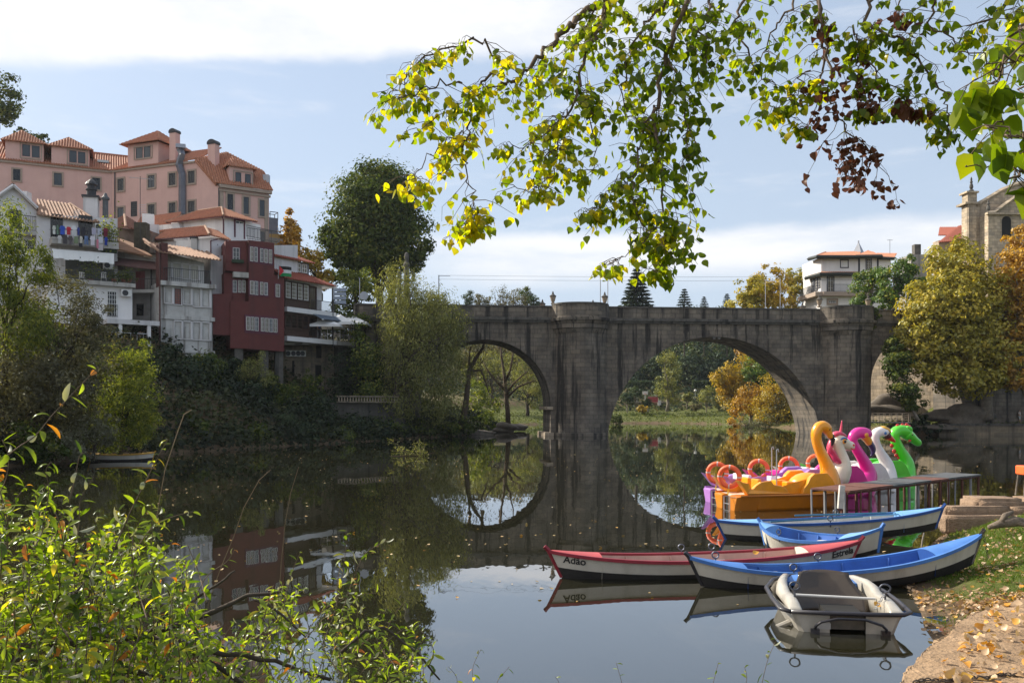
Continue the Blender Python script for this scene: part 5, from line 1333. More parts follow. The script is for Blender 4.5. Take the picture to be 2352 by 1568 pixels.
# above the parapet
G = 'trees behind the parapet'
for i, (x, y, rx, ry, d, lm, lb) in enumerate([(1077, 685, 15, 20, 175, lm_wood, 'dark small tree left end of the row behind the left parapet'), (1108, 690, 24, 16, 178, lm_brown, 'sparse brown tree second in the row behind the left parapet'),
      (1150, 680, 26, 24, 180, lm_brown, 'tallest thin brown tree behind the left parapet'), (1190, 685, 20, 22, 176, lm_brown, 'brownish tree right of the tallest one behind the left parapet'), (1206, 672, 17, 14, 182, lm_dark, 'flat topped green tree behind the left parapet'), (1226, 690, 16, 14, 178, lm_wood, 'low dark tree beside the red jacket on the bridge')]):
    T('parapet_tree', lb, 'tree', x, 770, d, [(x, y, rx, ry, d), (x + rx * .3, y + ry, rx, ry, d)], 750, .38, lm, bark_b, group=G, limbs=20, aspect=.45, clump=.4)
def conifer(label, x, ytop, ybot, hw, d, lm, n, base_y=None):
    b = P(x, base_y or ybot, d); t = thing('fir_tree', label, 'tree', b, 0, 'conifers beyond the bridge')
    top = P(x, ytop, d) - b; hz = P(x, ybot, d).z - b.z; H = top.z - hz; r = hw * d / FPX
    C, Nn, A = [], [], []
    tiers = int(max(9, H / .75))
    for q in range(n):
        k = R.randrange(tiers); f = (k + R.uniform(-.15, .15)) / tiers; f = min(max(f, 0), .99)
        rr = r * (1 - f) ** .9 * R.uniform(.15, 1.05); a = R.randrange(7) * 6.283 / 7 + k * 2.1 + R.gauss(0, .16)
        z = hz + H * f + rr * .10 - (rr / r) ** 2 * .4
        C.append((rr * math.cos(a), rr * math.sin(a), z)); Nn.append((R.gauss(0, .35), R.gauss(0, .35), 1)); A.append((math.cos(a), math.sin(a), -.15))
    leaf_cards('crown', np.array(C), np.array(Nn), .75 * r / 3.4 + .25, lm, t, .5, axis=np.array(A))
    m = MB(); m.tube([(0, 0, -6), (0, 0, hz), (0, 0, top.z - .3)], [r * .08, r * .07, .03], 7); m.build('trunk', bark_d, t)
conifer('tallest blue green fir standing beyond the middle of the bridge', 1462, 613, 712, 43, 190, lm_fir, 2600, 760)
conifer('medium fir right of the tall one, over the main arch crown', 1572, 660, 712, 22, 210, lm_fir, 1200, 760)
conifer('small fir third from the left over the bridge parapet', 1617, 679, 712, 14, 215, lm_fir, 700, 760)
conifer('small dark fir beside the golden plane trees over the bridge', 1670, 672, 712, 17, 205, lm_fir, 800, 760)
for i, (x, e, n, lb) in enumerate([(1722, [(1722, 665, 34, 45, 132), (1710, 700, 40, 30, 132)], 2300, 'golden plane tree left of the group behind the bridge'), (1775, [(1770, 650, 42, 45, 134), (1760, 690, 45, 35, 134), (1790, 700, 40, 30, 133)], 3000, 'golden plane tree in the middle of the group behind the bridge'), (1826, [(1822, 650, 30, 42, 138), (1830, 690, 30, 35, 137)], 2000, 'golden plane tree touching the white villa')]):
    T('plane_tree', lb, 'tree', x, 760, 134, e, n, .42, lm_plane if i != 1 else lm_gold, bark_g, group='plane trees behind the bridge', clump=.3)
T('acacia_tree', 'green tree in front of the balcony of the white villa', 'tree', 1995, 740, 112, [(1992, 660, 36, 45, 112), (1975, 700, 30, 25, 112), (2015, 640, 25, 25, 112)], 2600, .34, lm_green, bark_g)
T('robinia_tree', 'bright green and yellow tree right of the villa, left of the olive plane tree', 'tree', 2050, 740, 108, [(2060, 640, 42, 45, 108), (2085, 605, 26, 22, 109), (2035, 690, 40, 25, 107), (2095, 660, 30, 40, 108)], 3600, .34, lm_green, bark_g)
# right bank plane trees
T('great_plane_tree', 'huge olive gold plane tree on the right bank, hiding the end of the bridge', 'tree', 2268, 963, 97.5,
  [(2195, 610, 75, 72, 96), (2235, 690, 95, 80, 96), (2140, 700, 75, 75, 95), (2110, 770, 60, 55, 94), (2190, 790, 95, 70, 94), (2270, 790, 80, 90, 96), (2140, 845, 62, 50, 93), (2225, 870, 80, 45, 94), (2300, 850, 50, 50, 95), (2090, 830, 40, 50, 93), (2180, 700, 80, 90, 94)], 25000, .42, lm_plane, bark_g, clump=.26, k=80, trunk_r=.55, split=P(2255, 830, 97), limbs=24)
T('orange_plane_tree', 'orange leaved plane tree with a pale leaning trunk at the right edge', 'tree', 2385, 960, 95,
  [(2340, 560, 34, 48, 97), (2340, 640, 55, 75, 96), (2310, 700, 40, 50, 96), (2350, 760, 60, 60, 95), (2290, 780, 45, 30, 95), (2345, 870, 35, 40, 94), (2400, 640, 70, 120, 95), (2320, 840, 30, 40, 94)], 11000, .40, lm_orange, bark_g, clump=.3, k=50, trunk_r=.4, split=P(2330, 840, 95), limbs=22)
T('dark_plane_sapling', 'dark green young tree in front of the right arch', 'tree', 2110, 965, 91, [(2062, 840, 32, 42, 92), (2078, 890, 38, 35, 91), (2100, 925, 28, 22, 91), (2050, 800, 22, 30, 93)], 3600, .32, lm_dark, bark_g, trunk_r=.14)
bush('walkway_bush', 'dark bush at the end of the metal walkway', 96, [(2112, 972, 28, 24, 96), (2140, 985, 30, 14, 96)], 1300, .28, lm_ivy)
bush('parapet_creeper', 'green creeper spilling over the parapet right of the right bastion', 97, [(2010, 720, 14, 16, 97), (2004, 745, 8, 18, 97)], 500, .25, lm_dark)

# park beyond the main arch
Gd = 'dark trees on the wooded slope'
for i, (x, y, rx, ry, d, lb) in enumerate([(1500, 850, 45, 55, 225, 'dark slope tree at the left side of the main arch'), (1440, 870, 40, 45, 222, 'dark slope tree hidden by the left pier edge'), (1555, 810, 45, 65, 240, 'dark slope tree behind the yellow green poplar'), (1610, 800, 45, 70, 235, 'tallest dark slope tree under the crown of the main arch'),
      (1660, 800, 40, 65, 245, 'dark slope tree left of the golden planes'), (1700, 790, 40, 60, 250, 'dark slope tree behind the golden planes'), (1585, 850, 40, 40, 228, 'low dark slope tree at the middle of the wood'), (1640, 860, 35, 35, 226, 'low dark slope tree beside the lawn'), (1760, 800, 50, 60, 255, 'dark slope tree behind the green round tree')]):
    T('slope_tree', lb, 'tree', x, y + ry + 10, d, [(x, y, rx, ry, d), (x, y - ry * .75, rx * .8, ry * .8, d), (x - rx * .4, y + ry * .5, rx * .7, ry * .6, d), (x + rx * .4, y + ry * .45, rx * .7, ry * .6, d)], 2300, .75, lm_wood, group=Gd)
T('yellow_poplar', 'slim yellow green poplar rising from the park lawn under the main arch', 'tree', 1532, 945, 182, [(1534, 830, 24, 32, 182), (1545, 860, 24, 30, 182), (1522, 890, 24, 30, 182), (1545, 905, 20, 30, 182)], 3000, .36, lm_willow, bark_g)
T('golden_plane_tree', 'golden plane tree left of the group by the water under the main arch', 'tree', 1690, 960, 150, [(1680, 865, 36, 36, 150), (1655, 880, 28, 30, 150), (1685, 905, 36, 40, 150), (1715, 830, 26, 36, 153)], 3800, .40, lm_gold, bark_g)
T('amber_plane_tree', 'amber plane tree reaching down to the water under the main arch', 'tree', 1725, 975, 146, [(1725, 910, 36, 40, 146), (1705, 935, 32, 28, 145), (1690, 965, 20, 18, 144), (1715, 800, 28, 30, 156)], 2600, .38, lm_orange, bark_g)
T('round_green_tree', 'round green tree between golden crowns under the main arch', 'tree', 1745, 940, 148, [(1742, 845, 36, 42, 148), (1760, 870, 30, 30, 147), (1725, 860, 25, 25, 147)], 2600, .36, lm_green)
T('yellow_willow_bush', 'yellow tinged bushy willow at the water, right side of the main arch', 'shrub', 1790, 980, 139, [(1780, 895, 42, 42, 139), (1760, 940, 40, 35, 139), (1800, 940, 34, 40, 138)], 3600, .32, lm_gold)
bush('waterside_willow', 'grey green willow bush at the right spring of the main arch', 138, [(1795, 925, 34, 40, 137.5), (1770, 965, 40, 20, 137), (1820, 960, 25, 25, 137)], 2600, .28, lm_olive, aspect=.35)
bush('pale_river_shrub', 'pale shrub at the waterline, below the amber tree', 140, [(1712, 970, 24, 16, 140), (1740, 975, 24, 12, 139)], 900, .26, lm_grey, aspect=.35)
Gs = 'young trees on the park terrace'
for x, y, r, lb in ((1440, 915, 16, 'young park tree by the left side of the main arch'), (1460, 905, 18, 'second young park tree, left of the basketball board'), (1488, 925, 11, 'young park tree in front of the red panel'), (1578, 912, 13, 'young park tree right of the poplar trunk'), (1622, 905, 22, 'wide young park tree by the lamp globe'), (1650, 925, 14, 'young park tree left of the golden plane'), (1508, 888, 11, 'round clipped tree above the hedge')):
    T('park_tree', lb, 'tree', x, y + r * 2.2, 188, [(x, y, r, r, 188)], 650, .34, lm_willow if x % 4 else lm_wood, bark_g, group=Gs, trunk_r=.12)
Gb = 'bushes on the far river bank'
for x, y, rx, ry, lm, lb in ((1415, 962, 22, 16, lm_dark, 'dark bush at the far waterline beside the left pier'), (1450, 958, 24, 12, lm_dark, 'low dark bush right of the one by the pier'), (1488, 955, 20, 12, lm_lime, 'bright low bush on the far bank under the red panel'), (1530, 960, 30, 9, lm_green, 'low green bank bush under the poplar'), (1575, 960, 20, 7, lm_green, 'flat green bank bush left of the sand'), (1475, 940, 16, 10, lm_gold, 'small yellow bush on the far bank'), (1600, 935, 18, 9, lm_brown, 'brown bush on the bank slope in the arch centre'), (1680, 940, 20, 10, lm_brown, 'brown bush at the foot of the golden plane')):
    d = 6000 / max(y + ry - 937, 28); d = min(max(d, 160), 182)
    bush('bank_bush', lb, d, [(x, y, rx, ry, d)], 520, .36, lm, group=Gb)
for x0, x1, y0, y1, d, lb in ((1428, 1556, 874, 886, 208, 'clipped hedge across the park left of the poplar'), (1590, 1640, 874, 890, 208, 'clipped hedge across the park right of the poplar')):
    a, b = P(x0, y1, d), P(x1, y0, d); c = (a + b) / 2; t = thing('hedge', lb, 'hedge', (c.x, c.y, a.z))
    n = 1500; C = np.stack([NR.uniform(a.x - c.x, b.x - c.x, n), NR.uniform(-.7, .7, n), NR.uniform(0, b.z - a.z, n)], 1); leaf_cards('foliage', C, NR.normal(size=(n, 3)), .45, lm_wood, t)

# a bough adrift in the river
def drift():
    b = PZ(935, 1047, 0); t = thing('drifting_bough', 'leafy bough lying half sunk in mid river', 'branch', b)
    m = MB(); pts = []
    for q in range(9):
        a = limb_path((R.uniform(.2, 1.0), 0, -.05), (R.uniform(-1.1, 1.1), R.uniform(-.5, .5), R.uniform(.15, 1.0) * (1 - .0)), 4, .08); m.tube(a, .015, 4); pts += a[1:]
    m.tube([(-1.1, 0, 0), (0, 0, .03), (1.2, .1, .1), (1.7, .2, .22)], .02, 5); m.build('stem', bark_b, t)
    C = np.array([pts[R.randrange(len(pts))] for _ in range(420)]) + NR.normal(size=(420, 3)) * .13; C[:, 2] = np.abs(C[:, 2])
    leaf_cards('foliage', C, NR.normal(size=(420, 3)), .14, lm_willow, t, .4)
drift()

# ------------------------------------------------------------------ boats
def gel(name, c, rough=.28, var=.07): return mat(name, c, rough, var * 1.6, 2.5, coat=.3, spec=.5, patch=.28, pcol=tuple(x * .62 + .012 for x in c), streak=.16, scol=tuple(x * .45 + .02 for x in c))
y_gel = gel('gel_yellow', (.80, .315, .010)); pu_gel = gel('gel_purple', (.38, .17, .50)); cr_gel = gel('gel_cream', (.72, .62, .48)); ma_gel = gel('gel_magenta', (.66, .02, .27)); wh_gel = gel('gel_white', (.72, .68, .66)); gr_gel = gel('gel_green', (.09, .56, .03))
pk_gel = gel('gel_pink', (.62, .055, .12)); rd_gel = gel('gel_red', (.65, .02, .02)); or_gel = gel('gel_orange', (.80, .33, .03)); bk_gel = gel('gel_black', (.015, .013, .018)); bl_gel = gel('gel_blue', (.05, .16, .42)); nv_gel = gel('gel_navy', (.04, .03, .10))
buoy_m = mat('buoy_orange', (.80, .13, .045), .5, .1, 4); buoy_w = mat('buoy_band', (.55, .52, .50), .6, .1, 4)
hull_w = mat('hull_white', (.60, .555, .48), .6, .14, 2.2, streak=.45, scol=(.33, .29, .24), bump=.15, bscale=30, patch=.3, pcol=(.42, .37, .31))
hull_k = mat('hull_black', (.022, .020, .019), .7, .3, 4, bump=.2)
paint_b = mat('paint_blue', (.055, .165, .46), .5, .16, 3, coat=.1, streak=.3, scol=(.04, .10, .30), patch=.25, pcol=(.10, .22, .46)); paint_in = mat('paint_blue_inside', (.03, .105, .36), .6, .2, 3, streak=.3, scol=(.025, .06, .2)); paint_bd = mat('paint_navy', (.02, .07, .26), .5, .15, 4)
paint_lb = mat('paint_light_blue', (.17, .36, .66), .5, .12, 3, coat=.1)
paint_r = mat('paint_red', (.46, .075, .075), .5, .15, 3, coat=.1, streak=.25, scol=(.35, .06, .06)); paint_rd = mat('paint_dark_red', (.24, .02, .035), .5, .2, 4)
inner_p = mat('inner_pink', (.48, .30, .25), .7, .15, 3, streak=.3, scol=(.35, .18, .15)); inner_g = mat('inner_grey', (.48, .48, .47), .7, .15, 3)

def text_mesh(s, size, m, par, M4, name='lettering'):
    c = bpy.data.curves.new(name, 'FONT'); c.body = s; c.size = size; c.extrude = .002; c.align_x = 'CENTER'; c.offset = .0035
    o = bpy.data.objects.new(name, c); COL.objects.link(o)
    bpy.context.view_layer.update()
    me = bpy.data.meshes.new_from_object(o.evaluated_get(bpy.context.evaluated_depsgraph_get()))
    bpy.data.objects.remove(o)
    me.materials.clear(); me.materials.append(m)
    t = bpy.data.objects.new(name, me); COL.objects.link(t); t.parent = par; t.matrix_local = M4
    return t

def rowing_boat(label, A, B, beam, h, rise, zA, zB, m_gun, m_in, m_deck, m_post, decks=((-1, -.66), (.64, 1)), seats=(-.3, .25), rings=(), band=.42, deck_front=None, texts=(), ex=2.2, name='rowing_boat', group='rowing boats at the bank', m_black=None, oars=False, posts=(1, 1)):
    A, B = Vector((A[0], A[1], zA)), Vector((B[0], B[1], zB))
    L = (B - A).length; c = (A + B) / 2
    t = thing(name, label, 'rowing boat', c, 0, group)
    d = B - A
    t.rotation_euler = (0, -math.asin(d.z / L), math.atan2(d.y, d.x))
    w = lambda s: beam / 2 * max(0.0, 1 - abs(s) ** ex) ** .8
    sh = lambda s: h + rise * abs(s) ** 2.4
    bt = lambda s: min(.2, rise * .6) * abs(s) ** 2.8
    over = lambda s: L / 2 * (1 - .055 * 0) 
    N_ = 36
    SS = [-1 + 2 * i / N_ for i in range(N_ + 1)]
    fx = lambda s, f: s * L / 2 * (1 - .075 * (1 - f))       # raked ends: shorter at the keel
    def pt(s, f, side, ins=0.0, zlift=0.0):
        k = lerp(.62, 1, f ** .75); z = lerp(bt(s), sh(s), f) + zlift
        return Vector((fx(s, f), side * max(0.004, w(s) * k - ins), z))
    # hull: black boot below, white above
    m = MB(); fl = [0, band * .5, band, band + 1e-4, .7, 1.0]
    for side in (-1, 1):
        for j in range(len(fl) - 1):
            vs = []; 
            for s in SS: vs += [pt(s, fl[j], side), pt(s, fl[j + 1], side)]
            fs = [(2 * i, 2 * i + 2, 2 * i + 3, 2 * i + 1) if side < 0 else (2 * i, 2 * i + 1, 2 * i + 3, 2 * i + 2) for i in range(N_)]
            m.add(vs, fs, 1 if fl[j + 1] <= band + 1e-6 else 0)
    vs = []
    for s in SS: vs += [pt(s, 0, -1), pt(s, 0, 1)]
    m.add(vs, [(2 * i, 2 * i + 1, 2 * i + 3, 2 * i + 2) for i in range(N_)], 1)
    m.build('hull', [hull_w, m_black or hull_k], t, smooth=False)
    # inside skin and floor
    m = MB(); I = [s for s in SS if abs(s) < .97]
    for side in (-1, 1):
        for f0, f1 in ((.16, .55), (.55, .985)):
            vs = []
            for s in I: vs += [pt(s, f0, side, .03), pt(s, f1, side, .028)]
            m.add(vs, [(2 * i, 2 * i + 1, 2 * i + 3, 2 * i + 2) for i in range(len(I) - 1)])
    vs = []
    for s in I: vs += [pt(s, .16, -1, .03), pt(s, .16, 1, .03)]
    m.add(vs, [(2 * i, 2 * i + 1, 2 * i + 3, 2 * i + 2) for i in range(len(I) - 1)])
    for s in (-.5, -.2, .1, .42):                            # ribs
        for side in (-1, 1):
            for f in (.3, .62): 
                p, q = pt(s, f - .14, side, .045), pt(s, min(.97, f + .3), side, .045); m.tube([p, q], .022, 4)
    m.build('interior', m_in, t)
    g = MB()
    for side in (-1, 1):
        rings_ = []
        for s in SS:
            p = pt(s, 1, side); o = side * .028
            rings_.append([p + Vector((0, o, -.035)), p + Vector((0, o, .022)), p + Vector((0, -o * 1.3, .022)), p + Vector((0, -o * 1.3, -.02))])
        g.loft(rings_)
    g.build('gunwale', m_gun, t, clean=True)
    for k, (a, b) in enumerate(decks):
        m = MB(); rows = []
        inner_end = b if abs(a) > abs(b) else a
        for i in range(9):
            s = lerp(a, b, i / 8) * .985; cam_ = .075 * (1 - abs(s) * .85)
            row = []
            for j in range(9):
                v = -1 + j / 4; p = pt(s, 1, 1); row.append(Vector((p.x, p.y * v, p.z + .012 + cam_ * (1 - v * v) * 1.6)))
            rows.append(row)
        vs = [p for r in rows for p in r]
        m.add(vs, [(i * 9 + j, (i + 1) * 9 + j, (i + 1) * 9 + j + 1, i * 9 + j + 1) for i in range(8) for j in range(8)])
        e = rows[0] if abs(a) < abs(b) else rows[-1]
        dk = m.build('deck', m_deck, t, smooth=True)
        m = MB(); m.poly([Vector((p.x, p.y * .97, p.z - .004)) for p in e] + [Vector((e[-1].x, e[-1].y * .75, bt(inner_end) + h * .17)), Vector((e[0].x, e[0].y * .75, bt(inner_end) + h * .17))])
        m.build('bulkhead', deck_front or m_deck, dk)
    for s in seats:
        m = MB(); p = pt(s, .68, 1); m.box((p.x, 0, p.z), (.20, p.y * 2 - .05, .03)); m.build('seat', mat('seat_white', (.62, .58, .52), .7, .12, 4), t)
    for k, s in enumerate((-1, 1)):
        if not posts[k]: continue
        m = MB(); a, b = pt(s * .995, 0, 1), pt(s, 1, 1); a.y = b.y = 0
        u = (b - a).normalized(); m.tube([a + u * .02, b + u * .02, b + u * .10 + Vector((s * .035, 0, 0))], [.035, .04, .038], 4, sq=(1, .8)); m.build('stem_post', m_post, t)
    for s, side in rings:
        m = MB(); p = pt(s, 1, side); m.tube([p + Vector((0, 0, -.08)), p + Vector((0, 0, .06))], .013, 5); m.torus(p + Vector((0, 0, .115)), .055, .012, (.25, 1, 0), 16, 6); m.build('oarlock', mat('ring_steel', (.10, .11, .14), .4, .2, 4, metal=.6), t)
    for s, f, txt, size in texts:
        p0, p1 = pt(s - .02, f, -1), pt(s + .02, f, -1); X = (p1 - p0).normalized(); up = (pt(s, f + .1, -1) - pt(s, f - .1, -1)).normalized(); Z = X.cross(up).normalized(); Y = Z.cross(X)
        o = pt(s, f, -1) + Z * .004
        text_mesh(txt, size, mat('letter_black', (.015, .015, .016), .6, .1, 3), t, Matrix((( X.x, Y.x, Z.x, o.x), (X.y, Y.y, Z.y, o.y), (X.z, Y.z, Z.z, o.z), (0, 0, 0, 1))))
    if oars:
        for a, b in (((-.28, -.42), (.30, -.06)), ((-.13, .42), (.42, .12))):
            m = MB(); p = Vector((a[0] * L, a[1] * beam, h + .10)); q = Vector((b[0] * L, b[1] * beam, h + .06))
            q2 = q.lerp(p, .28); m.tube([p, q2], .022, 6); m.tube([q2, q], [.024, .05], 6, sq=(1, .3)); m.build('oar', mat('oar_teal', (.03, .13, .24), .5, .15, 4), t)
    return t
rowing_boat('long rowing boat, blue inside, its bow drawn up on the grass', (3.02, 14.62), (8.12, 15.0), .92, .34, .36, -.20, .12, paint_b, paint_in, paint_b, bk_gel, ((-1, -.66), (.62, 1)), (-.42, -.16), ((-.37, -1), (-.06, 1), (-.80, 1)), .40, deck_front=paint_bd)
rowing_boat('red trimmed rowing boat lettered on both ends of its pale hull', (.66, 15.36), (6.42, 16.05), .92, .40, .2, -.12, -.05, paint_rd, inner_p, paint_r, paint_rd, ((-1, -.70), (.62, 1)), (-.25, .12), ((-.12, 1), (.08, 1)), .42, deck_front=hull_w, texts=((-.875, .66, 'Adão', .185), (.885, .62, 'Estrela', .185)))
rowing_boat('small stubby rowing boat, bright blue inside with one white seat', (5.30, 18.5), (7.14, 16.75), 1.25, .38, .26, -.07, .05, paint_b, paint_in, paint_lb, paint_b, ((-1, -.80), (.5, 1)), (-.1,), ((-.45, -1), (.1, 1)), .2, ex=2.6, deck_front=paint_lb)
rowing_boat('white rowing boat with pale blue decks and two blue oars, farthest from the camera', (4.72, 19.95), (9.80, 19.75), .95, .42, .14, -.13, .18, paint_bd, inner_g, paint_lb, paint_bd, ((-1, -.62), (.62, 1)), (-.3, .2), ((-.05, -1), (.12, 1)), .36, deck_front=paint_lb, oars=True)
rowing_boat('old yellow edged boat moored under the shrubs of the left bank', (-24.0, 49.3), (-20.6, 50.2), 1.1, .45, .1, -.1, -.1, mat('paint_ochre', (.42, .24, .03), .6, .2, 3), inner_g, mat('paint_ochre', (.42, .24, .03)), mat('paint_ochre', (.42, .24, .03)), seats=(0,), group=None)

# grey pedal boat nosed into the bank, stern towards the camera
def grey_pedal_boat():
    o = Vector((4.47, 11.62, 0))
    t = thing('pedal_boat', 'grey white pedal boat with a dark raised cowl, stern to the camera', 'pedal boat', o, rad(-8)); t.scale = (1, 1, .86)
    gm = gel('gel_grey', (.40, .37, .32), .4, .16); dk = mat('rubber_dark', (.03, .028, .035), .5, .2, 5, coat=.2); tint = mat('cowl_brown', (.045, .032, .022), .12, .3, 2, coat=.5)
    def sec(y, w, z0, z1, k=.84): return [Vector((-w * k * .75, y, z0)), Vector((-w * k, y, z0 + .1)), Vector((-w, y, z1)), Vector((w, y, z1)), Vector((w * k, y, z0 + .1)), Vector((w * k * .75, y, z0))]
    m = MB()
    for x0, x1 in ((-1, -.26), (.26, 1)):
        pass
    st = [(0, .66, -.1, .30), (.05, .72, -.12, .32), (.7, .80, -.12, .33), (1.4, .78, -.12, .34), (1.9, .62, -.08, .36), (2.15, .42, 0, .37)]
    m.loft([sec(y, w, a, b)[:3] for y, w, a, b in st], closed=False, cap=False); m.loft([sec(y, w, a, b)[3:] for y, w, a, b in st], closed=False, cap=False); m.add([p for y, w, a, b in st for p in (sec(y, w, a, b)[0], sec(y, w, a, b)[5])], [(2 * i, 2 * i + 1, 2 * i + 3, 2 * i + 2) for i in range(len(st) - 1)])
    # transom in two halves round the paddle well, and a bow cap
    s0 = sec(*st[0]); 
    m.poly([s0[0], s0[1], s0[2], Vector((-.22, 0, .30)), Vector((-.22, 0, -.1))]); m.poly([Vector((.24, 0, -.1)), Vector((.24, 0, .30)), s0[3], s0[4], s0[5]]); m.poly([Vector((-.22, 0, .27)), Vector((-.22, 0, .30)), Vector((.24, 0, .30)), Vector((.24, 0, .27))]); m.poly(sec(*st[-1]))
    m.build('hull', gm, t)
    w = MB()
    w.add([(-.22, 0, -.1), (.24, 0, -.1), (.24, 0, .27), (-.22, 0, .27), (-.22, .7, -.1), (.24, .7, -.1), (.24, .7, .27), (-.22, .7, .27)], [(4, 5, 6, 7), (0, 4, 7, 3), (1, 2, 6, 5), (3, 7, 6, 2)]); w.build('paddle_well', mat('well_black', (.012, .011, .01), .8, .3, 4), t)
    # moulded inside: floor, walls, side humps
    m = MB(); fl = [(y, w_ - .1, .06, .335) for y, w_, _, _ in st]; 
    rows = [[Vector((-a, y, b + .02)), Vector((-a * .8, y, c)), Vector((a * .8, y, c)), Vector((a, y, b + .02))] for y, a, c, b in [(0.06, .60, .04, .30), (.7, .66, -.02, .31), (1.35, .64, 0, .31), (1.8, .50, .2, .33)]]
    for i in range(3): 
        for j in range(3): m.poly([rows[i][j], rows[i + 1][j], rows[i + 1][j + 1], rows[i][j + 1]])
    m.poly(rows[0]); m.poly(rows[-1]); m.build('cockpit', gel('gel_grey_dark', (.10, .085, .065), .6, .4), t)  # cockpit gel is darker and more mottled than the hull
    for sx in (-1, 1):
        m = MB(); rr = []
        for y, hh, ww in ((-.02, .02, .10), (.06, .07, .1), (.16, .16, .17), (.32, .24, .2), (.48, .265, .2), (.62, .25, .19), (.78, .20, .16), (.92, .25, .16), (1.1, .39, .17), (1.35, .47, .17), (1.7, .45, .15), (1.98, .3, .12)):
            sh_ = 0 if y < 1.2 else (y - 1.2) / .75 * .2; hh *= .45; ring = [Vector((sx * (a_ - sh_ * b_), y + .05, z_)) for a_, b_, z_ in ((.74, 1, .32), (.735, 1, .33 + hh * .3), (.71, 1, .33 + hh * .75), (.67, 1, .33 + hh * .97), (.63, 1, .33 + hh), (.59, 1, .33 + hh * .94), (.57, .8, .33 + hh * .7), (.56, .6, .30), (.55, .4, .0))]
            rr.append(ring)
        m.loft(rr); m.build('side_pod', gm, t, smooth=True)
    m = MB(); rr = []
    for f, z, y in ((0, .03, .98), (.15, .12, 1.02), (.35, .28, 1.14), (.6, .47, 1.32), (.8, .60, 1.42), (1, .66, 1.45)):
        rr.append([Vector((x_ * (.58 if f < .4 else lerp(.56, .36, (f - .4) / .3) if f < .7 else .36), y + .10 * (1 - x_ * x_) , z - .03 * x_ * x_)) for x_ in [-1 + k / 5 for k in range(11)]])
    vs = [p for r in rr for p in r]; m.add(vs, [(i * 11 + j, i * 11 + j + 1, (i + 1) * 11 + j + 1, (i + 1) * 11 + j) for i in range(5) for j in range(10)])
    c = m.build('cowl', tint, t, smooth=True); sm = c.modifiers.new('thick', 'SOLIDIFY'); sm.thickness = .03
    m = MB(); rr = []
    for y, hw, z in ((1.56, .60, .42), (1.7, .54, .46), (1.95, .42, .46), (2.2, .28, .40)): rr.append([Vector((-hw, y, .36)), Vector((-hw * .9, y, z)), Vector((0, y, z + .08)), Vector((hw * .9, y, z)), Vector((hw, y, .36))])
    m.loft(rr); m.build('foredeck', paint_b, t, clean=True)
    m = MB(); pth = [(-.72, 0, .31), (-.84, .12, .32), (-.86, .7, .34), (-.84, 1.4, .35), (-.66, 1.95, .37), (-.4, 2.25, .38), (0, 2.3, .38), (.4, 2.25, .38), (.66, 1.95, .37), (.84, 1.4, .35), (.86, .7, .34), (.84, .12, .32), (.72, 0, .31), (.3, -.05, .315), (-.3, -.05, .315), (-.72, 0, .31)]; m.tube(pth, .034, 7); m.build('fender', dk, t, smooth=True)
    m = MB(); m.box((0, .34, .19), (.96, .20, .05)); m.build('bench', gel('gel_grey', (.40, .37, .32)), t, bevel=.01)
    m = MB(); m.tube([(-.55, .72, .40), (.55, .72, .37)], .022, 7); m.build('crossbar', mat('bar_white', (.6, .58, .55), .4, .1, 4), t)
    m = MB(); m.tube([(-.42, -.04, .02), (-.42, -.09, .12), (-.36, -.12, .19), (-.15, -.13, .255), (.2, -.13, .25), (.42, -.12, .17), (.48, -.09, .10), (.48, -.04, .0)], .021, 7); 
    for x_ in (-.42, .48): m.box((x_, -.05, .02), (.11, .06, .10))
    m.build('stern_handle', bk_gel, t)
    m = MB(); m.box((-.31, -.004, .10), (.20, .012, .09)); m.build('plate', mat('plate_grey', (.42, .41, .40), .5, .1, 3), t)
    for x_, y_, z_ in ((-.60, .42, .50), (.60, .42, .50)):
        m = MB(); m.tube([(x_, y_, z_ - .08), (x_, y_, z_ + .05)], .014, 6); m.torus((x_, y_, z_ + .115), .065, .013, (.2, 1, 0), 18, 6); m.build('ring_bolt', mat('ring_steel', (.10, .11, .14)), t)
    m = MB(); 
    for k in range(9): m.torus((.60 - .02 * k, .42 - .012 * k, .54 - .030 * k), .018, .006, ((k % 2) * 1.0, .6, (k + 1) % 2 * .6), 10, 4)
    m.build('chain', steel, t)
    m = MB(); m.tube([(-.68, .35, .05), (-.86, .28, -.02)], [.045, .04], 7); m.build('outlet_pipe', gm, t)
grey_pedal_boat()

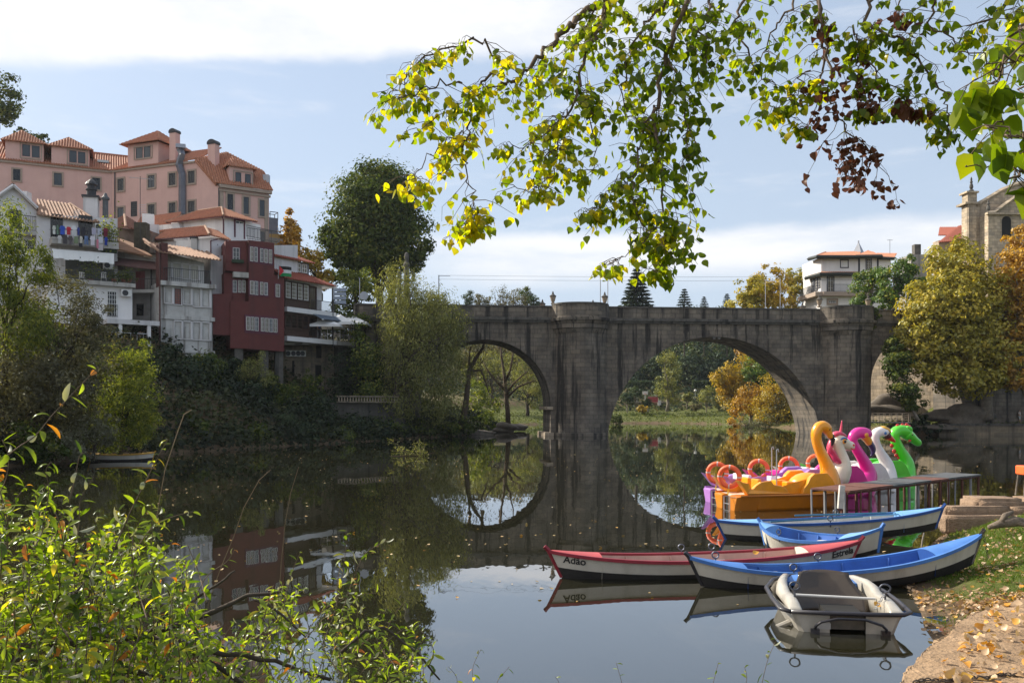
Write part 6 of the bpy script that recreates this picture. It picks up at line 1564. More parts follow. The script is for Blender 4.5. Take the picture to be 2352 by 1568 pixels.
# figurehead pedal boats
BYA = .245
def pedal_boat(label, sx, sy, L, main, deck_m, fig, pole=None, ring=None):
    t = thing('swan_pedal_boat', label, 'pedal boat', (sx, sy, 0), BYA, 'figurehead pedal boats by the jetty')
    k = L / 3.7
    def sec(x, w, z0, z1): return [Vector((x, -w * .70, z0)), Vector((x, -w * .88, z0 + .2)), Vector((x, -w, z1)), Vector((x, w, z1)), Vector((x, w * .88, z0 + .2)), Vector((x, w * .70, z0))]
    m = MB()
    for s_ in (-1, 1):
        m.loft([[Vector((p.x, s_ * max(.16, abs(p.y)) if True else 0, p.z)) for p in (Vector((x, .2, z0)), Vector((x, w * .74, z0)), Vector((x, w, z1)), Vector((x, .2, z1)))] for x, w, z0, z1 in ((0.02, .70, -.1, .40), (.12, .76, -.15, .43), (.7, .78, -.15, .44))])
    m.loft([sec(x * k, w, z0, z1) for x, w, z0, z1 in ((.7 / k, .78, -.15, .44), (1.6, .80, -.15, .44), (2.6, .79, -.15, .45), (3.2, .68, -.14, .47), (3.6, .42, -.08, .50), (3.75, .18, 0, .50))])
    m.build('hull', main, t, clean=True, bevel=.02)
    m = MB(); pth = [(x * k, s * w, .44 + (.02 if x > 3 else 0)) for s, xs in ((-1, ((.1, .77), (1.6, .81), (2.6, .80), (3.2, .69), (3.62, .43), (3.78, .1))), (1, ((3.78, .1), (3.62, .43), (3.2, .69), (2.6, .80), (1.6, .81), (.1, .77)))) for x, w in xs]
    m.tube(pth, .035, 6); m.build('rub_rail', main, t)
    m = MB(); m.box((.36, 0, .12), (.5, .34, .5)); m.build('rudder_well', mat('well_black', (.012, .011, .01)), t)
    out = [(.0, .92), (.16, .85), (.32, .82), (.46, .65), (.52, .64), (.62, .74), (.78, .84), (1.1, .88), (1.19, .76), (1.51, .70), (1.62, .60), (1.69, .47), (2.13, .47), (2.18, .64), (2.29, .76), (2.38, .94), (2.52, 1.06), (2.94, 1.07), (3.14, .88), (3.32, .48), (3.3, .43), (.5, .43), (.3, .5)]
    for s_ in (-1, 1):
        m = MB()
        a = [Vector((x * k, s_ * (.74 + (.12 if x < .45 else 0)), z)) for x, z in out]; b = [Vector((x * k, s_ * (.56 if x > .45 else .62), z - .02)) for x, z in out]
        n = len(a); m.add(a + b, [list(range(n)), list(range(n, 2 * n))[::-1]] + [(i, n + i, n + (i + 1) % n, (i + 1) % n) for i in range(n)])
        m.build('side_fairing', deck_m, t, clean=True, bevel=.025)
    m = MB(); m.box((1.3 * k, 0, .40), (2.2 * k, 1.2, .06)); m.build('floor', cr_gel if deck_m is not y_gel else mat('floor_cream', (.62, .55, .45), .5, .1, 3), t)
    for y_ in (-.3, .3):
        m = MB(); m.box((1.05 * k, y_, .52), (.45, .42, .22)); m.box((.86 * k, y_, .72), (.12, .42, .36)); m.build('seat', deck_m if main is not pu_gel else wh_gel, t, bevel=.03)
        m = MB(); m.box((1.95 * k, y_, .62), (.34, .3, .36)); m.build('console', deck_m if main is not pu_gel else wh_gel, t, bevel=.03)
    m = MB(); m.ball((2.75 * k, 0, .62), (.62, .56, .42), 16, 10); m.build('bow_cowl', deck_m, t, smooth=True)
    # lifebuoy on its bracket
    o = Vector(ring or (.16, 0, .95))
    m = MB(); m.tube([(.1, 0, .42), (o.x - .02, 0, o.z - .25)], .02, 5); m.build('bracket', mat('strap_yellow', (.75, .5, .03), .6, .1, 3), t)
    b = MB(); b.torus(o, .29, .072, (.62, .78, 0), 32, 10); bb = b.build('lifebuoy', buoy_m, t, smooth=True)
    b = MB()
    ax = Vector((.62, .78, 0)).normalized(); u = ax.orthogonal().normalized(); w_ = ax.cross(u)
    for q in range(4):
        a0 = q * math.pi / 2 + .7
        pth = [o + (u * math.cos(a0 + e) + w_ * math.sin(a0 + e)) * .29 for e in (-.07, 0, .07)]; b.tube(pth, .075, 10)
    b.build('band', buoy_w, bb)
    m = MB(); m.tube([(-.02, -.72, .40), (-.22, -.72, .42), (-.22, -.72, .02), (-.22, -.38, .02), (-.22, -.38, .42), (-.02, -.38, .40)], .018, 6); m.tube([(-.22, -.72, .22), (-.22, -.38, .22)], .014, 5); m.build('ladder', steel, t)
    if pole:
        m = MB(); x, y = pole[0], pole[1]; m.tube([(x, y, .4), (x, y, pole[2])], .02, 6); m.tube([(x, y, pole[2]), (x + .05, y, pole[2] + .03), (x + .07, y, pole[2] - .06)], .016, 5); m.build('pole', steel, t)
    # figurehead, drawn out in metres along the keel line
    def cv(zx, zy, dd):
        X = (zx * .2734 + 1599 - CX) / FPX * dd; z = EYE + (HY - (zy * .2734 + 956)) / FPX * dd
        return (X - sx) / math.cos(BYA), z
    dmid = sy + .88 * L * math.sin(BYA)
    for nm, mt, pts, yo, sq in fig:
        m = MB()
        P_ = [Vector((cv(zx, zy, dmid)[0], yo, cv(zx, zy, dmid)[1])) for zx, zy, r in pts]; rr = [r * 1.1 * .2734 / FPX * dmid for _, _, r in pts]
        if len(P_) == 1: m.ball(P_[0], (rr[0], rr[0] * .5, rr[0]), 12, 8); m.build(nm, mt, t, smooth=True)
        else:
            # resample smoothly
            Q, q2 = [], []
            for i in range(len(P_) - 1):
                p0, p1, p2, p3 = P_[max(i - 1, 0)], P_[i], P_[i + 1], P_[min(i + 2, len(P_) - 1)]
                for s in range(4):
                    u_ = s / 4; Q.append(.5 * ((2 * p1) + (-p0 + p2) * u_ + (2 * p0 - 5 * p1 + 4 * p2 - p3) * u_ ** 2 + (-p0 + 3 * p1 - 3 * p2 + p3) * u_ ** 3)); q2.append(lerp(rr[i], rr[i + 1], u_))
            Q.append(P_[-1]); q2.append(rr[-1])
            e0 = (Q[0] - Q[1]).normalized(); e1 = (Q[-1] - Q[-2]).normalized()
            Q = [Q[0] + e0 * q2[0] * .3] + Q + [Q[-1] + e1 * q2[-1] * .45]; q2 = [q2[0] * .55] + q2 + [q2[-1] * .45]
            m.tube(Q, q2, 14, sq=sq); m.build(nm, mt, t, smooth=True)
    return t
SQ = (.95, 1)
pedal_boat('yellow pedal boat with a yellow flamingo figurehead, nearest of the row', 6.35, 26.0, 3.75, gel('gel_yellow_hull', (.60, .195, .008)), y_gel, [
    ('neck', y_gel, [(1120, 640, 95), (1128, 560, 85), (1120, 490, 72), (1105, 430, 58), (1075, 360, 47), (1035, 280, 42), (1008, 200, 40), (1005, 140, 42), (1030, 92, 44), (1070, 85, 46), (1098, 105, 44), (1105, 125, 34)], 0, SQ),
    ('beak', or_gel, [(1105, 118, 36), (1125, 150, 27), (1140, 175, 22)], 0, SQ), ('beak_tip', bk_gel, [(1144, 160, 22), (1156, 190, 20), (1155, 220, 14), (1147, 247, 6)], 0, SQ), ('eye', bk_gel, [(1098, 106, 9)], -.155, SQ)], pole=(1.55, -.3, 1.75))
pedal_boat('purple hulled pedal boat with a white unicorn figurehead, second of the row', 6.35, 27.55, 4.4, pu_gel, pu_gel, [
    ('neck', cr_gel, [(1205, 600, 50), (1213, 530, 82), (1240, 450, 78), (1240, 390, 66), (1222, 330, 58), (1205, 280, 55), (1196, 240, 52), (1200, 205, 52)], 0, SQ),
    ('head', cr_gel, [(1185, 190, 48), (1215, 205, 54), (1260, 225, 48), (1300, 246, 39), (1328, 255, 37), (1342, 262, 28)], 0, SQ),
    ('horn', pk_gel, [(1230, 140, 12), (1238, 90, 9), (1243, 35, 3)], 0, (1, 1)), ('forelock', pk_gel, [(1160, 160, 16), (1180, 150, 26), (1220, 148, 28), (1262, 162, 18), (1280, 175, 8)], 0, (1.3, .8)),
    ('mane', pk_gel, [(1125, 205, 22), (1118, 240, 30), (1112, 275, 28), (1140, 305, 32), (1165, 350, 34), (1200, 385, 30), (1240, 388, 22), (1260, 368, 8)], -.1, (.7, 1)), ('mane_lock', pk_gel, [(1150, 300, 22), (1135, 340, 26), (1160, 380, 18), (1180, 400, 8)], .12, (.7, 1)),
    ('eye', or_gel, [(1230, 208, 20)], -.20, SQ), ('pupil', bk_gel, [(1232, 210, 11)], -.235, SQ), ('eyelash', bl_gel, [(1198, 195, 5), (1215, 183, 7), (1240, 182, 7), (1258, 192, 4)], -.205, (1, 1)), ('nostril', rd_gel, [(1328, 243, 9)], -.145, SQ), ('mouth', rd_gel, [(1302, 268, 4), (1325, 278, 5), (1350, 276, 3)], -.14, (1, 1))], pole=(2.2, .2, 1.72))
pedal_boat('magenta pedal boat with a pink flamingo figurehead, middle of the row', 8.1, 29.1, 4.3, ma_gel, ma_gel, [
    ('neck', ma_gel, [(1385, 640, 110), (1415, 580, 100), (1450, 520, 78), (1460, 465, 58), (1430, 395, 47), (1385, 325, 40), (1342, 262, 37), (1316, 212, 36), (1322, 168, 40), (1360, 142, 45), (1410, 142, 47), (1448, 150, 44), (1470, 158, 34)], 0, SQ),
    ('beak', or_gel, [(1425, 165, 38), (1452, 200, 31), (1470, 232, 25)], -.02, SQ), ('beak_tip', nv_gel, [(1470, 222, 26), (1495, 262, 24), (1502, 295, 19), (1492, 322, 11), (1480, 337, 5)], -.02, SQ), ('eye', bk_gel, [(1410, 155, 11)], -.205, SQ), ('eye_ring', or_gel, [(1411, 156, 18)], -.19, SQ)])
pedal_boat('white pedal boat with a white swan figurehead and red beak, fourth of the row', 9.6, 30.65, 4.2, wh_gel, wh_gel, [
    ('neck', wh_gel, [(1560, 620, 130), (1585, 550, 112), (1608, 490, 84), (1615, 430, 58), (1592, 368, 45), (1553, 308, 38), (1520, 250, 34), (1503, 192, 34), (1510, 148, 40), (1550, 130, 42), (1590, 135, 40), (1610, 142, 30)], 0, SQ),
    ('cap', gel('gel_gold', (.72, .38, .02)), [(1535, 106, 14), (1575, 104, 28), (1615, 118, 27), (1645, 135, 12)], 0, (1.2, .8)), ('face', mat('mask_brown', (.07, .02, .02), .4, .1, 3), [(1572, 145, 26), (1605, 160, 36), (1630, 165, 30)], 0, (1.02, .9)),
    ('beak', rd_gel, [(1612, 165, 34), (1650, 188, 22), (1692, 214, 7)], 0, SQ), ('eye', bl_gel, [(1568, 140, 12)], -.19, SQ)], pole=(2.5, .2, 1.75))
pedal_boat('green pedal boat with a green dragon figurehead, farthest of the row', 11.1, 32.2, 4.1, gr_gel, gr_gel, [
    ('neck', gr_gel, [(1715, 620, 120), (1742, 550, 108), (1765, 480, 84), (1780, 410, 60), (1758, 345, 46), (1722, 292, 41), (1688, 232, 39), (1664, 182, 40), (1668, 142, 44), (1702, 122, 46), (1750, 125, 50), (1790, 140, 46)], 0, SQ),
    ('snout', gr_gel, [(1775, 145, 48), (1815, 172, 40), (1850, 198, 33), (1885, 222, 30), (1902, 236, 20)], 0, (1.1, .95)), ('brow', gr_gel, [(1755, 92, 14), (1785, 105, 20), (1800, 130, 10)], -.14, (1, 1)), ('eye', gel('gel_lime', (.5, .7, .1)), [(1790, 150, 14)], -.21, SQ), ('pupil', bk_gel, [(1794, 153, 7)], -.235, SQ), ('nostril', rd_gel, [(1868, 205, 6)], -.15, SQ), ('mouth', rd_gel, [(1780, 205, 10), (1800, 200, 6)], -.12, SQ)]
    + [('crest', rd_gel, [(x, y, r)], 0, SQ) for x, y, r in ((1665, 122, 18), (1695, 82, 18), (1740, 75, 16), (1780, 75, 17), (1806, 85, 12), (1640, 245, 16), (1662, 292, 18), (1682, 326, 16), (1705, 346, 13))])

# ------------------------------------------------------------------ jetty, poles, steps, bank furniture
def jetty():
    t = thing('jetty', 'low metal jetty on rusty posts beside the figurehead boats', 'jetty')
    A, B = Vector((8.75, 24.0, 0)), Vector((15.5, 29.9, 0)); u = (B - A).normalized(); v = Vector((-u.y, u.x, 0)); L = (B - A).length
    gr = mat('jetty_grating', (.085, .088, .092), .7, .25, 6); rs = mat('jetty_rust', (.13, .055, .04), .8, .35, 4, bump=.2)
    n = 7; yaw = math.atan2(u.y, u.x)
    for i in range(n):
        a, b = L * i / n, L * (i + 1) / n; c = A + u * (a + b) / 2; z = .74 + .01 * (i % 2)
        m = MB(); m.box((c.x, c.y, z), ((b - a) - .02, 1.15, .05), yaw); m.build('deck_panel', rs if i in (0, 1, 4) else gr, t)
    m = MB()
    for s in (-.52, .52): 
        p, q = A + v * s, B + v * s; m.tube([(p.x, p.y, .68), (q.x, q.y, .68)], .03, 4)
    m.build('beam', rs, t)
    for i in range(n * 2 + 1):
        for s in (-.5, .5):
            p = A + u * (L * i / (n * 2)) + v * s + Vector((R.uniform(-.06, .06), R.uniform(-.06, .06), 0))
            m = MB(); m.tube([(p.x, p.y, -1), (p.x + R.uniform(-.05, .05), p.y, .72)], R.choice((.028, .035, .045)), 6); m.build('post', rs if R.random() < .7 else mat('post_grey', (.25, .25, .26), .6, .2, 4), t)
    m = MB(); p = A - u * .35 - v * .55; m.tube([(p.x, p.y, -1), (p.x, p.y, .35)], .04, 6); m.build('post', rs, t)
    m = MB(); m.box((p.x - .02, p.y, .62), (.14, .1, .62), .3, M3=Matrix.Rotation(.08, 3, 'Y')); m.build('post_board', mat('weathered_white', (.55, .52, .48), .8, .2, 6, patch=.4, pcol=(.3, .28, .25)), t)
jetty()
def poles():
    for px, y0, y1, d, lb, m_ in ((1379, 636, 712, 96, 'thin lamp post over the bridge parapet, left of the pair', steel), (1396, 636, 712, 98, 'thin lamp post over the bridge parapet, right of the pair', steel), (2081, 670, 735, 99, 'short grey post at the right end of the parapet', steel), (1008, 632, 690, 100, 'thin pole with an arm beside the pinnacles', iron)):
        a, b = P(px, y1, d), P(px, y0, d); t = thing('lamp_post', lb, 'lamp post', a, 0, 'posts on the bridge'); m = MB(); m.tube([(0, 0, 0), (0, 0, b.z - a.z)], .05, 6)
        if px == 1008: m.tube([(0, 0, b.z - a.z - .1), (1.3, 0, b.z - a.z - .1)], .025, 4)
        m.build('pole', m_, t)
    t = thing('goal_lamp', 'angled twin post lamp arm in front of the golden plane trees', 'lamp post', P(1760, 712, 104)); m = MB(); b = P(1760, 712, 104); q = [P(x, y, 104) - b for x, y in ((1758, 712), (1758, 646), (1792, 640), (1792, 712))]; m.tube(q, .04, 5); m.build('pole', steel, t)
    for y, sag, lb in ((632, 3, 'upper overhead cable crossing the sky above the bridge'), (641, 3, 'lower overhead cable crossing the sky above the bridge')):
        m = MB(); q = []
        for i in range(31):
            x = lerp(1006, 2080, i / 30); q.append(P(x, y + 4 * (4 * (i / 30) * (1 - i / 30)) * sag / 3, 104))
        m.tube(q, .012, 4); o = m.build('overhead_cable', iron); tag(o, lb, 'cable')
poles()
def rough_block(name, c, size, m_, par):
    bm = bmesh.new(); bmesh.ops.create_cube(bm, size=1)
    for v in bm.verts: v.co = Vector((v.co.x * size[0], v.co.y * size[1], v.co.z * size[2]))
    bmesh.ops.bevel(bm, geom=bm.edges[:], offset=min(size) * .10, segments=2, affect='EDGES'); bmesh.ops.triangulate(bm, faces=bm.faces[:]); bmesh.ops.subdivide_edges(bm, edges=[e for e in bm.edges if e.calc_length() > .12], cuts=5, use_grid_fill=True)
    sd = R.random() * 90
    for v in bm.verts:
        q = v.co * 5; f = math.sin(q.x * 1.1 + sd) * math.sin(q.y * 1.7 + sd * 2) * .005 + math.sin(q.x * 3.3 + q.z * 4 + sd) * .003 + R.gauss(0, .003); v.co += v.co.normalized() * f; v.co.z += math.sin(q.x * .7 + sd) * .005
    me = bpy.data.meshes.new(name); bm.normal_update(); bm.to_mesh(me); bm.free(); me.materials.append(m_); me.polygons.foreach_set('use_smooth', [True] * len(me.polygons)); o = bpy.data.objects.new(name, me); COL.objects.link(o); o.parent = par; o.location = c; return o
def steps():
    t = thing('stone_steps', 'worn granite steps climbing the grassy bank behind the boats', 'steps', (10, 20, 0))
    for k, (x0, y0, z0, z1, dep) in enumerate(((10.0, 20.05, .1, .52, .35), (10.12, 20.32, .1, .70, .4), (10.95, 20.55, .1, .86, .85))):
        x = x0
        while x < 15:
            w = min(R.uniform(1.1, 2.0), 15.2 - x); rough_block('step', (x + w / 2 - 10, y0 + dep / 2 - 20 + R.uniform(-.02, .02), (z0 + z1) / 2 + R.uniform(-.01, .01)), (w - .015, dep, z1 - z0), step_stone, t); x += w
    # the flat stone landing in the lower right corner
    top = [(2055, 1600), (2062, 1568), (2090, 1530), (2118, 1500), (2140, 1478), (2170, 1463), (2200, 1432), (2233, 1407), (2290, 1390), (2352, 1372), (2440, 1345)]
    pts = [PZ(x, y, .36) for x, y in top]
    dense = []
    for a, b in zip(pts[:-1], pts[1:]):
        for i in range(8):
            p = a.lerp(b, i / 8); dense.append(p + Vector((R.gauss(0, .012), R.gauss(0, .012), 0)))
    dense.append(pts[-1]); dense += [Vector((9.5, 8, .36)), Vector((7.5, 6.0, .36)), Vector((4.0, 6.6, .36))]
    t = thing('stone_landing', 'sandy stone slab landing in the lower right corner, strewn with leaves', 'landing', (5, 8, 0))
    rings = []
    ctr = sum(dense, Vector()) / len(dense)
    for sc, z in ((1.0, -.5), (1.0, .20), (.996, .30), (.985, .345), (.97, .36)):
        rings.append([Vector((ctr.x + (p.x - ctr.x) * sc + R.gauss(0, .006) - 5, ctr.y + (p.y - ctr.y) * sc + R.gauss(0, .006) - 8, z)) for p in dense])
    m = MB(); m.loft(rings, cap=False); m.build('edge', sandstone, t, smooth=True)
    # gently uneven top
    bm = bmesh.new(); vs = [bm.verts.new(p) for p in rings[-1]]; f = bm.faces.new(vs); bmesh.ops.triangulate(bm, faces=[f]); bmesh.ops.subdivide_edges(bm, edges=bm.edges[:], cuts=3, use_grid_fill=True)
    for v in bm.verts:
        if not v.is_boundary: v.co.z += (math.sin(v.co.x * 3.1) * math.cos(v.co.y * 2.3)) * .012 + R.gauss(0, .003)
    me = bpy.data.meshes.new('slab_top'); bm.normal_update(); bm.to_mesh(me); bm.free(); me.materials.append(sandstone); o = bpy.data.objects.new('slab_top', me); COL.objects.link(o); o.parent = t
    # chain lying on it
    m = MB(); p0, p1 = PZ(2105, 1566, .375), PZ(2420, 1543, .375); n = 46
    for i in range(n):
        p = p0.lerp(p1, i / (n - 1)) + Vector((0, .035 * math.sin(i * .5), 0)); q = Vector((.62, 0, 0)) if True else None
        ax = Vector((0, .25, 1)) if i % 2 else Vector((0, 1, .3))
        b = len(m.v); m.torus((0, 0, 0), .024, .0065, ax, 12, 5)
        for j in range(b, len(m.v)): x, y, z = m.v[j]; m.v[j] = (x * 1.35 + p.x, y + p.y, max(z, -.006) + p.z)
    o = m.build('chain', mat('chain_rust', (.075, .06, .05), .6, .3, 8, metal=.4)); tag(o, 'rusty iron chain lying along the stone landing', 'chain')
    # driftwood below the steps
    t = thing('driftwood', 'grey forked piece of driftwood on the grass below the steps', 'driftwood', PZ(2310, 1208, .55)); m = MB()
    m.tube([(-.35, 0, -.02), (-.1, .03, .05), (.2, 0, .10), (.5, .05, .08)], [.05, .09, .11, .06], 8); m.tube([(-.08, 0, .08), (.02, .06, .22), (.18, .05, .30)], [.07, .06, .03], 7); m.tube([(.1, 0, .1), (.35, -.12, .04), (.55, -.2, .0)], [.06, .05, .03], 7); m.build('log', mat('driftwood_grey', (.16, .125, .095), .95, .4, 9, bump=.6), t, smooth=True)
    m = MB(); p = PZ(2116, 1265, .2); m.tube([p, p + Vector((.02, .0, .2)), p + Vector((.055, .0, .36))], [.02, .018, .015], 6); o = m.build('mooring_stake', bark_g); tag(o, 'thin wooden stake in the grass behind the long blue boat', 'stake')
    p = PZ(2258, 1310, .45)
    m = MB(); 
    for k in range(16): m.torus((8.08 + .006 * k + .0, 14.95, .93 - .032 * k), .017, .005, (k % 2, .5, .3), 8, 4)
    o = m.build('mooring_chain', mat('chain_rust', (.075, .06, .05))); tag(o, 'chain hanging from the raised bow of the long blue boat', 'chain')
    # orange box on wooden legs at the frame's right edge
    b = PZ(2342, 1138, .88); t = thing('orange_stand', 'orange plastic box on wooden legs at the right edge above the steps', 'stand', (b.x + .25, b.y, .88))
    m = MB(); m.box((0, 0, .62), (.5, .4, .22)); m.box((.12, 0, .80), (.28, .3, .16)); m.build('box', mat('plastic_orange', (.75, .13, .03), .5, .1, 3), t, bevel=.03)
    for x_, y_ in ((-.2, -.15), (.2, -.15), (-.2, .15), (.2, .15)): m = MB(); m.tube([(x_ * 1.25, y_ * 1.2, 0), (x_, y_, .52)], .022, 5); m.build('leg', bark_g, t)
    m = MB(); m.box((0, -.16, .2), (.42, .03, .05)); m.build('rung', bark_g, t)
steps()

# ------------------------------------------------------------------ right bank beyond: walls, rocks, walkway
def walls():
    def wall(label, a, b, z0, z1, th, m_, name='retaining_wall'):
        u = (b - a); u.z = 0; L = u.length; c = (a + b) / 2
        t = thing(name, label, 'wall', (c.x, c.y, z0), math.atan2(u.y, u.x)); k = MB(); k.box((0, th / 2, (z1 - z0) / 2), (L, th, z1 - z0)); k.build('wall', m_, t)
        k = MB(); k.box((0, th / 2, z1 - z0 + .12), (L + .1, th + .2, .24)); k.build('coping', granite_dk, t); return t
    wall('sunlit squared stone retaining wall behind the plane trees', Vector((46, 112, 0)), Vector((54.6, 102.2, 0)), .4, 12.6, 2.0, granite_pale)
    wall('shaded stone retaining wall at the right edge behind the trunk', Vector((54.9, 102.0, 0)), Vector((80, 101, 0)), .4, 12.6, 2.0, granite_pale)
    wall('low dark stone quay along the water on the right bank', Vector((47.6, 97.0, 0)), Vector((62, 97.0, 0)), -.8, 1.05, .9, rubble, 'quay_wall')
    # balustrade over the brambles
    a, b = P(775, 922, 81), P(915, 924, 85); u = b - a; L = u.length; t = thing('balustrade', 'stone balustrade on the terrace wall above the brambles', 'balustrade', a, math.atan2(u.y, u.x))
    z1 = (924 - 912) / FPX * 83; m = MB(); m.box((L / 2, 0, z1), (L, .3, .14)); m.box((L / 2, 0, -.02), (L, .3, .12)); m.build('rail', rubble, t)
    n = 22
    m0 = MB(); m0.lathe([(.05, .03), (.08, .14), (.05, .26), (.06, z1 - .1)], 8); bo = m0.build('baluster', granite_pale, t); bo.location = (L * .5 / n, 0, 0)
    for i in range(1, n): c = bo.copy(); COL.objects.link(c); c.parent = t; c.location = (L * (i + .5) / n, 0, 0)
    m = MB(); m.box((L / 2, 1.0, -2.4), (L + 2, 1.2, 4.6)); m.build('base', mat('dark_rubble', (.075, .07, .06)), t)
    def boulder(label, x, y, d, sx, sy, sz, group='rocks at the water'):
        p = P(x, y, d); t = Vector((p.x, p.y, p.z)); m = MB(); m.ball((0, 0, 0), 1.0, 20, 14)
        sd = R.random() * 50
        V = []
        for v in m.v:
            q = Vector(v); f = 1 + .22 * math.sin(q.x * 3.1 + sd) * math.cos(q.y * 2.7 + sd * 2) + .15 * math.sin(q.z * 4.3 + q.x * 2 + sd) + R.gauss(0, .015)
            V.append((q.x * sx * f, q.y * sy * f, max(q.z, -.5) * sz * f))
        m.v = V; o = m.build('boulder', rock, smooth=True); o.location = t; tag(o, label, 'rock', group)
    boulder('big dark overhanging boulder beside the plane tree trunk', 2225, 958, 98.5, 3.2, 1.6, 1.3); boulder('long pale boulder left of the dark overhanging one', 2165, 958, 99, 2.2, 1.4, .9); boulder('flat boulder at the water beneath the trunk', 2140, 982, 96.6, 2.4, 1.0, .5)
    boulder('boulder under the right arch at the foot of the sunlit wall', 2040, 930, 108, 2.6, 1.5, 1.2); boulder('sloping rock under the right arch above the walkway', 2020, 945, 106, 3.0, 1.5, .9); boulder('rock in the water below the bare tree', 1160, 985, 108, 1.8, 1.0, .7); boulder('flat rock at the tip of the left bank under the left arch', 1185, 983, 112, 1.5, .9, .5); boulder('low rock at the waterline left of the left arch', 1090, 996, 98, 2.6, .9, .45)
    # metal walkway
    a, b = P(1998, 968, 103), P(2096, 971, 99.5); u = b - a; L = u.length; t = thing('walkway', 'pale metal footbridge with railings right of the right pier', 'walkway', a, math.atan2(u.y, u.x)); m = MB(); m.box((L / 2, 0, -.06), (L, 1.4, .14)); m.build('deck', steel, t)
    for s in (-.65, .65):
        m = MB()
        for z in (.25, .5, .75, 1.0): m.tube([(0, s, z), (L, s, z)], .02, 4)
        for i in range(8): m.tube([(L * i / 7, s, 0), (L * i / 7, s, 1.02)], .03, 4)
        m.build('railing', mat('rail_beige', (.48, .40, .32), .6, .1, 3), t)
walls()

# ------------------------------------------------------------------ ground cover
def scatter_ground(name, label, cat, n, xr, yr, dmin, dmax, size, lm, lift=.25, keep=None, upright=False, aspect=.6):
    X = NR.uniform(*xr, n); Y = NR.uniform(*yr, n); Z, D = ground_z(X, Y)
    k = (D > dmin) & (D < dmax)
    if keep is not None: k &= keep(X, Y, Z, D)
    X, Y, Z = X[k], Y[k], Z[k]; m = len(X)
    C = np.stack([X, Y, Z + np.abs(NR.normal(size=m)) * lift], 1)
    Nn = NR.normal(size=(m, 3)) * .6 + np.array([0.1, -.35, .8])
    ax = None
    if upright: Nn = NR.normal(size=(m, 3)); Nn[:, 2] *= .2; ax = NR.normal(size=(m, 3)) * .35 + np.array([0, 0, 1.0])
    rn = np.clip(vnoise(X, Y, .35, 7) * .8 + NR.normal(size=m) * .18 + .1, 0, 1)
    o = leaf_cards(name, C, Nn, size * (.6 + .8 * NR.random(m)), lm, None, aspect, rn, axis=ax)
    tag(o, label, cat, kind='stuff'); return o
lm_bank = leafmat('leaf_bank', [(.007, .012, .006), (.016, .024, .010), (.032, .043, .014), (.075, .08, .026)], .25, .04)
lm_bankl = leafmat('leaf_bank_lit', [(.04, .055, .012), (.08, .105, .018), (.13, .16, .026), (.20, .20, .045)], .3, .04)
lm_grass = leafmat('grass_blades', [(.045, .085, .012), (.08, .14, .018), (.13, .20, .028), (.24, .25, .06)], .4, .05)
lm_dead = leafmat('dead_leaves', [(.19, .10, .05), (.34, .20, .10), (.46, .31, .18), (.58, .42, .27), (.56, .25, .04), (.62, .36, .05)], .25, .10)
lm_float = leafmat('floating_leaf', [(.30, .20, .09), (.46, .34, .16), (.58, .44, .26), (.62, .32, .06), (.50, .42, .30)], .15, .12)
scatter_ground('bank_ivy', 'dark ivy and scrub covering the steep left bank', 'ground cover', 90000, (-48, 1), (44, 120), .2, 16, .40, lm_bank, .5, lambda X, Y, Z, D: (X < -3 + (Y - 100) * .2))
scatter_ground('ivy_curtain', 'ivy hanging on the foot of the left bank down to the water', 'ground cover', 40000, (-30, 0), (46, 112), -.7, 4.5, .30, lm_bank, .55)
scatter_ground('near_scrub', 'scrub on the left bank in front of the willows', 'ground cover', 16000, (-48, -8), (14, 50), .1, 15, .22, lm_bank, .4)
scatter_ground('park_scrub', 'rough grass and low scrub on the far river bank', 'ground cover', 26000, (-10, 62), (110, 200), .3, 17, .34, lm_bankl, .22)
scatter_ground('slope_scrub', 'undergrowth on the wooded slope of the park', 'ground cover', 26000, (-30, 90), (190, 290), 20, 120, .9, leafmat('leaf_under', [(.016, .03, .02), (.03, .045, .024), (.06, .075, .03), (.13, .11, .05)], .2, .03), .5)
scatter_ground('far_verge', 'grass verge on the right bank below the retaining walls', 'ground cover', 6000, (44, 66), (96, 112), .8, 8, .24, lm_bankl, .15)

def grass():
    n = 230000
    X = NR.uniform(4.5, 17, n); Y = NR.uniform(8.5, 24.5, n)
    Z, D = ground_z(X, Y)
    pn = vnoise(X, Y, .55, 21) * .6 + vnoise(X, Y, 1.7, 22) * .4
    k = (D > .35) & (D < 7) & (pn + NR.normal(size=n) * .07 > .46 - .16 * np.clip((Y - 11) / 6, 0, 1)) & (X < .78 * Y + 1) & ~((Y > 20.0) & (X > 9.9))
    X, Y, Z = X[k], Y[k], Z[k]; m = len(X)
    h = .035 + .06 * NR.random(m) * np.clip(pn[k] * 1.6, .4, 1.3)
    tall = (NR.random(m) < .03); h = np.where(tall, h * 1.7, h)
    C = np.stack([X, Y, Z + h * .45], 1)
    Nn = NR.normal(size=(m, 3)); Nn[:, 2] *= .2; ax = NR.normal(size=(m, 3)) * .45 + np.array([0, 0, 1.0])
    o = leaf_cards('grass', C, Nn, h, lm_grass, None, .16, np.clip(pn[k] * .6 + NR.random(m) * .5 - .05, 0, 1), axis=ax, fold=.03); tag(o, 'patchy green grass on the sunny right bank', 'grass', kind='stuff')
grass()

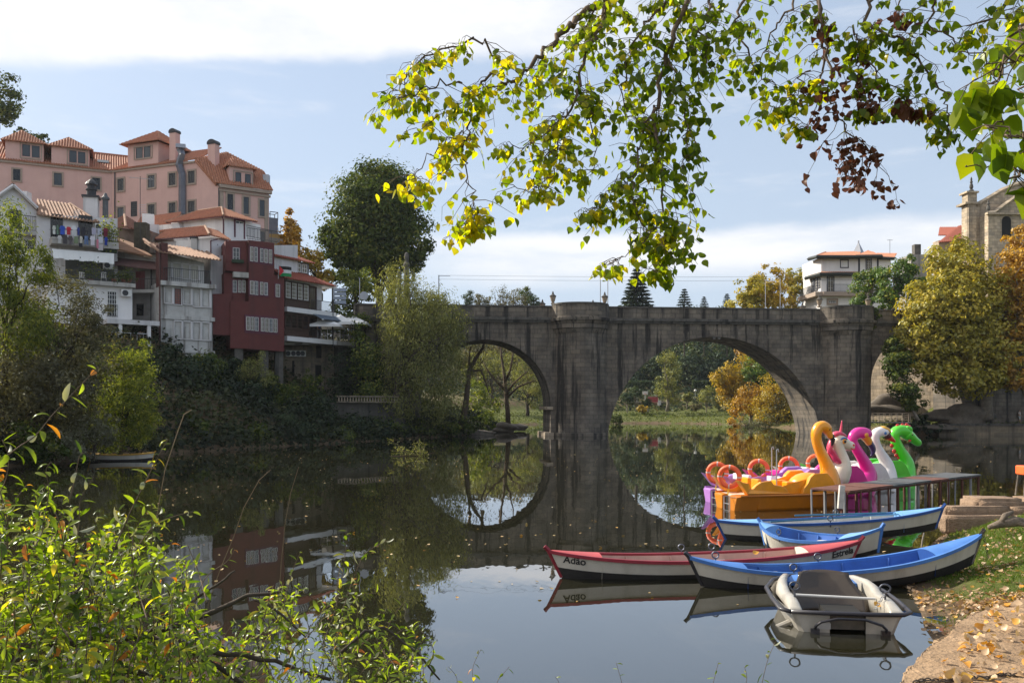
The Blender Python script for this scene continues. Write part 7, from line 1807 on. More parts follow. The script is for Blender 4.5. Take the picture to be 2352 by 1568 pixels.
def leaf_shape(kind):
    if kind == 'poplar':
        return np.array([(-.5, 0), (-.46, .26), (-.28, .46), (.0, .40), (.26, .20), (.55, 0), (.26, -.20), (.0, -.40), (-.28, -.46), (-.46, -.26)])
    if kind == 'willow':
        return np.array([(-.5, 0), (-.3, .10), (-.05, .145), (.2, .12), (.38, .06), (.5, 0), (.38, -.06), (.2, -.12), (-.05, -.145), (-.3, -.10)])
def real_leaves(name, C, T_, Nn, size, shape, mat_, parent, rn, curl=.0, fold=.25):
    """full leaf outlines (10 points round a raised midrib), bent along their length"""
    S = leaf_shape(shape); k = len(S); n = len(C)
    Nn = unit(Nn); t = unit(T_ - Nn * np.sum(T_ * Nn, axis=1, keepdims=True)); b = np.cross(Nn, t)
    size = np.broadcast_to(size, (n,)); curl = np.broadcast_to(curl, (n,)); fold = np.broadcast_to(fold, (n,))
    V = np.empty((n, k + 3, 3))
    def place(u, v):
        th = curl * (u + .5)
        c = np.where(np.abs(th) > 1e-3, np.sin(th) / np.where(np.abs(curl) > 1e-3, curl, 1), (u + .5)); s = np.where(np.abs(th) > 1e-3, (1 - np.cos(th)) / np.where(np.abs(curl) > 1e-3, curl, 1), 0)
        return C + (t * c[:, None] + b * v + Nn * (s + abs(v) * fold)[:, None]) * size[:, None]
    for i, (u, v) in enumerate(S): V[:, i] = place(np.full(n, u), v)
    for q, u in enumerate((-.3, .0, .3)): V[:, k + q] = place(np.full(n, u), 0)
    F = []
    m0, m1, m2 = k, k + 1, k + 2
    top = [(0, 1, m0), (1, 2, m0), (2, m1, m0), (2, 3, m1), (3, m2, m1), (3, 4, m2), (4, 5, m2)]
    bot = [(0, m0, 9), (9, m0, 8), (8, m0, m1), (8, m1, 7), (7, m1, m2), (7, m2, 6), (6, m2, 5)]
    base = np.array(top + bot)
    Fm = (np.arange(n)[:, None, None] * (k + 3) + base[None]).reshape(-1, 3)
    return np_mesh(name, V.reshape(-1, 3), Fm, mat_, parent, np.repeat(rn, k + 3), smooth=True)

def fallen():
    n = 9000
    X = np.concatenate([NR.uniform(4.5, 17, n), NR.normal(7.2, .9, 6500)]); Y = np.concatenate([NR.uniform(8.5, 20.5, n), NR.normal(12.9, 1.3, 6500)]); Z, D = ground_z(X, Y)
    k = (D > .12) & (X < .8 * Y + 1) & (vnoise(X, Y, .8, 31) + NR.normal(size=len(X)) * .15 > .38); X, Y, Z = X[k], Y[k], Z[k]; m = len(X)
    C = np.stack([X, Y, Z + .012 + NR.random(m) * .025], 1); Nn = NR.normal(size=(m, 3)) * .38 + np.array([0, 0, 1.0])
    rn = np.clip(NR.beta(2.0, 2.6, m), 0, 1); hot = NR.random(m) < .06; rn = np.where(hot, .8 + NR.random(m) * .2, rn * .72)
    o = real_leaves('fallen_leaves', C, NR.normal(size=(m, 3)), Nn, .045 + .05 * NR.random(m), 'poplar', lm_dead, None, rn, NR.normal(size=m) * .7, .1 + .35 * NR.random(m)); tag(o, 'fallen tan and orange leaves strewn over the right bank', 'leaves', kind='stuff')
    # larger leaves on the stone landing
    n = 900; Y = NR.uniform(8.2, 12.2, n); X = NR.uniform(3.9, 8.6, n)
    ok = [(x, y) for x, y in zip(X, Y) if x > 3.95 + (y - 8.4) * .72 + .1 and x < .62 * y + .3]
    m = len(ok); C = np.array([(x, y, .385 + R.random() * .02) for x, y in ok]); Nn = NR.normal(size=(m, 3)) * .5 + np.array([0, -.2, 1.0])
    rn = np.where(NR.random(m) < .45, .78 + .22 * NR.random(m), .3 + .4 * NR.random(m))
    o = real_leaves('landing_leaves', C, NR.normal(size=(m, 3)), Nn, .035 + .10 * NR.random(m) ** 1.4, 'poplar', lm_dead, None, rn, NR.normal(size=m) * 1.0, .2 + .4 * NR.random(m)); tag(o, 'large orange and tan leaves lying on the stone landing', 'leaves', kind='stuff')
    # leaves and specks floating on the water
    n = 1500; d = 9 + (NR.random(n) ** 1.3) * 70; px = NR.uniform(360, 2300, n); X = (px - CX) / FPX * d; Y = d; D = river_dist(X, Y)
    den = vnoise(X, Y, .12, 41); k = (D < -.4) & (den + NR.normal(size=n) * .12 > np.where(Y < 17, .75, .36)); X, Y = X[k], Y[k]; m = len(X)
    C = np.stack([X, Y, np.full(m, .008)], 1); Nn = NR.normal(size=(m, 3)) * .12 + np.array([0, 0, 1.0])
    o = real_leaves('floating_leaves', C, NR.normal(size=(m, 3)), Nn, .035 + .05 * NR.random(m), 'poplar', lm_float, None, NR.random(m), NR.normal(size=m) * .5, .1); tag(o, 'small leaves drifting on the dark river', 'leaves', kind='stuff')
    # a few leaves lying in the boats
    for (x, y, z, lb) in ((5.02, 12.06, .27, 'orange leaf lying on the bench of the grey pedal boat'), (4.35, 15.72, .38, 'orange leaf lying on the seat of the red trimmed boat')):
        o = real_leaves('fallen_leaf', np.array([(x, y, z)]), np.array([(1.0, .3, 0)]), np.array([(.2, -.6, 1.0)]), .12, 'poplar', lm_dead, None, np.array([.93]), np.array([.6]), .4); tag(o, lb, 'leaf')
fallen()

# ------------------------------------------------------------------ the poplar that leans over the view
lm_pop = leafmat('poplar_leaf', [(.05, .085, .008), (.085, .13, .009), (.14, .19, .011), (.22, .26, .012), (.36, .36, .016), (.52, .41, .02)], .62, .035, tint=(1.75, 1.8, .35), rough=.3)
lm_popd = leafmat('poplar_dead_leaf', [(.07, .028, .018), (.12, .045, .028), (.18, .07, .04)], .2, .04, tint=(1.2, 1, .8))
def poplar():
    t = thing('poplar_tree', 'poplar with yellow green leaves hanging into the top of the view', 'tree', (7.2, 4.6, 1.2))
    O = Vector(t.location)
    # trunk and main limbs out of frame on the right
    m = MB(); m.tube([(0, 0, -1.0), (.05, .05, 1.5), (-.05, .15, 3.2), (-.1, .25, 4.4), (.1, .3, 7.2)], [.34, .29, .24, .19, .13], 10); m.build('trunk', bark_b, t, smooth=True)
    LIMB = [Vector(q) - O for q in ((7.0, 4.9, 5.4), (5.6, 5.4, 6.5), (4.3, 5.7, 6.75), (3.0, 5.7, 6.6), (1.9, 5.6, 6.35), (.9, 5.5, 6.05))]
    fl = []
    for a, b in zip(LIMB[:-1], LIMB[1:]): fl += [a.lerp(b, s / 5) + Vector((0, R.gauss(0, .03), R.gauss(0, .03))) for s in range(5)]
    fl.append(LIMB[-1]); m = MB(); m.tube(fl, [lerp(.13, .035, (i / (len(fl) - 1)) ** .7) for i in range(len(fl))], 9); m.build('limb', bark_b, t, smooth=True)
    def W_(x, y, d): return P(x, y, d) - O
    bid = [0]
    def branch(px, d0, d1, r0, r1, dens, spread, lm=lm_pop, tone=(.25, .75), sz=.049, feed=True, twigs=True, mat_=bark_b, yellow=0.0, droop=.5):
        """limb along photo-column points px with leaves on short twigs; dens leaves per metre"""
        n = len(px); pts = [W_(x, y, lerp(d0, d1, i / (n - 1))) for i, (x, y) in enumerate(px)]
        fine = []
        for i in range(n - 1):
            for s in range(5): fine.append(pts[i].lerp(pts[i + 1], s / 5) + Vector((R.gauss(0, .012), R.gauss(0, .02), R.gauss(0, .012))))
        fine.append(pts[-1]); k = len(fine)
        m = MB()
        if feed:
            q0 = min(fl, key=lambda q: (q - fine[0] - Vector((.35, 0, 0))).length); dr = (fine[0] - fine[2]).normalized()
            m.tube([q0, q0.lerp(fine[0], .4) + dr * .12, fine[0] + dr * .05, fine[0]], [r0 * 1.2, r0 * 1.0, r0 * .8, r0 * .72], 7)
        m.tube(fine, [lerp(r0, r1, i / (k - 1)) * .72 for i in range(k)], 7)
        C, T_, Nn, rn = [], [], [], []
        def leaf(p, out):
            pet = Vector((out.x, out.y, 0)) * R.uniform(.02, .05) + Vector((R.gauss(0, .012), R.gauss(0, .012), -R.uniform(.015, .05)))
            q = p + pet
            if r1 < .02 and R.random() < .35: m.tube([p, q], .0016, 3, cap=False)
            tt = Vector((R.gauss(0, .38), R.gauss(0, .38), -1.0)); nn = Vector((R.gauss(0, 1), R.gauss(0, 1), R.gauss(0, .45)))
            C.append(q); T_.append(tt); Nn.append(nn); rn.append(min(1, max(0, R.gauss((tone[0] + tone[1]) / 2, .2) + (R.uniform(.2, .5) if R.random() < yellow else 0))))
        L = sum((fine[i + 1] - fine[i]).length for i in range(k - 1))
        nt_ = int(L * dens * 1.65 / 6)
        for _ in range(nt_):
            i = R.randint(0, k - 2); p = fine[i].lerp(fine[i + 1], R.random())
            ang = R.uniform(0, 6.28); ln = R.uniform(.25, 1.15) * spread
            e = p + Vector((math.cos(ang) * ln, math.sin(ang) * ln * .7, -droop * ln * R.uniform(.2, 1.6) + R.gauss(0, .1) * spread))
            mid = p.lerp(e, .5) + Vector((0, 0, .12 * ln)); m.tube([p, p.lerp(mid, .55) + Vector((R.gauss(0, .012), R.gauss(0, .012), .012)), mid, mid.lerp(e, .5) + Vector((R.gauss(0, .015), 0, .01)), e], [.0026, .0022, .0018, .0014, .001], 4)
            for q in range(R.randint(5, 8)):
                f = R.uniform(.25, 1.05); c = p.lerp(mid, f * 2) if f < .5 else mid.lerp(e, f * 2 - 1)
                leaf(c, Vector((R.gauss(0, 1), R.gauss(0, 1), 0)).normalized())
        bo = m.build('branch', mat_, t, smooth=True)
        if C:
            a = lambda v: np.array([tuple(x) for x in v]); nC = len(C)
            real_leaves('foliage', a(C), a(T_), a(Nn), sz * (.7 + .55 * NR.random(nC)), 'poplar', lm, bo, np.array(rn), NR.normal(size=nC) * (.5 if lm is lm_pop else 1.6), .08 + .22 * NR.random(nC) if lm is lm_pop else .3 + .6 * NR.random(nC))
        return bo
    Bn = branch
    # main dark limb and its sprays on the left
    Bn([(1440, -40), (1386, 0), (1343, 30), (1295, 69), (1252, 117), (1204, 173), (1150, 190)], 5.6, 5.3, .040, .012, 62, .34, yellow=.3)
    Bn([(1204, 173), (1160, 150), (1105, 92), (1060, 100), (1000, 118), (955, 150), (930, 175), (905, 205)], 5.3, 5.1, .011, .004, 78, .25, feed=False, tone=(.3, .85), yellow=.4)
    Bn([(1130, 165), (1105, 200), (1079, 243), (1066, 321), (1070, 390), (1085, 440), (1094, 485)], 5.3, 5.2, .012, .003, 80, .24, feed=False, tone=(.35, .9), yellow=.5, droop=.8)
    Bn([(1066, 300), (1020, 330), (985, 360), (950, 405), (925, 425)], 5.2, 5.1, .006, .003, 62, .2, feed=False, tone=(.5, 1.0), yellow=.5)
    Bn([(1085, 480), (1080, 500), (1072, 515)], 5.2, 5.2, .003, .002, 150, .13, feed=False, tone=(.5, .95), yellow=.4)
    Bn([(1060, 190), (1010, 200), (960, 215), (900, 232)], 5.2, 5.1, .008, .003, 72, .22, feed=False, tone=(.3, .8), yellow=.3)
    Bn([(1150, 190), (1100, 215), (1010, 270), (960, 300)], 5.3, 5.1, .006, .003, 55, .22, feed=False, yellow=.5)
    # middle sprays
    Bn([(1400, -30), (1386, 0), (1382, 56), (1347, 108), (1330, 186), (1304, 269), (1278, 330), (1235, 390)], 5.4, 5.2, .024, .004, 78, .27, yellow=.25)
    Bn([(1304, 250), (1270, 290), (1230, 320), (1190, 340), (1155, 330)], 5.2, 5.1, .007, .003, 66, .2, feed=False, tone=(.3, .8), yellow=.4)
    Bn([(1278, 330), (1290, 380), (1250, 420), (1215, 440), (1150, 420)], 5.2, 5.1, .006, .003, 95, .2, feed=False, tone=(.3, .9), yellow=.45)
    Bn([(1382, 0), (1340, 70), (1290, 160), (1250, 230)], 5.6, 5.5, .01, .003, 70, .25, feed=False)
    Bn([(1330, 186), (1360, 260), (1370, 330), (1360, 400)], 5.3, 5.2, .008, .003, 72, .22, feed=False)
    # right of the middle: long hanging spray down to the fir
    Bn([(1600, -40), (1564, 39), (1534, 126), (1508, 243), (1499, 325), (1517, 412), (1525, 512), (1530, 590)], 5.3, 5.1, .026, .004, 112, .30, tone=(.1, .65), yellow=.12, droop=.8)
    Bn([(1508, 243), (1473, 300), (1456, 390), (1451, 455), (1470, 520), (1500, 560)], 5.2, 5.1, .010, .003, 108, .26, feed=False, tone=(.15, .65), yellow=.15, droop=.7)
    Bn([(1525, 480), (1490, 540), (1443, 577), (1410, 600), (1386, 612)], 5.1, 5.0, .005, .002, 85, .15, feed=False, tone=(.3, .8), yellow=.3)
    Bn([(1510, 560), (1520, 600), (1500, 625)], 5.1, 5.1, .003, .002, 150, .12, feed=False, tone=(.3, .8))
    Bn([(1450, 430), (1420, 400), (1380, 470), (1350, 490)], 5.1, 5.1, .005, .002, 80, .18, feed=False, tone=(.2, .7), yellow=.2)
    Bn([(1534, 126), (1560, 200), (1580, 280), (1580, 340), (1560, 420)], 5.2, 5.1, .009, .003, 100, .25, feed=False, tone=(.1, .55), yellow=.08, droop=.8)
    Bn([(1560, -20), (1490, 40), (1450, 110), (1430, 200), (1440, 290)], 5.5, 5.3, .014, .003, 120, .28, tone=(.15, .7), yellow=.15)
    Bn([(1640, -20), (1610, 60), (1625, 130), (1600, 190)], 5.2, 5.1, .012, .003, 125, .25, tone=(.1, .6))
    # right part
    Bn([(1720, -30), (1690, 40), (1700, 100), (1740, 170), (1800, 210)], 5.4, 5.3, .014, .003, 72, .25, tone=(.15, .7))
    Bn([(1840, -20), (1800, 40), (1760, 90), (1745, 150)], 5.4, 5.3, .012, .003, 66, .24, tone=(.15, .7))
    Bn([(1860, 150), (1830, 215), (1790, 245), (1750, 268)], 5.3, 5.2, .006, .002, 75, .17, feed=False, tone=(.3, .85), yellow=.35)
    Bn([(1805, 225), (1815, 265), (1838, 295)], 5.2, 5.2, .004, .002, 75, .13, feed=False, tone=(.2, .7), yellow=.2)
    Bn([(1881, -10), (1890, 60), (1897, 135), (1880, 190)], 5.4, 5.3, .02, .006, 66, .26, tone=(.15, .7))
    Bn([(2000, -20), (1983, 48), (2040, 80), (2079, 106), (2124, 160), (2169, 224), (2185, 282), (2180, 300)], 5.2, 5.0, .016, .003, 76, .20, tone=(.1, .6), yellow=.1)
    Bn([(1960, 60), (1985, 110), (2000, 160), (2040, 190), (2080, 215), (2130, 218)], 5.3, 5.1, .009, .003, 78, .22, feed=False, tone=(.15, .65), yellow=.1)
    Bn([(1975, 180), (1985, 235), (1980, 262)], 5.2, 5.2, .004, .002, 75, .13, feed=False, tone=(.15, .6))
    Bn([(2140, -20), (2145, 50), (2180, 90), (2240, 130)], 5.2, 5.0, .012, .003, 52, .22, tone=(.15, .65))
    # withered spray
    Bn([(1881, 0), (1897, 135), (1906, 218), (1935, 282), (1999, 356), (2030, 392)], 5.3, 5.2, .012, .003, 62, .20, lm=lm_popd, tone=(.2, .8), sz=.05, droop=.9)
    Bn([(1920, 80), (1960, 130), (1975, 190), (1960, 230)], 5.3, 5.2, .006, .002, 62, .18, lm=lm_popd, feed=False, tone=(.2, .8), sz=.05, droop=.8)
    Bn([(2060, -20), (2062, 30), (2050, 70)], 5.3, 5.3, .008, .003, 60, .16, lm=lm_popd, tone=(.2, .8), sz=.05)
    Bn([(1935, 285), (1950, 330), (1955, 390)], 5.25, 5.2, .004, .002, 60, .12, lm=lm_popd, feed=False, tone=(.2, .8), sz=.05, droop=.9)
    Bn([(2060, 230), (2085, 240), (2120, 235)], 5.2, 5.2, .004, .002, 80, .1, lm=lm_popd, feed=False, tone=(.3, .9), sz=.06)
    # near leaves at the right edge, much closer to the camera
    Bn([(2480, 60), (2420, 110), (2352, 144), (2280, 138), (2200, 118)], 2.5, 2.4, .008, .002, 19, .12, feed=False, tone=(.15, .6), sz=.066, droop=.6)
    Bn([(2480, 290), (2400, 312), (2352, 314), (2290, 305), (2232, 300)], 2.4, 2.3, .007, .002, 20, .10, feed=False, tone=(.1, .5), sz=.066, droop=.8)
    Bn([(2480, 400), (2400, 400), (2340, 402), (2280, 395), (2220, 380)], 2.4, 2.3, .007, .002, 17, .10, feed=False, tone=(.1, .5), sz=.070, droop=.8)
    Bn([(2480, -40), (2400, 20), (2330, 70), (2290, 180), (2270, 220)], 3.6, 3.3, .012, .003, 38, .2, tone=(.1, .7), sz=.06, yellow=.12)
    Bn([(2440, 150), (2380, 190), (2330, 230), (2300, 270)], 2.6, 2.5, .006, .002, 18, .10, feed=False, tone=(.1, .5), sz=.066, droop=.9)
    Bn([(2420, -60), (2330, -10), (2290, 40), (2220, 60)], 5.0, 4.8, .02, .005, 92, .25, tone=(.2, .7), yellow=.25)
    Bn([(2420, 20), (2352, 70), (2320, 130)], 4.0, 3.9, .02, .006, 95, .2, tone=(.3, .8), yellow=.3)
poplar()

# ------------------------------------------------------------------ willow scrub in the lower left
lm_wl = leafmat('willow_scrub_leaf', [(.03, .05, .010), (.065, .105, .014), (.125, .17, .022), (.22, .27, .035), (.33, .36, .06), (.52, .38, .03)], .58, .05, tint=(1.65, 1.75, .4), rough=.3)
lm_wl2 = leafmat('willow_pale_leaf', [(.20, .22, .13), (.32, .32, .22), (.44, .42, .33)], .35, .12)
lm_wo = leafmat('willow_orange_leaf', [(.40, .12, .02), (.55, .20, .03), (.60, .32, .05)], .45, .06)
def scrub():
    def shrub(label, loc, shoots, name='willow_shrub', stems=True, n_leaf=26, extra=None):
        t = thing(name, label, 'shrub', loc, 0, 'willow scrub at the near bank'); O = Vector(loc)
        mb = MB(); C, T_, Nn, rn, sz, cu = [], [], [], [], [], []
        for pts, d, ln, r0, dens in shoots:
            q = [P(x, y, d + dz) - O for x, y, dz in pts]; fine = []
            for i in range(len(q) - 1):
                p0, p1, p2, p3 = q[max(i - 1, 0)], q[i], q[i + 1], q[min(i + 2, len(q) - 1)]
                for s in range(5): u = s / 5; fine.append(.5 * ((2 * p1) + (-p0 + p2) * u + (2 * p0 - 5 * p1 + 4 * p2 - p3) * u ** 2 + (-p0 + 3 * p1 - 3 * p2 + p3) * u ** 3))
            fine.append(q[-1]); k = len(fine); mb.tube(fine, [lerp(r0 * .6, .0008, (i / (k - 1)) ** .7) for i in range(k)], 5)
            L = sum((fine[i + 1] - fine[i]).length for i in range(k - 1)); nl = int(L * dens)
            a = R.uniform(0, 6)
            for j in range(nl):
                f = (j + .5) / nl; f = .08 + .92 * f; x = f * (k - 1); i = min(int(x), k - 2); p = fine[i].lerp(fine[i + 1], x - i); tg = (fine[i + 1] - fine[i]).normalized()
                a += 2.4; o1 = tg.orthogonal().normalized(); o2 = tg.cross(o1); out = o1 * math.cos(a) + o2 * math.sin(a)
                dirv = (out * 1.0 + tg * R.uniform(.1, .9) + Vector((0, 0, R.uniform(-.5, .3)))).normalized(); l_ = ln * R.uniform(.55, 1.15) * lerp(1.1, .6, f)
                C.append(p + dirv * l_ * .5 * .06); T_.append(dirv); nn = (tg.cross(dirv).cross(dirv) * -1 + Vector((R.gauss(0, .45), R.gauss(0, .45), .4))).normalized(); Nn.append(nn); rn.append(min(1, max(0, R.gauss(.48, .22)))); sz.append(l_); cu.append(-abs(R.gauss(.7, .9)))
        bo = mb.build('stem', bark_b, t, smooth=True)
        A = lambda v: np.array([tuple(x) for x in v])
        C, T_, Nn = A(C), A(T_), A(Nn); rn, sz, cu = np.array(rn), np.array(sz), np.array(cu); pick = NR.random(len(C)); big = np.clip(sz, .02, .2)
        g = pick < .84; real_leaves('foliage', C[g], T_[g], Nn[g], big[g], 'willow', lm_wl, t, rn[g], cu[g], .35)
        g = (pick >= .84) & (pick < .975); real_leaves('pale_foliage', C[g], T_[g], -Nn[g], big[g] * .9, 'willow', lm_wl2, t, rn[g], cu[g] * 1.6, .5)
        g = pick >= .975
        if g.sum(): real_leaves('orange_foliage', C[g], T_[g], Nn[g], big[g], 'willow', lm_wo, t, rn[g], cu[g], .5)
        return t
    def mass(n, region, d, up=(60, 190), dens=46, ln=.072, lean=35, bias=0.0):
        """shoots whose tips fill a photo region: region(x) -> upper row of the mass there"""
        out = []
        for _ in range(n):
            x = R.uniform(*region[0]); yt = region[1](x); y = lerp(yt, 1640, R.random() ** .95); dd = R.uniform(*d); h = R.uniform(*up); s = R.gauss(bias, lean)
            out.append(([(x - s, y + h, R.uniform(-.15, .25)), (x - s * .5 + R.gauss(0, 10), y + h * .5, R.uniform(-.1, .1)), (x, y, 0)], dd, ln * R.uniform(.75, 1.15), .004, dens))
        return out
    f1 = lambda x: float(np.interp(x, [-80, 0, 60, 120, 180, 240, 300, 340, 380, 430, 470], [1000, 1075, 1110, 1105, 1135, 1170, 1165, 1140, 1150, 1215, 1350]))
    hero = [([(-40, 1075, 0), (15, 1047, 0), (43, 1026, 0), (84, 998, 0), (118, 956, 0), (148, 924, 0), (185, 885, 0), (226, 843, 0)], 2.3, .075, .0045, 46),
            ([(250, 1290, 0), (295, 1185, 0), (317, 1140, 0), (344, 1086, 0), (364, 1047, 0), (386, 1008, 0)], 2.6, .062, .004, 46),
            ([(160, 1150, 0), (172, 1100, 0), (182, 1050, 0), (192, 1040, 0)], 2.5, .06, .003, 50), ([(100, 1200, 0), (112, 1130, 0), (106, 1080, 0), (118, 1060, 0)], 2.5, .065, .003, 50),
            ([(175, 1260, 0), (182, 1192, 0), (186, 1145, 0), (215, 1095, 0)], 2.7, .06, .003, 48), ([(300, 1280, 0), (350, 1210, 0), (400, 1185, 0), (445, 1175, 0)], 2.7, .06, .004, 50), ([(-30, 1180, 0), (10, 1110, 0), (20, 1050, 0), (5, 1010, 0)], 2.3, .075, .003, 46)]
    shrub('dense yellow green willow scrub filling the lower left corner', (-2.2, 2.4, .4), hero + mass(390, ((-120, 455), f1), (2.3, 3.4), (70, 200), 52, .062))
    f2 = lambda x: float(np.interp(x, [400, 470, 540, 600, 640, 700, 760, 790, 820, 860, 920, 960, 1010], [1420, 1400, 1390, 1360, 1330, 1340, 1330, 1250, 1330, 1390, 1400, 1430, 1530]))
    hero = [([(740, 1480, 0), (770, 1400, 0), (785, 1330, 0), (793, 1270, 0), (797, 1215, 0)], 3.0, .06, .003, 46), ([(640, 1450, 0), (655, 1380, 0), (672, 1310, 0), (690, 1268, 0)], 3.0, .058, .003, 46), ([(780, 1420, 0), (815, 1320, 0), (840, 1270, 0), (890, 1240, 0)], 3.0, .055, .003, 36), ([(700, 1470, 0), (760, 1400, 0), (800, 1370, 0), (870, 1360, 0)], 3.0, .055, .003, 40),
            ([(820, 1560, 0), (880, 1470, 0), (900, 1420, 0), (930, 1380, 0)], 3.0, .055, .003, 40), ([(420, 1440, 0), (470, 1330, 0), (520, 1290, 0), (540, 1260, 0)], 2.9, .04, .003, 26)]
    shrub('arching willow scrub with dark boughs at the bottom, right of the dense corner', (-.8, 2.8, .3), hero + mass(170, ((430, 990), f2), (2.7, 3.5), (50, 150), 46, .054, 45))
    # dark boughs reaching from the left through the scrub
    t = thing('willow_bough', 'dark crooked bough lying through the scrub at the bottom', 'branch', P(180, 1500, 2.9), 0); O = Vector(t.location); m = MB()
    for pts, r0, r1 in (([(-60, 1500), (60, 1488), (180, 1474), (335, 1459), (387, 1442), (494, 1408), (571, 1369), (645, 1358)], .020, .005), ([(344, 1462), (404, 1489), (516, 1498), (636, 1520), (760, 1560)], .012, .006), ([(387, 1448), (450, 1500), (520, 1545), (600, 1600)], .012, .006), ([(-40, 1500), (170, 1545), (301, 1541), (430, 1567)], .014, .008), ([(80, 1490), (150, 1390), (230, 1290), (290, 1230)], .008, .003), ([(590, 1372), (650, 1410), (700, 1460)], .005, .003), ([(330, 1462), (400, 1400), (500, 1340), (540, 1310)], .006, .003), ([(780, 1500), (840, 1450), (880, 1440), (960, 1500), (1010, 1560)], .007, .003)):
        fine = []
        q = [P(x, y, 2.9 + .02 * i) - O for i, (x, y) in enumerate(pts)]
        for a, b in zip(q[:-1], q[1:]): fine += [a.lerp(b, s / 3) + Vector((R.gauss(0, .004), 0, R.gauss(0, .004))) for s in range(3)]
        fine.append(q[-1]); m.tube(fine, [lerp(r0, r1, i / (len(fine) - 1)) for i in range(len(fine))], 7)
    m.build('wood', bark_d, t, smooth=True)
    # bare dry stems standing above it
    for pts, d, lb in (([(359, 1190), (379, 1079), (406, 998), (423, 951), (440, 941)], 2.6, 'dry bare stem with a curled tip, left of the two tall ones'), ([(622, 1078), (595, 1102), (560, 1165), (537, 1231), (507, 1304), (480, 1380), (470, 1440)], 3.0, 'tall dry stem bending right at its tip'), ([(686, 1072), (668, 1130), (655, 1200), (646, 1290), (640, 1380)], 3.0, 'tall dry straight stem right of the bending one')):
        O = P(*pts[0], d); m = MB(); m.tube([P(x, y, d) - O for x, y in pts], [.0013 if i else .0008 for i in range(len(pts))], 5); o = m.build('dry_stem', mat('dry_stem', (.20, .14, .09), .9, .2, 9)); o.location = O; tag(o, lb, 'stem', 'dry stems')
    # small sprigs along the bottom edge
    def sprig(label, shoots): shrub(label, P(shoots[0][0][0][0], 1600, 3.2), shoots, 'willow_sprig')
    sprig('small sprig at the bottom edge left of the middle', [([(1100, 1610, 0), (1085, 1540, 0), (1105, 1490, 0)], 3.3, .05, .002, 44), ([(1150, 1610, 0), (1140, 1570, 0), (1170, 1530, 0)], 3.3, .05, .002, 44), ([(1040, 1610, 0), (1050, 1560, 0), (1030, 1530, 0)], 3.3, .05, .002, 44)])
    sprig('tiny sprig at the bottom edge in the middle', [([(1440, 1610, 0), (1425, 1555, 0), (1415, 1520, 0)], 3.3, .045, .002, 34), ([(1290, 1610, 0), (1285, 1570, 0), (1275, 1552, 0)], 3.3, .045, .002, 34)])
    sprig('tallest sprig rising over the water right of the middle', [([(1740, 1620, 0), (1752, 1560, 0), (1765, 1510, 0), (1785, 1464, 0)], 3.2, .06, .0025, 36)])
    sprig('curled sprig at the bottom edge left of the tallest one', [([(1625, 1620, 0), (1640, 1560, 0), (1650, 1520, 0)], 3.2, .05, .002, 36), ([(1700, 1620, 0), (1715, 1560, 0), (1710, 1530, 0)], 3.2, .05, .002, 34)])
scrub()

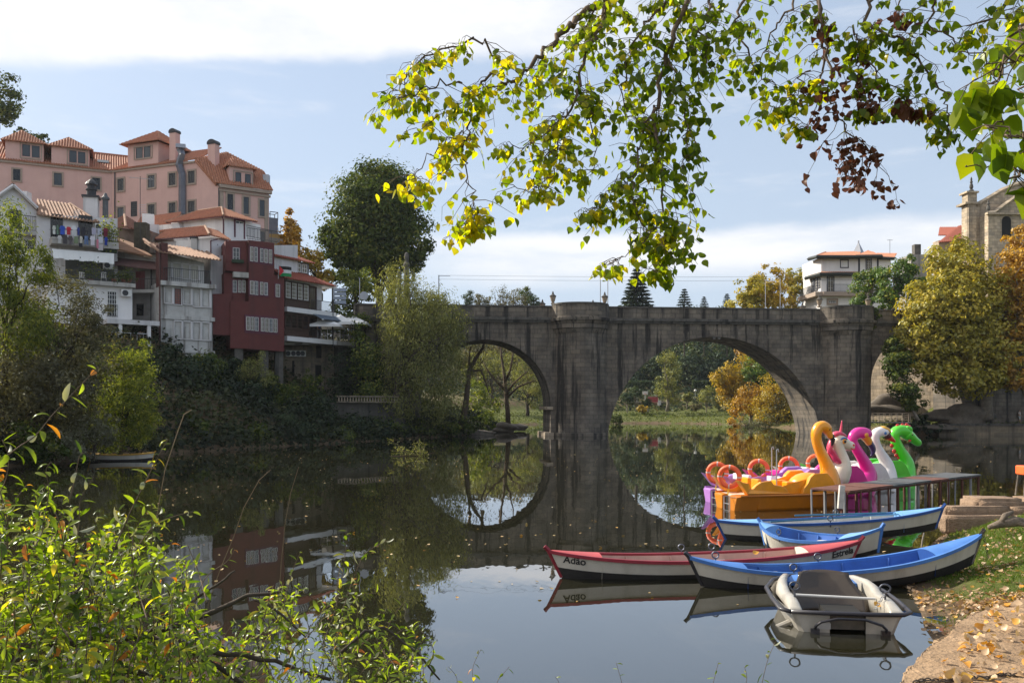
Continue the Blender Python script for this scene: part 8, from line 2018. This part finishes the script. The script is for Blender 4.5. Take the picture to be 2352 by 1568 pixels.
# ------------------------------------------------------------------ people
skin_m = mat('skin', (.42, .24, .17), .6, .08, 6); hair_m = mat('hair_dark', (.03, .02, .015), .6, .3, 12)
def skin_obj(name, nodes, edges, m, par, root=0, sub=1):
    me = bpy.data.meshes.new(name); me.from_pydata([n[0] for n in nodes], edges, []); me.materials.append(m)
    o = bpy.data.objects.new(name, me); COL.objects.link(o); o.parent = par
    s = o.modifiers.new('skin', 'SKIN'); s.use_smooth_shade = True
    for i, n in enumerate(nodes):
        me.skin_vertices[0].data[i].radius = (n[1], n[2] if len(n) > 2 else n[1]); me.skin_vertices[0].data[i].use_root = (i == root)
    b = o.modifiers.new('sub', 'SUBSURF'); b.levels = sub; b.render_levels = sub
    return o
def person(label, loc, rz, shirt, legs, h=1.7, arms=((.30, -.02, .98), (.30, -.02, .98)), lean=0.0, shorts=True, sit=False, group=None):
    """facing -Y in its own frame"""
    t = thing('person', label, 'person', loc, rz, group); k = h / 1.7
    V = lambda x, y, z: (x * k, (y - lean * max(0, z - .9)) * k, z * k)
    hip = .92
    if sit: hz_ = .48; knee = lambda s: V(s * .10, -.42, .50); foot = lambda s: V(s * .11, -.42, .06); toe = lambda s: V(s * .12, -.60, .03)
    else: hz_ = hip; knee = lambda s: V(s * .11, -.03, .49); foot = lambda s: V(s * .12, .02, .07); toe = lambda s: V(s * .14, -.15, .03)
    dz = hz_ - hip; U = lambda x, y, z: V(x, y, z + dz)
    N_ = [(U(0, 0, .95), .13 * k, .10 * k), (U(0, 0, 1.15), .13 * k, .095 * k), (U(0, 0, 1.36), .15 * k, .10 * k), (U(0, 0, 1.47), .055 * k), (U(0, -.015, 1.56), .085 * k, .095 * k), (U(0, -.02, 1.64), .078 * k, .09 * k), (U(0, -.01, 1.70), .035 * k)]
    E_ = [(0, 1), (1, 2), (2, 3), (3, 4), (4, 5), (5, 6)]
    for si, s in enumerate((-1, 1)):
        a = arms[si]; b = len(N_)
        N_ += [(U(s * .19, 0, 1.38), .055 * k), (U(s * (.24 + a[0] * .1), .02, 1.14), .042 * k), (U(s * a[0], a[1] - .06, a[2]), .032 * k), (U(s * a[0], a[1] - .10, a[2] - .09), .03 * k, .018 * k)]
        E_ += [(2, b), (b, b + 1), (b + 1, b + 2), (b + 2, b + 3)]
        b = len(N_); N_ += [(U(s * .09, 0, .86), .085 * k), (knee(s), .056 * k), (foot(s), .04 * k), (toe(s), .035 * k, .028 * k)]
        E_ += [(0, b), (b, b + 1), (b + 1, b + 2), (b + 2, b + 3)]
    skin_obj('body', N_, E_, skin_m, t)
    S = [(U(0, 0, .93), .155 * k, .12 * k), (U(0, 0, 1.15), .15 * k, .115 * k), (U(0, 0, 1.36), .165 * k, .118 * k), (U(0, 0, 1.44), .07 * k)]; Es = [(0, 1), (1, 2), (2, 3)]
    for si, s in enumerate((-1, 1)):
        a = arms[si]; b = len(S); S += [(U(s * .19, 0, 1.385), .07 * k), (U(s * (.225 + a[0] * .06), .015, 1.20), .06 * k)]; Es += [(2, b), (b, b + 1)]
    skin_obj('shirt', S, Es, shirt, t)
    S = [(U(0, 0, .96), .15 * k, .118 * k)]; Es = []
    for s in (-1, 1):
        b = len(S); S += [(U(s * .09, 0, .85), .10 * k), (knee(s), .075 * k)]; Es += [(0, b), (b, b + 1)]
        if not shorts: S.append((foot(s), .058 * k)); Es.append((b + 1, b + 2))
    skin_obj('trousers', S, Es, legs, t)
    hd = MB(); c = Vector(U(0, .005, 1.635)); hd.ball(c + Vector((0, .012, .012)), (.088 * k, .098 * k, .095 * k), 12, 8)
    hd.v = [(x, max(y, c.y - .055 * k), max(z, c.z - .05 * k + (.04 * k if y < c.y else -.03))) for x, y, z in hd.v]; hd.build('hair', hair_m, t, smooth=True)
    f = MB()
    for s in (-1, 1): f.ball(Vector(U(s * .034, -.108, 1.60)), .011 * k, 6, 4)
    f.ball(Vector(U(0, -.118, 1.575)), (.012 * k, .018 * k, .02 * k), 6, 4); f.build('face', mat('face_dark', (.09, .045, .035), .6, .1, 5), t)
    return t
tee = lambda n, c: mat('cloth_' + n, c, .9, .15, 8, bump=.1, bscale=60)
person('person in a pale top and light shorts standing on the quay, right edge', (P(2342, 971, 99).x, 99, 1.3), .7, tee('pale', (.50, .47, .44)), tee('light', (.42, .46, .48)), 1.5)
person('person in dark clothes on the quay, cut by the right edge of the view', (P(2351, 972, 99.6).x, 99.6, 1.3), -.6, tee('dark', (.06, .05, .06)), tee('dark', (.06, .05, .06)), 1.6, shorts=False)
for px, v, m_, lb, hh in ((1238, 4.9, tee('red', (.55, .04, .05)), 'person in a red jacket on the bridge beside the far left urn', 1.62), (1573, 4.8, tee('white', (.6, .58, .56)), 'person in white walking on the bridge under the medium fir', 1.58), (1801, 4.8, tee('rust', (.3, .09, .05)), 'person in a rust coloured top on the bridge before the golden trees', 1.6), (2032, 3.0, tee('grey', (.35, .33, .33)), 'person in grey on the bridge right of the right bastion', 1.62)):
    u = b_u(px, v); p = BO + BE * u + BN * v; person(lb, (p.x, p.y, 12.86), R.uniform(0, 6), m_, tee('dark', (.06, .05, .06)), hh, shorts=False, group='people on the bridge')

# ------------------------------------------------------------------ the cafe terrace
def cafe_things():
    def at(u, o): return CF.pt(u, CZ, o)
    def parasol(label, px, ptop, d, w, hgt):
        top = P(px, ptop, d); t = thing('parasol', label, 'parasol', (top.x, top.y, CZ), 0, 'white parasols on the cafe terrace')
        z = top.z - CZ; m = MB(); m.tube([(0, 0, 0), (0, 0, z)], .03, 6); m.build('pole', mat('pole_white', (.55, .55, .54), .5, .1, 4), t)
        m = MB(); r = w / 2; a = Vector((0, 0, z)); q = [Vector((r * math.cos(k * math.pi / 2 + .8), r * math.sin(k * math.pi / 2 + .8), z - hgt)) for k in range(4)]
        for k in range(4):
            mid = (q[k] + q[(k + 1) % 4]) / 2 + Vector((0, 0, .03)); m.poly([a, q[k], mid]); m.poly([a, mid, q[(k + 1) % 4]]); m.poly([q[k], q[(k + 1) % 4], q[(k + 1) % 4] - Vector((0, 0, .22)), q[k] - Vector((0, 0, .22))])
        m.build('canopy', mat('parasol_white', (.72, .72, .72), .85, .05, 3), t)
    parasol('white parasol nearest the glazed house, partly behind the steel post', 752, 731, 88.5, 4.4, .75); parasol('white parasol in the middle of the terrace', 781, 722, 90, 4.8, .95); parasol('white parasol at the right end of the terrace', 812, 725, 91, 4.8, .85)
    tb = mat('table_grey', (.30, .30, .30), .5, .1, 4)
    u0 = CUA
    first = None
    for i, (u, o) in enumerate(((u0 + 3.9, -.4), (u0 + 6.1, -.5), (u0 + 8.0, -.4), (u0 + 9.7, -.6))):
        p = at(u, o); lb = ['cafe table nearest the glazed wall on the terrace', 'cafe table under the middle parasol', 'cafe table between the two right parasols', 'cafe table at the right end of the terrace'][i]
        if first is None:
            t = thing('cafe_table', lb, 'table', p, 0, 'cafe tables'); m = MB(); m.lathe([(.35, .70), (.36, .72), (.36, .74), (.34, .745)], 14); m.build('tabletop', tb, t); m = MB(); m.tube([(0, 0, .02), (0, 0, .7)], .03, 6); m.lathe([(.22, 0), (.2, .03), (.03, .05)], 10); m.build('leg', iron, t); first = t
        else: dup(first, p, label=lb)
    c0 = None; q = 0
    for i, u in enumerate((u0 + 3.9, u0 + 6.1, u0 + 8.0, u0 + 9.7)):
        for s in (-1, 1):
            p = at(u + s * .62, -.45); rz = math.atan2(CF.u.y, CF.u.x) + (math.pi / 2 if s < 0 else -math.pi / 2); lb = ['left', 'right'][s > 0] + ' chair at the cafe table ' + ['nearest the glazed wall', 'under the middle parasol', 'between the two right parasols', 'at the right end of the terrace'][i]
            if c0 is None:
                t = thing('cafe_chair', lb, 'chair', p, rz, 'cafe chairs'); m = MB(); m.box((0, 0, .45), (.42, .42, .03)); m.build('seat', tb, t); m = MB(); m.box((0, .2, .72), (.40, .02, .30)); m.build('backrest', tb, t)
                for x_ in (-.18, .18):
                    for y_ in (-.18, .19): m = MB(); m.tube([(x_ * 1.15, y_ * 1.15, 0), (x_, y_, .45 if y_ < 0 else .86)], .014, 5); m.build('leg', steel, t)
                c0 = t
            else: dup(c0, p, rz, lb)
    p = at(u0 + 6.5, .0); person('person in a pale blue shirt standing by the middle parasol of the cafe terrace', p, .4, tee('pale_blue', (.40, .44, .55)), tee('pale', (.50, .47, .44)), 1.68, shorts=False)
    p = at(u0 + 2.2, -.2); person('person in a blue top standing in the cafe terrace doorway', p, 1.2, tee('blue', (.05, .12, .38)), tee('dark', (.06, .05, .06)), 1.75, shorts=False)
    # road signs behind the terrace
    p = P(783, 735, 93); t = thing('direction_sign', 'direction sign with four stacked blue grey blades beside the cafe', 'sign', p); H = P(783, 666, 95).z - p.z
    m = MB(); m.tube([(-.75, .1, -2), (-.75, .1, H + .2)], .05, 6); m.build('pole', iron, t); bl = mat('sign_back', (.26, .31, .40), .5, .08, 3)
    for k in range(4): m = MB(); m.box((-.1, 0, H - .25 - k * .44), (1.3, .05, .36), -.05); m.build('blade', bl, t, bevel=.01)
    p = P(826, 725, 97); t = thing('traffic_sign', 'blue square traffic sign with a white upward arrow over a round no parking sign', 'sign', p); m = MB(); m.tube([(0, .05, -2), (0, .05, 4.2)], .04, 6); m.build('pole', steel, t)
    m = MB(); m.box((0, 0, .93), (.85, .03, .85)); m.build('plate', mat('sign_blue', (.02, .10, .45), .4, .05, 3), t, bevel=.02)
    m = MB(); m.prism([(-.05, -.02, .62), (.05, -.02, .62), (.05, -.02, 1.02), (.16, -.02, 1.02), (0, -.02, 1.26), (-.16, -.02, 1.02), (-.05, -.02, 1.02)], (0, -.006, 0)); m.build('arrow', mat('sign_white', (.75, .75, .75), .4, .05, 3), t)
    m = MB(); m.prism([(.36 * math.cos(a), 0, .12 + .36 * math.sin(a)) for a in [i * math.pi / 12 for i in range(24)]], (0, -.03, 0)); d_ = m.build('disc', mat('sign_red', (.6, .03, .04), .4, .05, 3), t)
    m = MB(); m.prism([(.27 * math.cos(a), -.032, .12 + .27 * math.sin(a)) for a in [i * math.pi / 12 for i in range(24)]], (0, -.004, 0)); m.build('disc_centre', mat('sign_blue', (.02, .10, .45)), d_)
    m = MB(); m.box((0, -.04, .12), (.60, .006, .09), M3=Matrix.Rotation(.78, 3, 'Y')); m.build('slash', mat('sign_red', (.6, .03, .04)), d_)
    p = P(836, 690, 99); t = thing('round_sign', 'back of a grey octagonal road sign before the willow', 'sign', p); m = MB(); m.tube([(0, .03, -4), (0, .03, .9)], .035, 6); m.build('pole', steel, t); m = MB(); m.prism([(.5 * math.cos(a), 0, .55 + .5 * math.sin(a)) for a in [i * math.pi / 4 + .39 for i in range(8)]], (0, .02, 0)); m.build('plate', mat('sign_grey', (.40, .43, .47), .4, .05, 3), t)
    # cars
    def car(label, p, rz, col):
        t = thing('parked_car', label, 'car', p, rz, None); m = MB(); prof = [(-2.0, .35), (-2.05, .75), (-1.9, .9), (1.1, .95), (2.0, .78), (2.05, .35)]
        m.prism([(x, -.82, z) for x, z in prof], (0, 1.64, 0)); m.build('body', col, t, bevel=.06)
        m = MB(); m.loft([[Vector((x, s * w, z)) for x, z, w in ((-1.85, .9, .78), (-1.45, 1.42, .64), (.25, 1.45, .64), (1.05, .94, .78))] for s in (-1, 1)]); m.build('cabin', glass_d, t)
        m = MB(); m.box((-.6, 0, 1.46), (1.75, 1.26, .05)); m.build('roof', col, t, bevel=.02)
        for x in (-1.25, 1.3):
            for s in (-1, 1): m = MB(); m.torus((x, s * .76, .32), .23, .10, (0, 1, 0), 16, 8); w = m.build('wheel', bk_gel, t); m = MB(); m.prism([(x + .2 * math.cos(a), s * .78, .32 + .2 * math.sin(a)) for a in [i * math.pi / 7 for i in range(14)]], (0, s * .03, 0)); m.build('rim', steel, w)
    p = P(835, 722, 100); car('silver car parked behind the white parasols', (p.x, p.y, p.z - 1.3), .15, gel('car_silver', (.55, .55, .56)))
    u = b_u(2014, 2.6); p = BO + BE * u + BN * 2.6; car('dark blue car on the bridge, its roof just over the parapet', (p.x, p.y, 12.87), BYAW, gel('car_navy', (.02, .03, .09)))
    # flag on the red house
    c = P(641, 622, 82.4); t = thing('flag', 'flag of black, white and green bands with a red triangle hung on the red house', 'flag', c, math.atan2(3.3, 4.5))
    wv, hv = 1.25, .95
    def cloth(name, x0, x1, z0, z1, col, off=0.0, tri=False):
        m = MB(); n = 8
        if tri: m.poly([(0, -.03 + off, hv / 2), (0, -.03 + off, -hv / 2), (.45, -.06 + off, 0)])
        else:
            for i in range(n):
                a, b = lerp(x0, x1, i / n), lerp(x0, x1, (i + 1) / n); ya, yb = .06 * math.sin(a * 6), .06 * math.sin(b * 6); m.poly([(a, ya, z0), (b, yb, z0), (b, yb, z1), (a, ya, z1)])
        m.build(name, tee(col[0], col[1]), t)
    cloth('band', 0, wv, hv / 6, hv / 2, ('flag_black', (.02, .02, .02))); cloth('band', 0, wv, -hv / 6, hv / 6, ('flag_white', (.6, .6, .6))); cloth('band', 0, wv, -hv / 2, -hv / 6, ('flag_green', (.02, .22, .07))); cloth('triangle', 0, 0, 0, 0, ('flag_red', (.5, .02, .03)), -.06, True)
    m = MB(); m.tube([(-.05, .08, -.75), (-.02, .02, .6)], .025, 5); m.build('pole', steel, t)
cafe_things()

# ------------------------------------------------------------------ laundry and balcony clutter of the terraced house
def laundry():
    items = [('shirt', 118, 538, 9, 22, (.55, .56, .52), 'pale grey shirt, first on the upper line'), ('shirt', 126, 538, 6, 24, (.12, .20, .14), 'narrow dark green shirt on the upper line'), ('jersey', 137, 539, 15, 22, (.04, .10, .48), 'royal blue jersey on the upper line'), ('jersey', 151, 540, 13, 20, (.50, .03, .05), 'bright red jersey on the upper line'), ('shirt', 163, 540, 12, 26, (.60, .60, .62), 'white shirt right of the red jersey'), ('shirt', 173, 541, 7, 20, (.03, .05, .22), 'dark navy vest on the upper line'),
             ('shirt', 184, 543, 13, 24, (.03, .03, .04), 'black shirt on the upper line'), ('shirt', 197, 545, 11, 26, (.06, .06, .07), 'charcoal shirt right of the black one on the upper line'), ('towel', 208, 541, 12, 17, (.45, .43, .55), 'lilac towel on the upper line'), ('towel', 221, 542, 12, 18, (.45, .47, .58), 'pale blue towel on the upper line'), ('shirt', 234, 543, 13, 22, (.16, .02, .04), 'maroon shirt, last on the upper line'),
             ('shirt', 130, 560, 12, 20, (.48, .47, .46), 'grey white shirt, first on the lower line'), ('jacket', 142, 560, 14, 24, (.06, .055, .06), 'dark jacket on the lower line'), ('jacket', 154, 562, 13, 22, (.10, .085, .09), 'brown grey jacket on the lower line'), ('towel', 167, 561, 11, 17, (.20, .25, .15), 'olive green towel on the lower line'), ('shirt', 178, 561, 8, 18, (.60, .57, .5), 'cream vest on the lower line'), ('skirt', 177, 572, 10, 10, (.025, .025, .035), 'black skirt below the cream vest'),
             ('trousers', 190, 562, 12, 22, (.12, .18, .32), 'blue denim trousers on the lower line'), ('shirt', 204, 563, 14, 24, (.60, .57, .62), 'large white shirt on the lower line'), ('towel', 215, 570, 6, 22, (.55, .20, .26), 'pink towel on the lower line'), ('towel', 222, 561, 12, 16, (.58, .58, .64), 'white towel beside the pink one'), ('towel', 222, 577, 14, 16, (.50, .46, .48), 'grey pink sheet hanging lowest over the terrace edge'), ('shirt', 234, 564, 9, 20, (.025, .05, .30), 'deep blue shirt, last on the lower line')]
    for k, (nm, x, y, w, h, c, lb) in enumerate(items):
        o_ = 1.95 if y < 552 else 2.15
        u0, u1, z0, z1 = HF.rect(x - w / 2, y - h / 2, x + w / 2, y + h / 2)
        p = HF.pt((u0 + u1) / 2, z1, o_); W_, H = (u1 - u0) / 2 * .82, (z1 - z0) * .88
        if nm in ('towel', 'skirt'): out = [(-W_, 0), (W_, 0), (W_ * 1.02, -H), (-W_ * 1.02, -H)]
        elif nm == 'trousers': out = [(-W_ * .8, 0), (W_ * .8, 0), (W_, -H), (W_ * .15, -H), (0, -H * .4), (-W_ * .15, -H), (-W_, -H)]
        else: out = [(-W_ * .7, 0), (W_ * .7, 0), (W_ * 1.15, -H * .38), (W_ * .75, -H * .42), (W_ * .8, -H), (-W_ * .8, -H), (-W_ * .75, -H * .42), (-W_ * 1.15, -H * .38)]
        m = MB(); m.prism([HF.u * a + Vector((0, 0, b)) + HF.n * (.04 * math.sin(b * 7 + k)) for a, b in out], HF.n * .03)
        o = m.build(nm, mat('laundry_%s' % '_'.join(lb.split()[:2]), c, .95, .12, 6)); o.location = p; tag(o, lb, 'laundry', 'laundry on the terrace')
    for y, o_, lb in ((527, 1.95, 'upper washing line of the terrace'), (549, 2.15, 'lower washing line of the terrace')):
        m = MB(); m.tube([HF.hit(112, y, o_), HF.hit(246, y + 4, o_)], .012, 4); o = m.build('washing_line', iron); tag(o, lb, 'washing line')
    p = HF.hit(250, 548, 1.3); t = thing('climbing_plant', 'yellow green climbing plant at the right end of the laundry terrace', 'plant', p); C = NR.normal(size=(520, 3)) * np.array([.4, .4, .75]) + np.array([0, 0, .3]); leaf_cards('foliage', C, NR.normal(size=(520, 3)), .22, lm_lime, t)
    m = MB(); m.box((0, .0, -1.0), (1.3, .5, .5), .3); m.build('planter', mat('planter_green', (.03, .05, .03)), t)
    for x, y, lb in ((208, 632, 'tall potted plant on the second terrace in front of the dark wall'), (262, 640, 'low potted plant on the second terrace beside the chair'), (285, 640, 'bushy green planter at the right end of the second terrace'), (296, 642, 'small planter at the terrace corner')):
        p = HG.hit(x, 650, .1); t = thing('potted_plant', lb, 'plant', p, 0, 'plants on the second terrace'); s = 1.0 if x == 208 else .6
        C = NR.normal(size=(260, 3)) * np.array([.3, .25, .32]) * (1 if x != 208 else 1.5) + np.array([0, 0, .55 + .4 * (x == 208)]); leaf_cards('foliage', C, NR.normal(size=(260, 3)), .17, lm_dark, t); m = MB(); m.lathe([(.18, 0), (.25, .32), (.27, .34), (.2, .35)], 10); m.build('pot', mat('terracotta', (.3, .11, .06), .9, .2, 4), t)
    for x, lb in ((238, 'white plastic chair on the second terrace beside the air conditioner'), (188, 'white plastic chair on the second terrace left of the tall plant')):
        p = HG.hit(x, 649, .05); t = thing('plastic_chair', lb, 'chair', p, .4, 'plastic chairs on the second terrace'); m = MB(); m.box((0, 0, .42), (.46, .44, .04)); m.build('seat', white_c, t)
        m = MB(); 
        for a in (-.16, -.05, .05, .16): m.box((a, .21, .66), (.05, .03, .46))
        m.box((0, .21, .88), (.44, .035, .07)); m.build('backrest', white_c, t)
        for x_ in (-.2, .2):
            for y_ in (-.19, .19): m = MB(); m.box((x_, y_, .2), (.045, .045, .42)); m.build('leg', white_c, t)
    for x, y, d, lb in ((322, 500, 80, 'tall lattice aerial mast in front of the pink wall'), (170, 490, 77, 'small panel aerial on a thin mast over the brown roof')):
        b = P(x, 575 if x > 300 else 520, d); tp = P(x, 405 if x > 300 else 483, d); t = thing('aerial', lb, 'aerial', b, 0, 'rooftop aerials'); H = tp.z - b.z; m = MB(); m.tube([(0, 0, 0), (0, 0, H)], .03, 5); m.build('mast', iron, t)
        m = MB()
        if x > 300:
            m.tube([(-1.0, 0, H - .1), (1.1, .2, H - .25)], .02, 4)
            for k in range(9): m.tube([(-1.0 + .26 * k, -.3, H - .1 - .018 * k), (-1.0 + .26 * k, .3, H - .1 - .018 * k)], .012, 4)
            for k in range(5): m.box((.2, 0, H * .52 + .16 * k), (.7, .03, .03))
            m.tube([(-.1, 0, H * .5), (.9, .1, H * .5)], .02, 4)
        else:
            for k in range(5): m.box((.25, 0, H - .5 + .12 * k), (.6, .03, .03))
        m.build('antenna', steel, t, clean=False)
    p = HG.hit(322, 800, 2.0); person('person leaning on the rail under the porch of the terraced house', (HG.hit(322, 770, 1.6).x, HG.hit(322, 770, 1.6).y, 8.1), .3, tee('tan', (.35, .24, .17)), tee('dark', (.06, .05, .06)), 1.65, shorts=False)
laundry()

# ------------------------------------------------------------------ the park sports court beyond the main arch
def park():
    d = 196
    def slab(name, label, cat, x0, x1, y0, y1, m_, th=.3, dd=d, group=None, extra=None):
        a, b = P(x0, y1, dd), P(x1, y0, dd); c = (a + b) / 2; t = thing(name, label, cat, (c.x, c.y, a.z), 0, group); m = MB(); m.box((0, 0, (b.z - a.z) / 2), (b.x - a.x, th, b.z - a.z)); m.build('panel' if name != 'terrace_wall' else 'wall', m_, t); return t, b.z - a.z, b.x - a.x
    t, h, w = slab('red_panel', 'red hoarding panel at the edge of the park court, left of the slim poplar', 'panel', 1489, 1511, 911, 923, mat('hoarding_red', (.36, .06, .07), .7, .15, 3), group=None)
    m = MB(); m.box((0, 0, h + .06), (w + .2, .36, .12)); m.build('rail', granite_pale, t)
    t, h, w = slab('basketball_board', 'white basketball backboard on a post above the red panel', 'backboard', 1476, 1488, 898, 906, mat('board_white', (.6, .58, .56), .6, .05, 3), .1)
    m = MB(); m.tube([(0, .2, -2.6), (0, .2, h * .4)], .1, 6); m.build('pole', steel, t); m = MB(); m.torus((0, -.35, .1), .26, .03, (0, 0, 1), 14, 5); m.build('hoop', mat('hoop_red', (.6, .08, .04), .5, .1, 3), t)
    t, h, w = slab('white_slab', 'upright white slab beside the red panel in the park', 'slab', 1511, 1518, 919, 932, mat('board_white', (.6, .58, .56)), .4)
    m = MB(); m.box((0, 0, -.2), (w + .3, .7, .4)); m.build('base', granite_pale, t)
    t, h, w = slab('terrace_wall', 'low pale terrace wall along the park court under the main arch', 'wall', 1440, 1655, 924, 934, granite_pale, .5, 197)
    m = MB(); m.box((0, -.05, h + .08), (w, .8, .16)); m.build('coping', mat('coping_pale', (.5, .42, .34), .9, .1, 3), t)
    for i, (x, y0, y1, lb) in enumerate(((1463, 900, 924, 'globe lamp on a thin post at the left end of the park terrace'), (1597, 899, 924, 'globe lamp on a thin post right of the poplar in the park'))):
        b = P(x, y1, d); H = P(x, y0, d).z - b.z; t = thing('globe_lamp', lb, 'lamp post', b, 0, 'globe lamps in the park'); m = MB(); m.tube([(0, 0, 0), (0, 0, H)], .07, 6); m.build('pole', steel, t); m = MB(); m.ball((0, 0, H + .2), .32, 10, 8); m.build('globe', mat('globe_white', (.65, .63, .58), .3, .05, 3), t, smooth=True)
park()

# ------------------------------------------------------------------ autumn air between the banks
def haze():
    m = bpy.data.materials.new('air'); m.use_nodes = True; nt = m.node_tree; nt.nodes.clear()
    o_ = nt.nodes.new('ShaderNodeOutputMaterial'); v = nt.nodes.new('ShaderNodeVolumePrincipled')
    v.inputs['Color'].default_value = (.80, .86, .95, 1); v.inputs['Density'].default_value = .00010; v.inputs['Anisotropy'].default_value = .2
    nt.links.new(v.outputs[0], o_.inputs['Volume'])
    mb = MB(); mb.box((0, 1250, 30), (1960, 2720, 68)); o = mb.build('haze', m); o['kind'] = 'stuff'; o['label'] = 'thin autumn haze over the river'
haze()
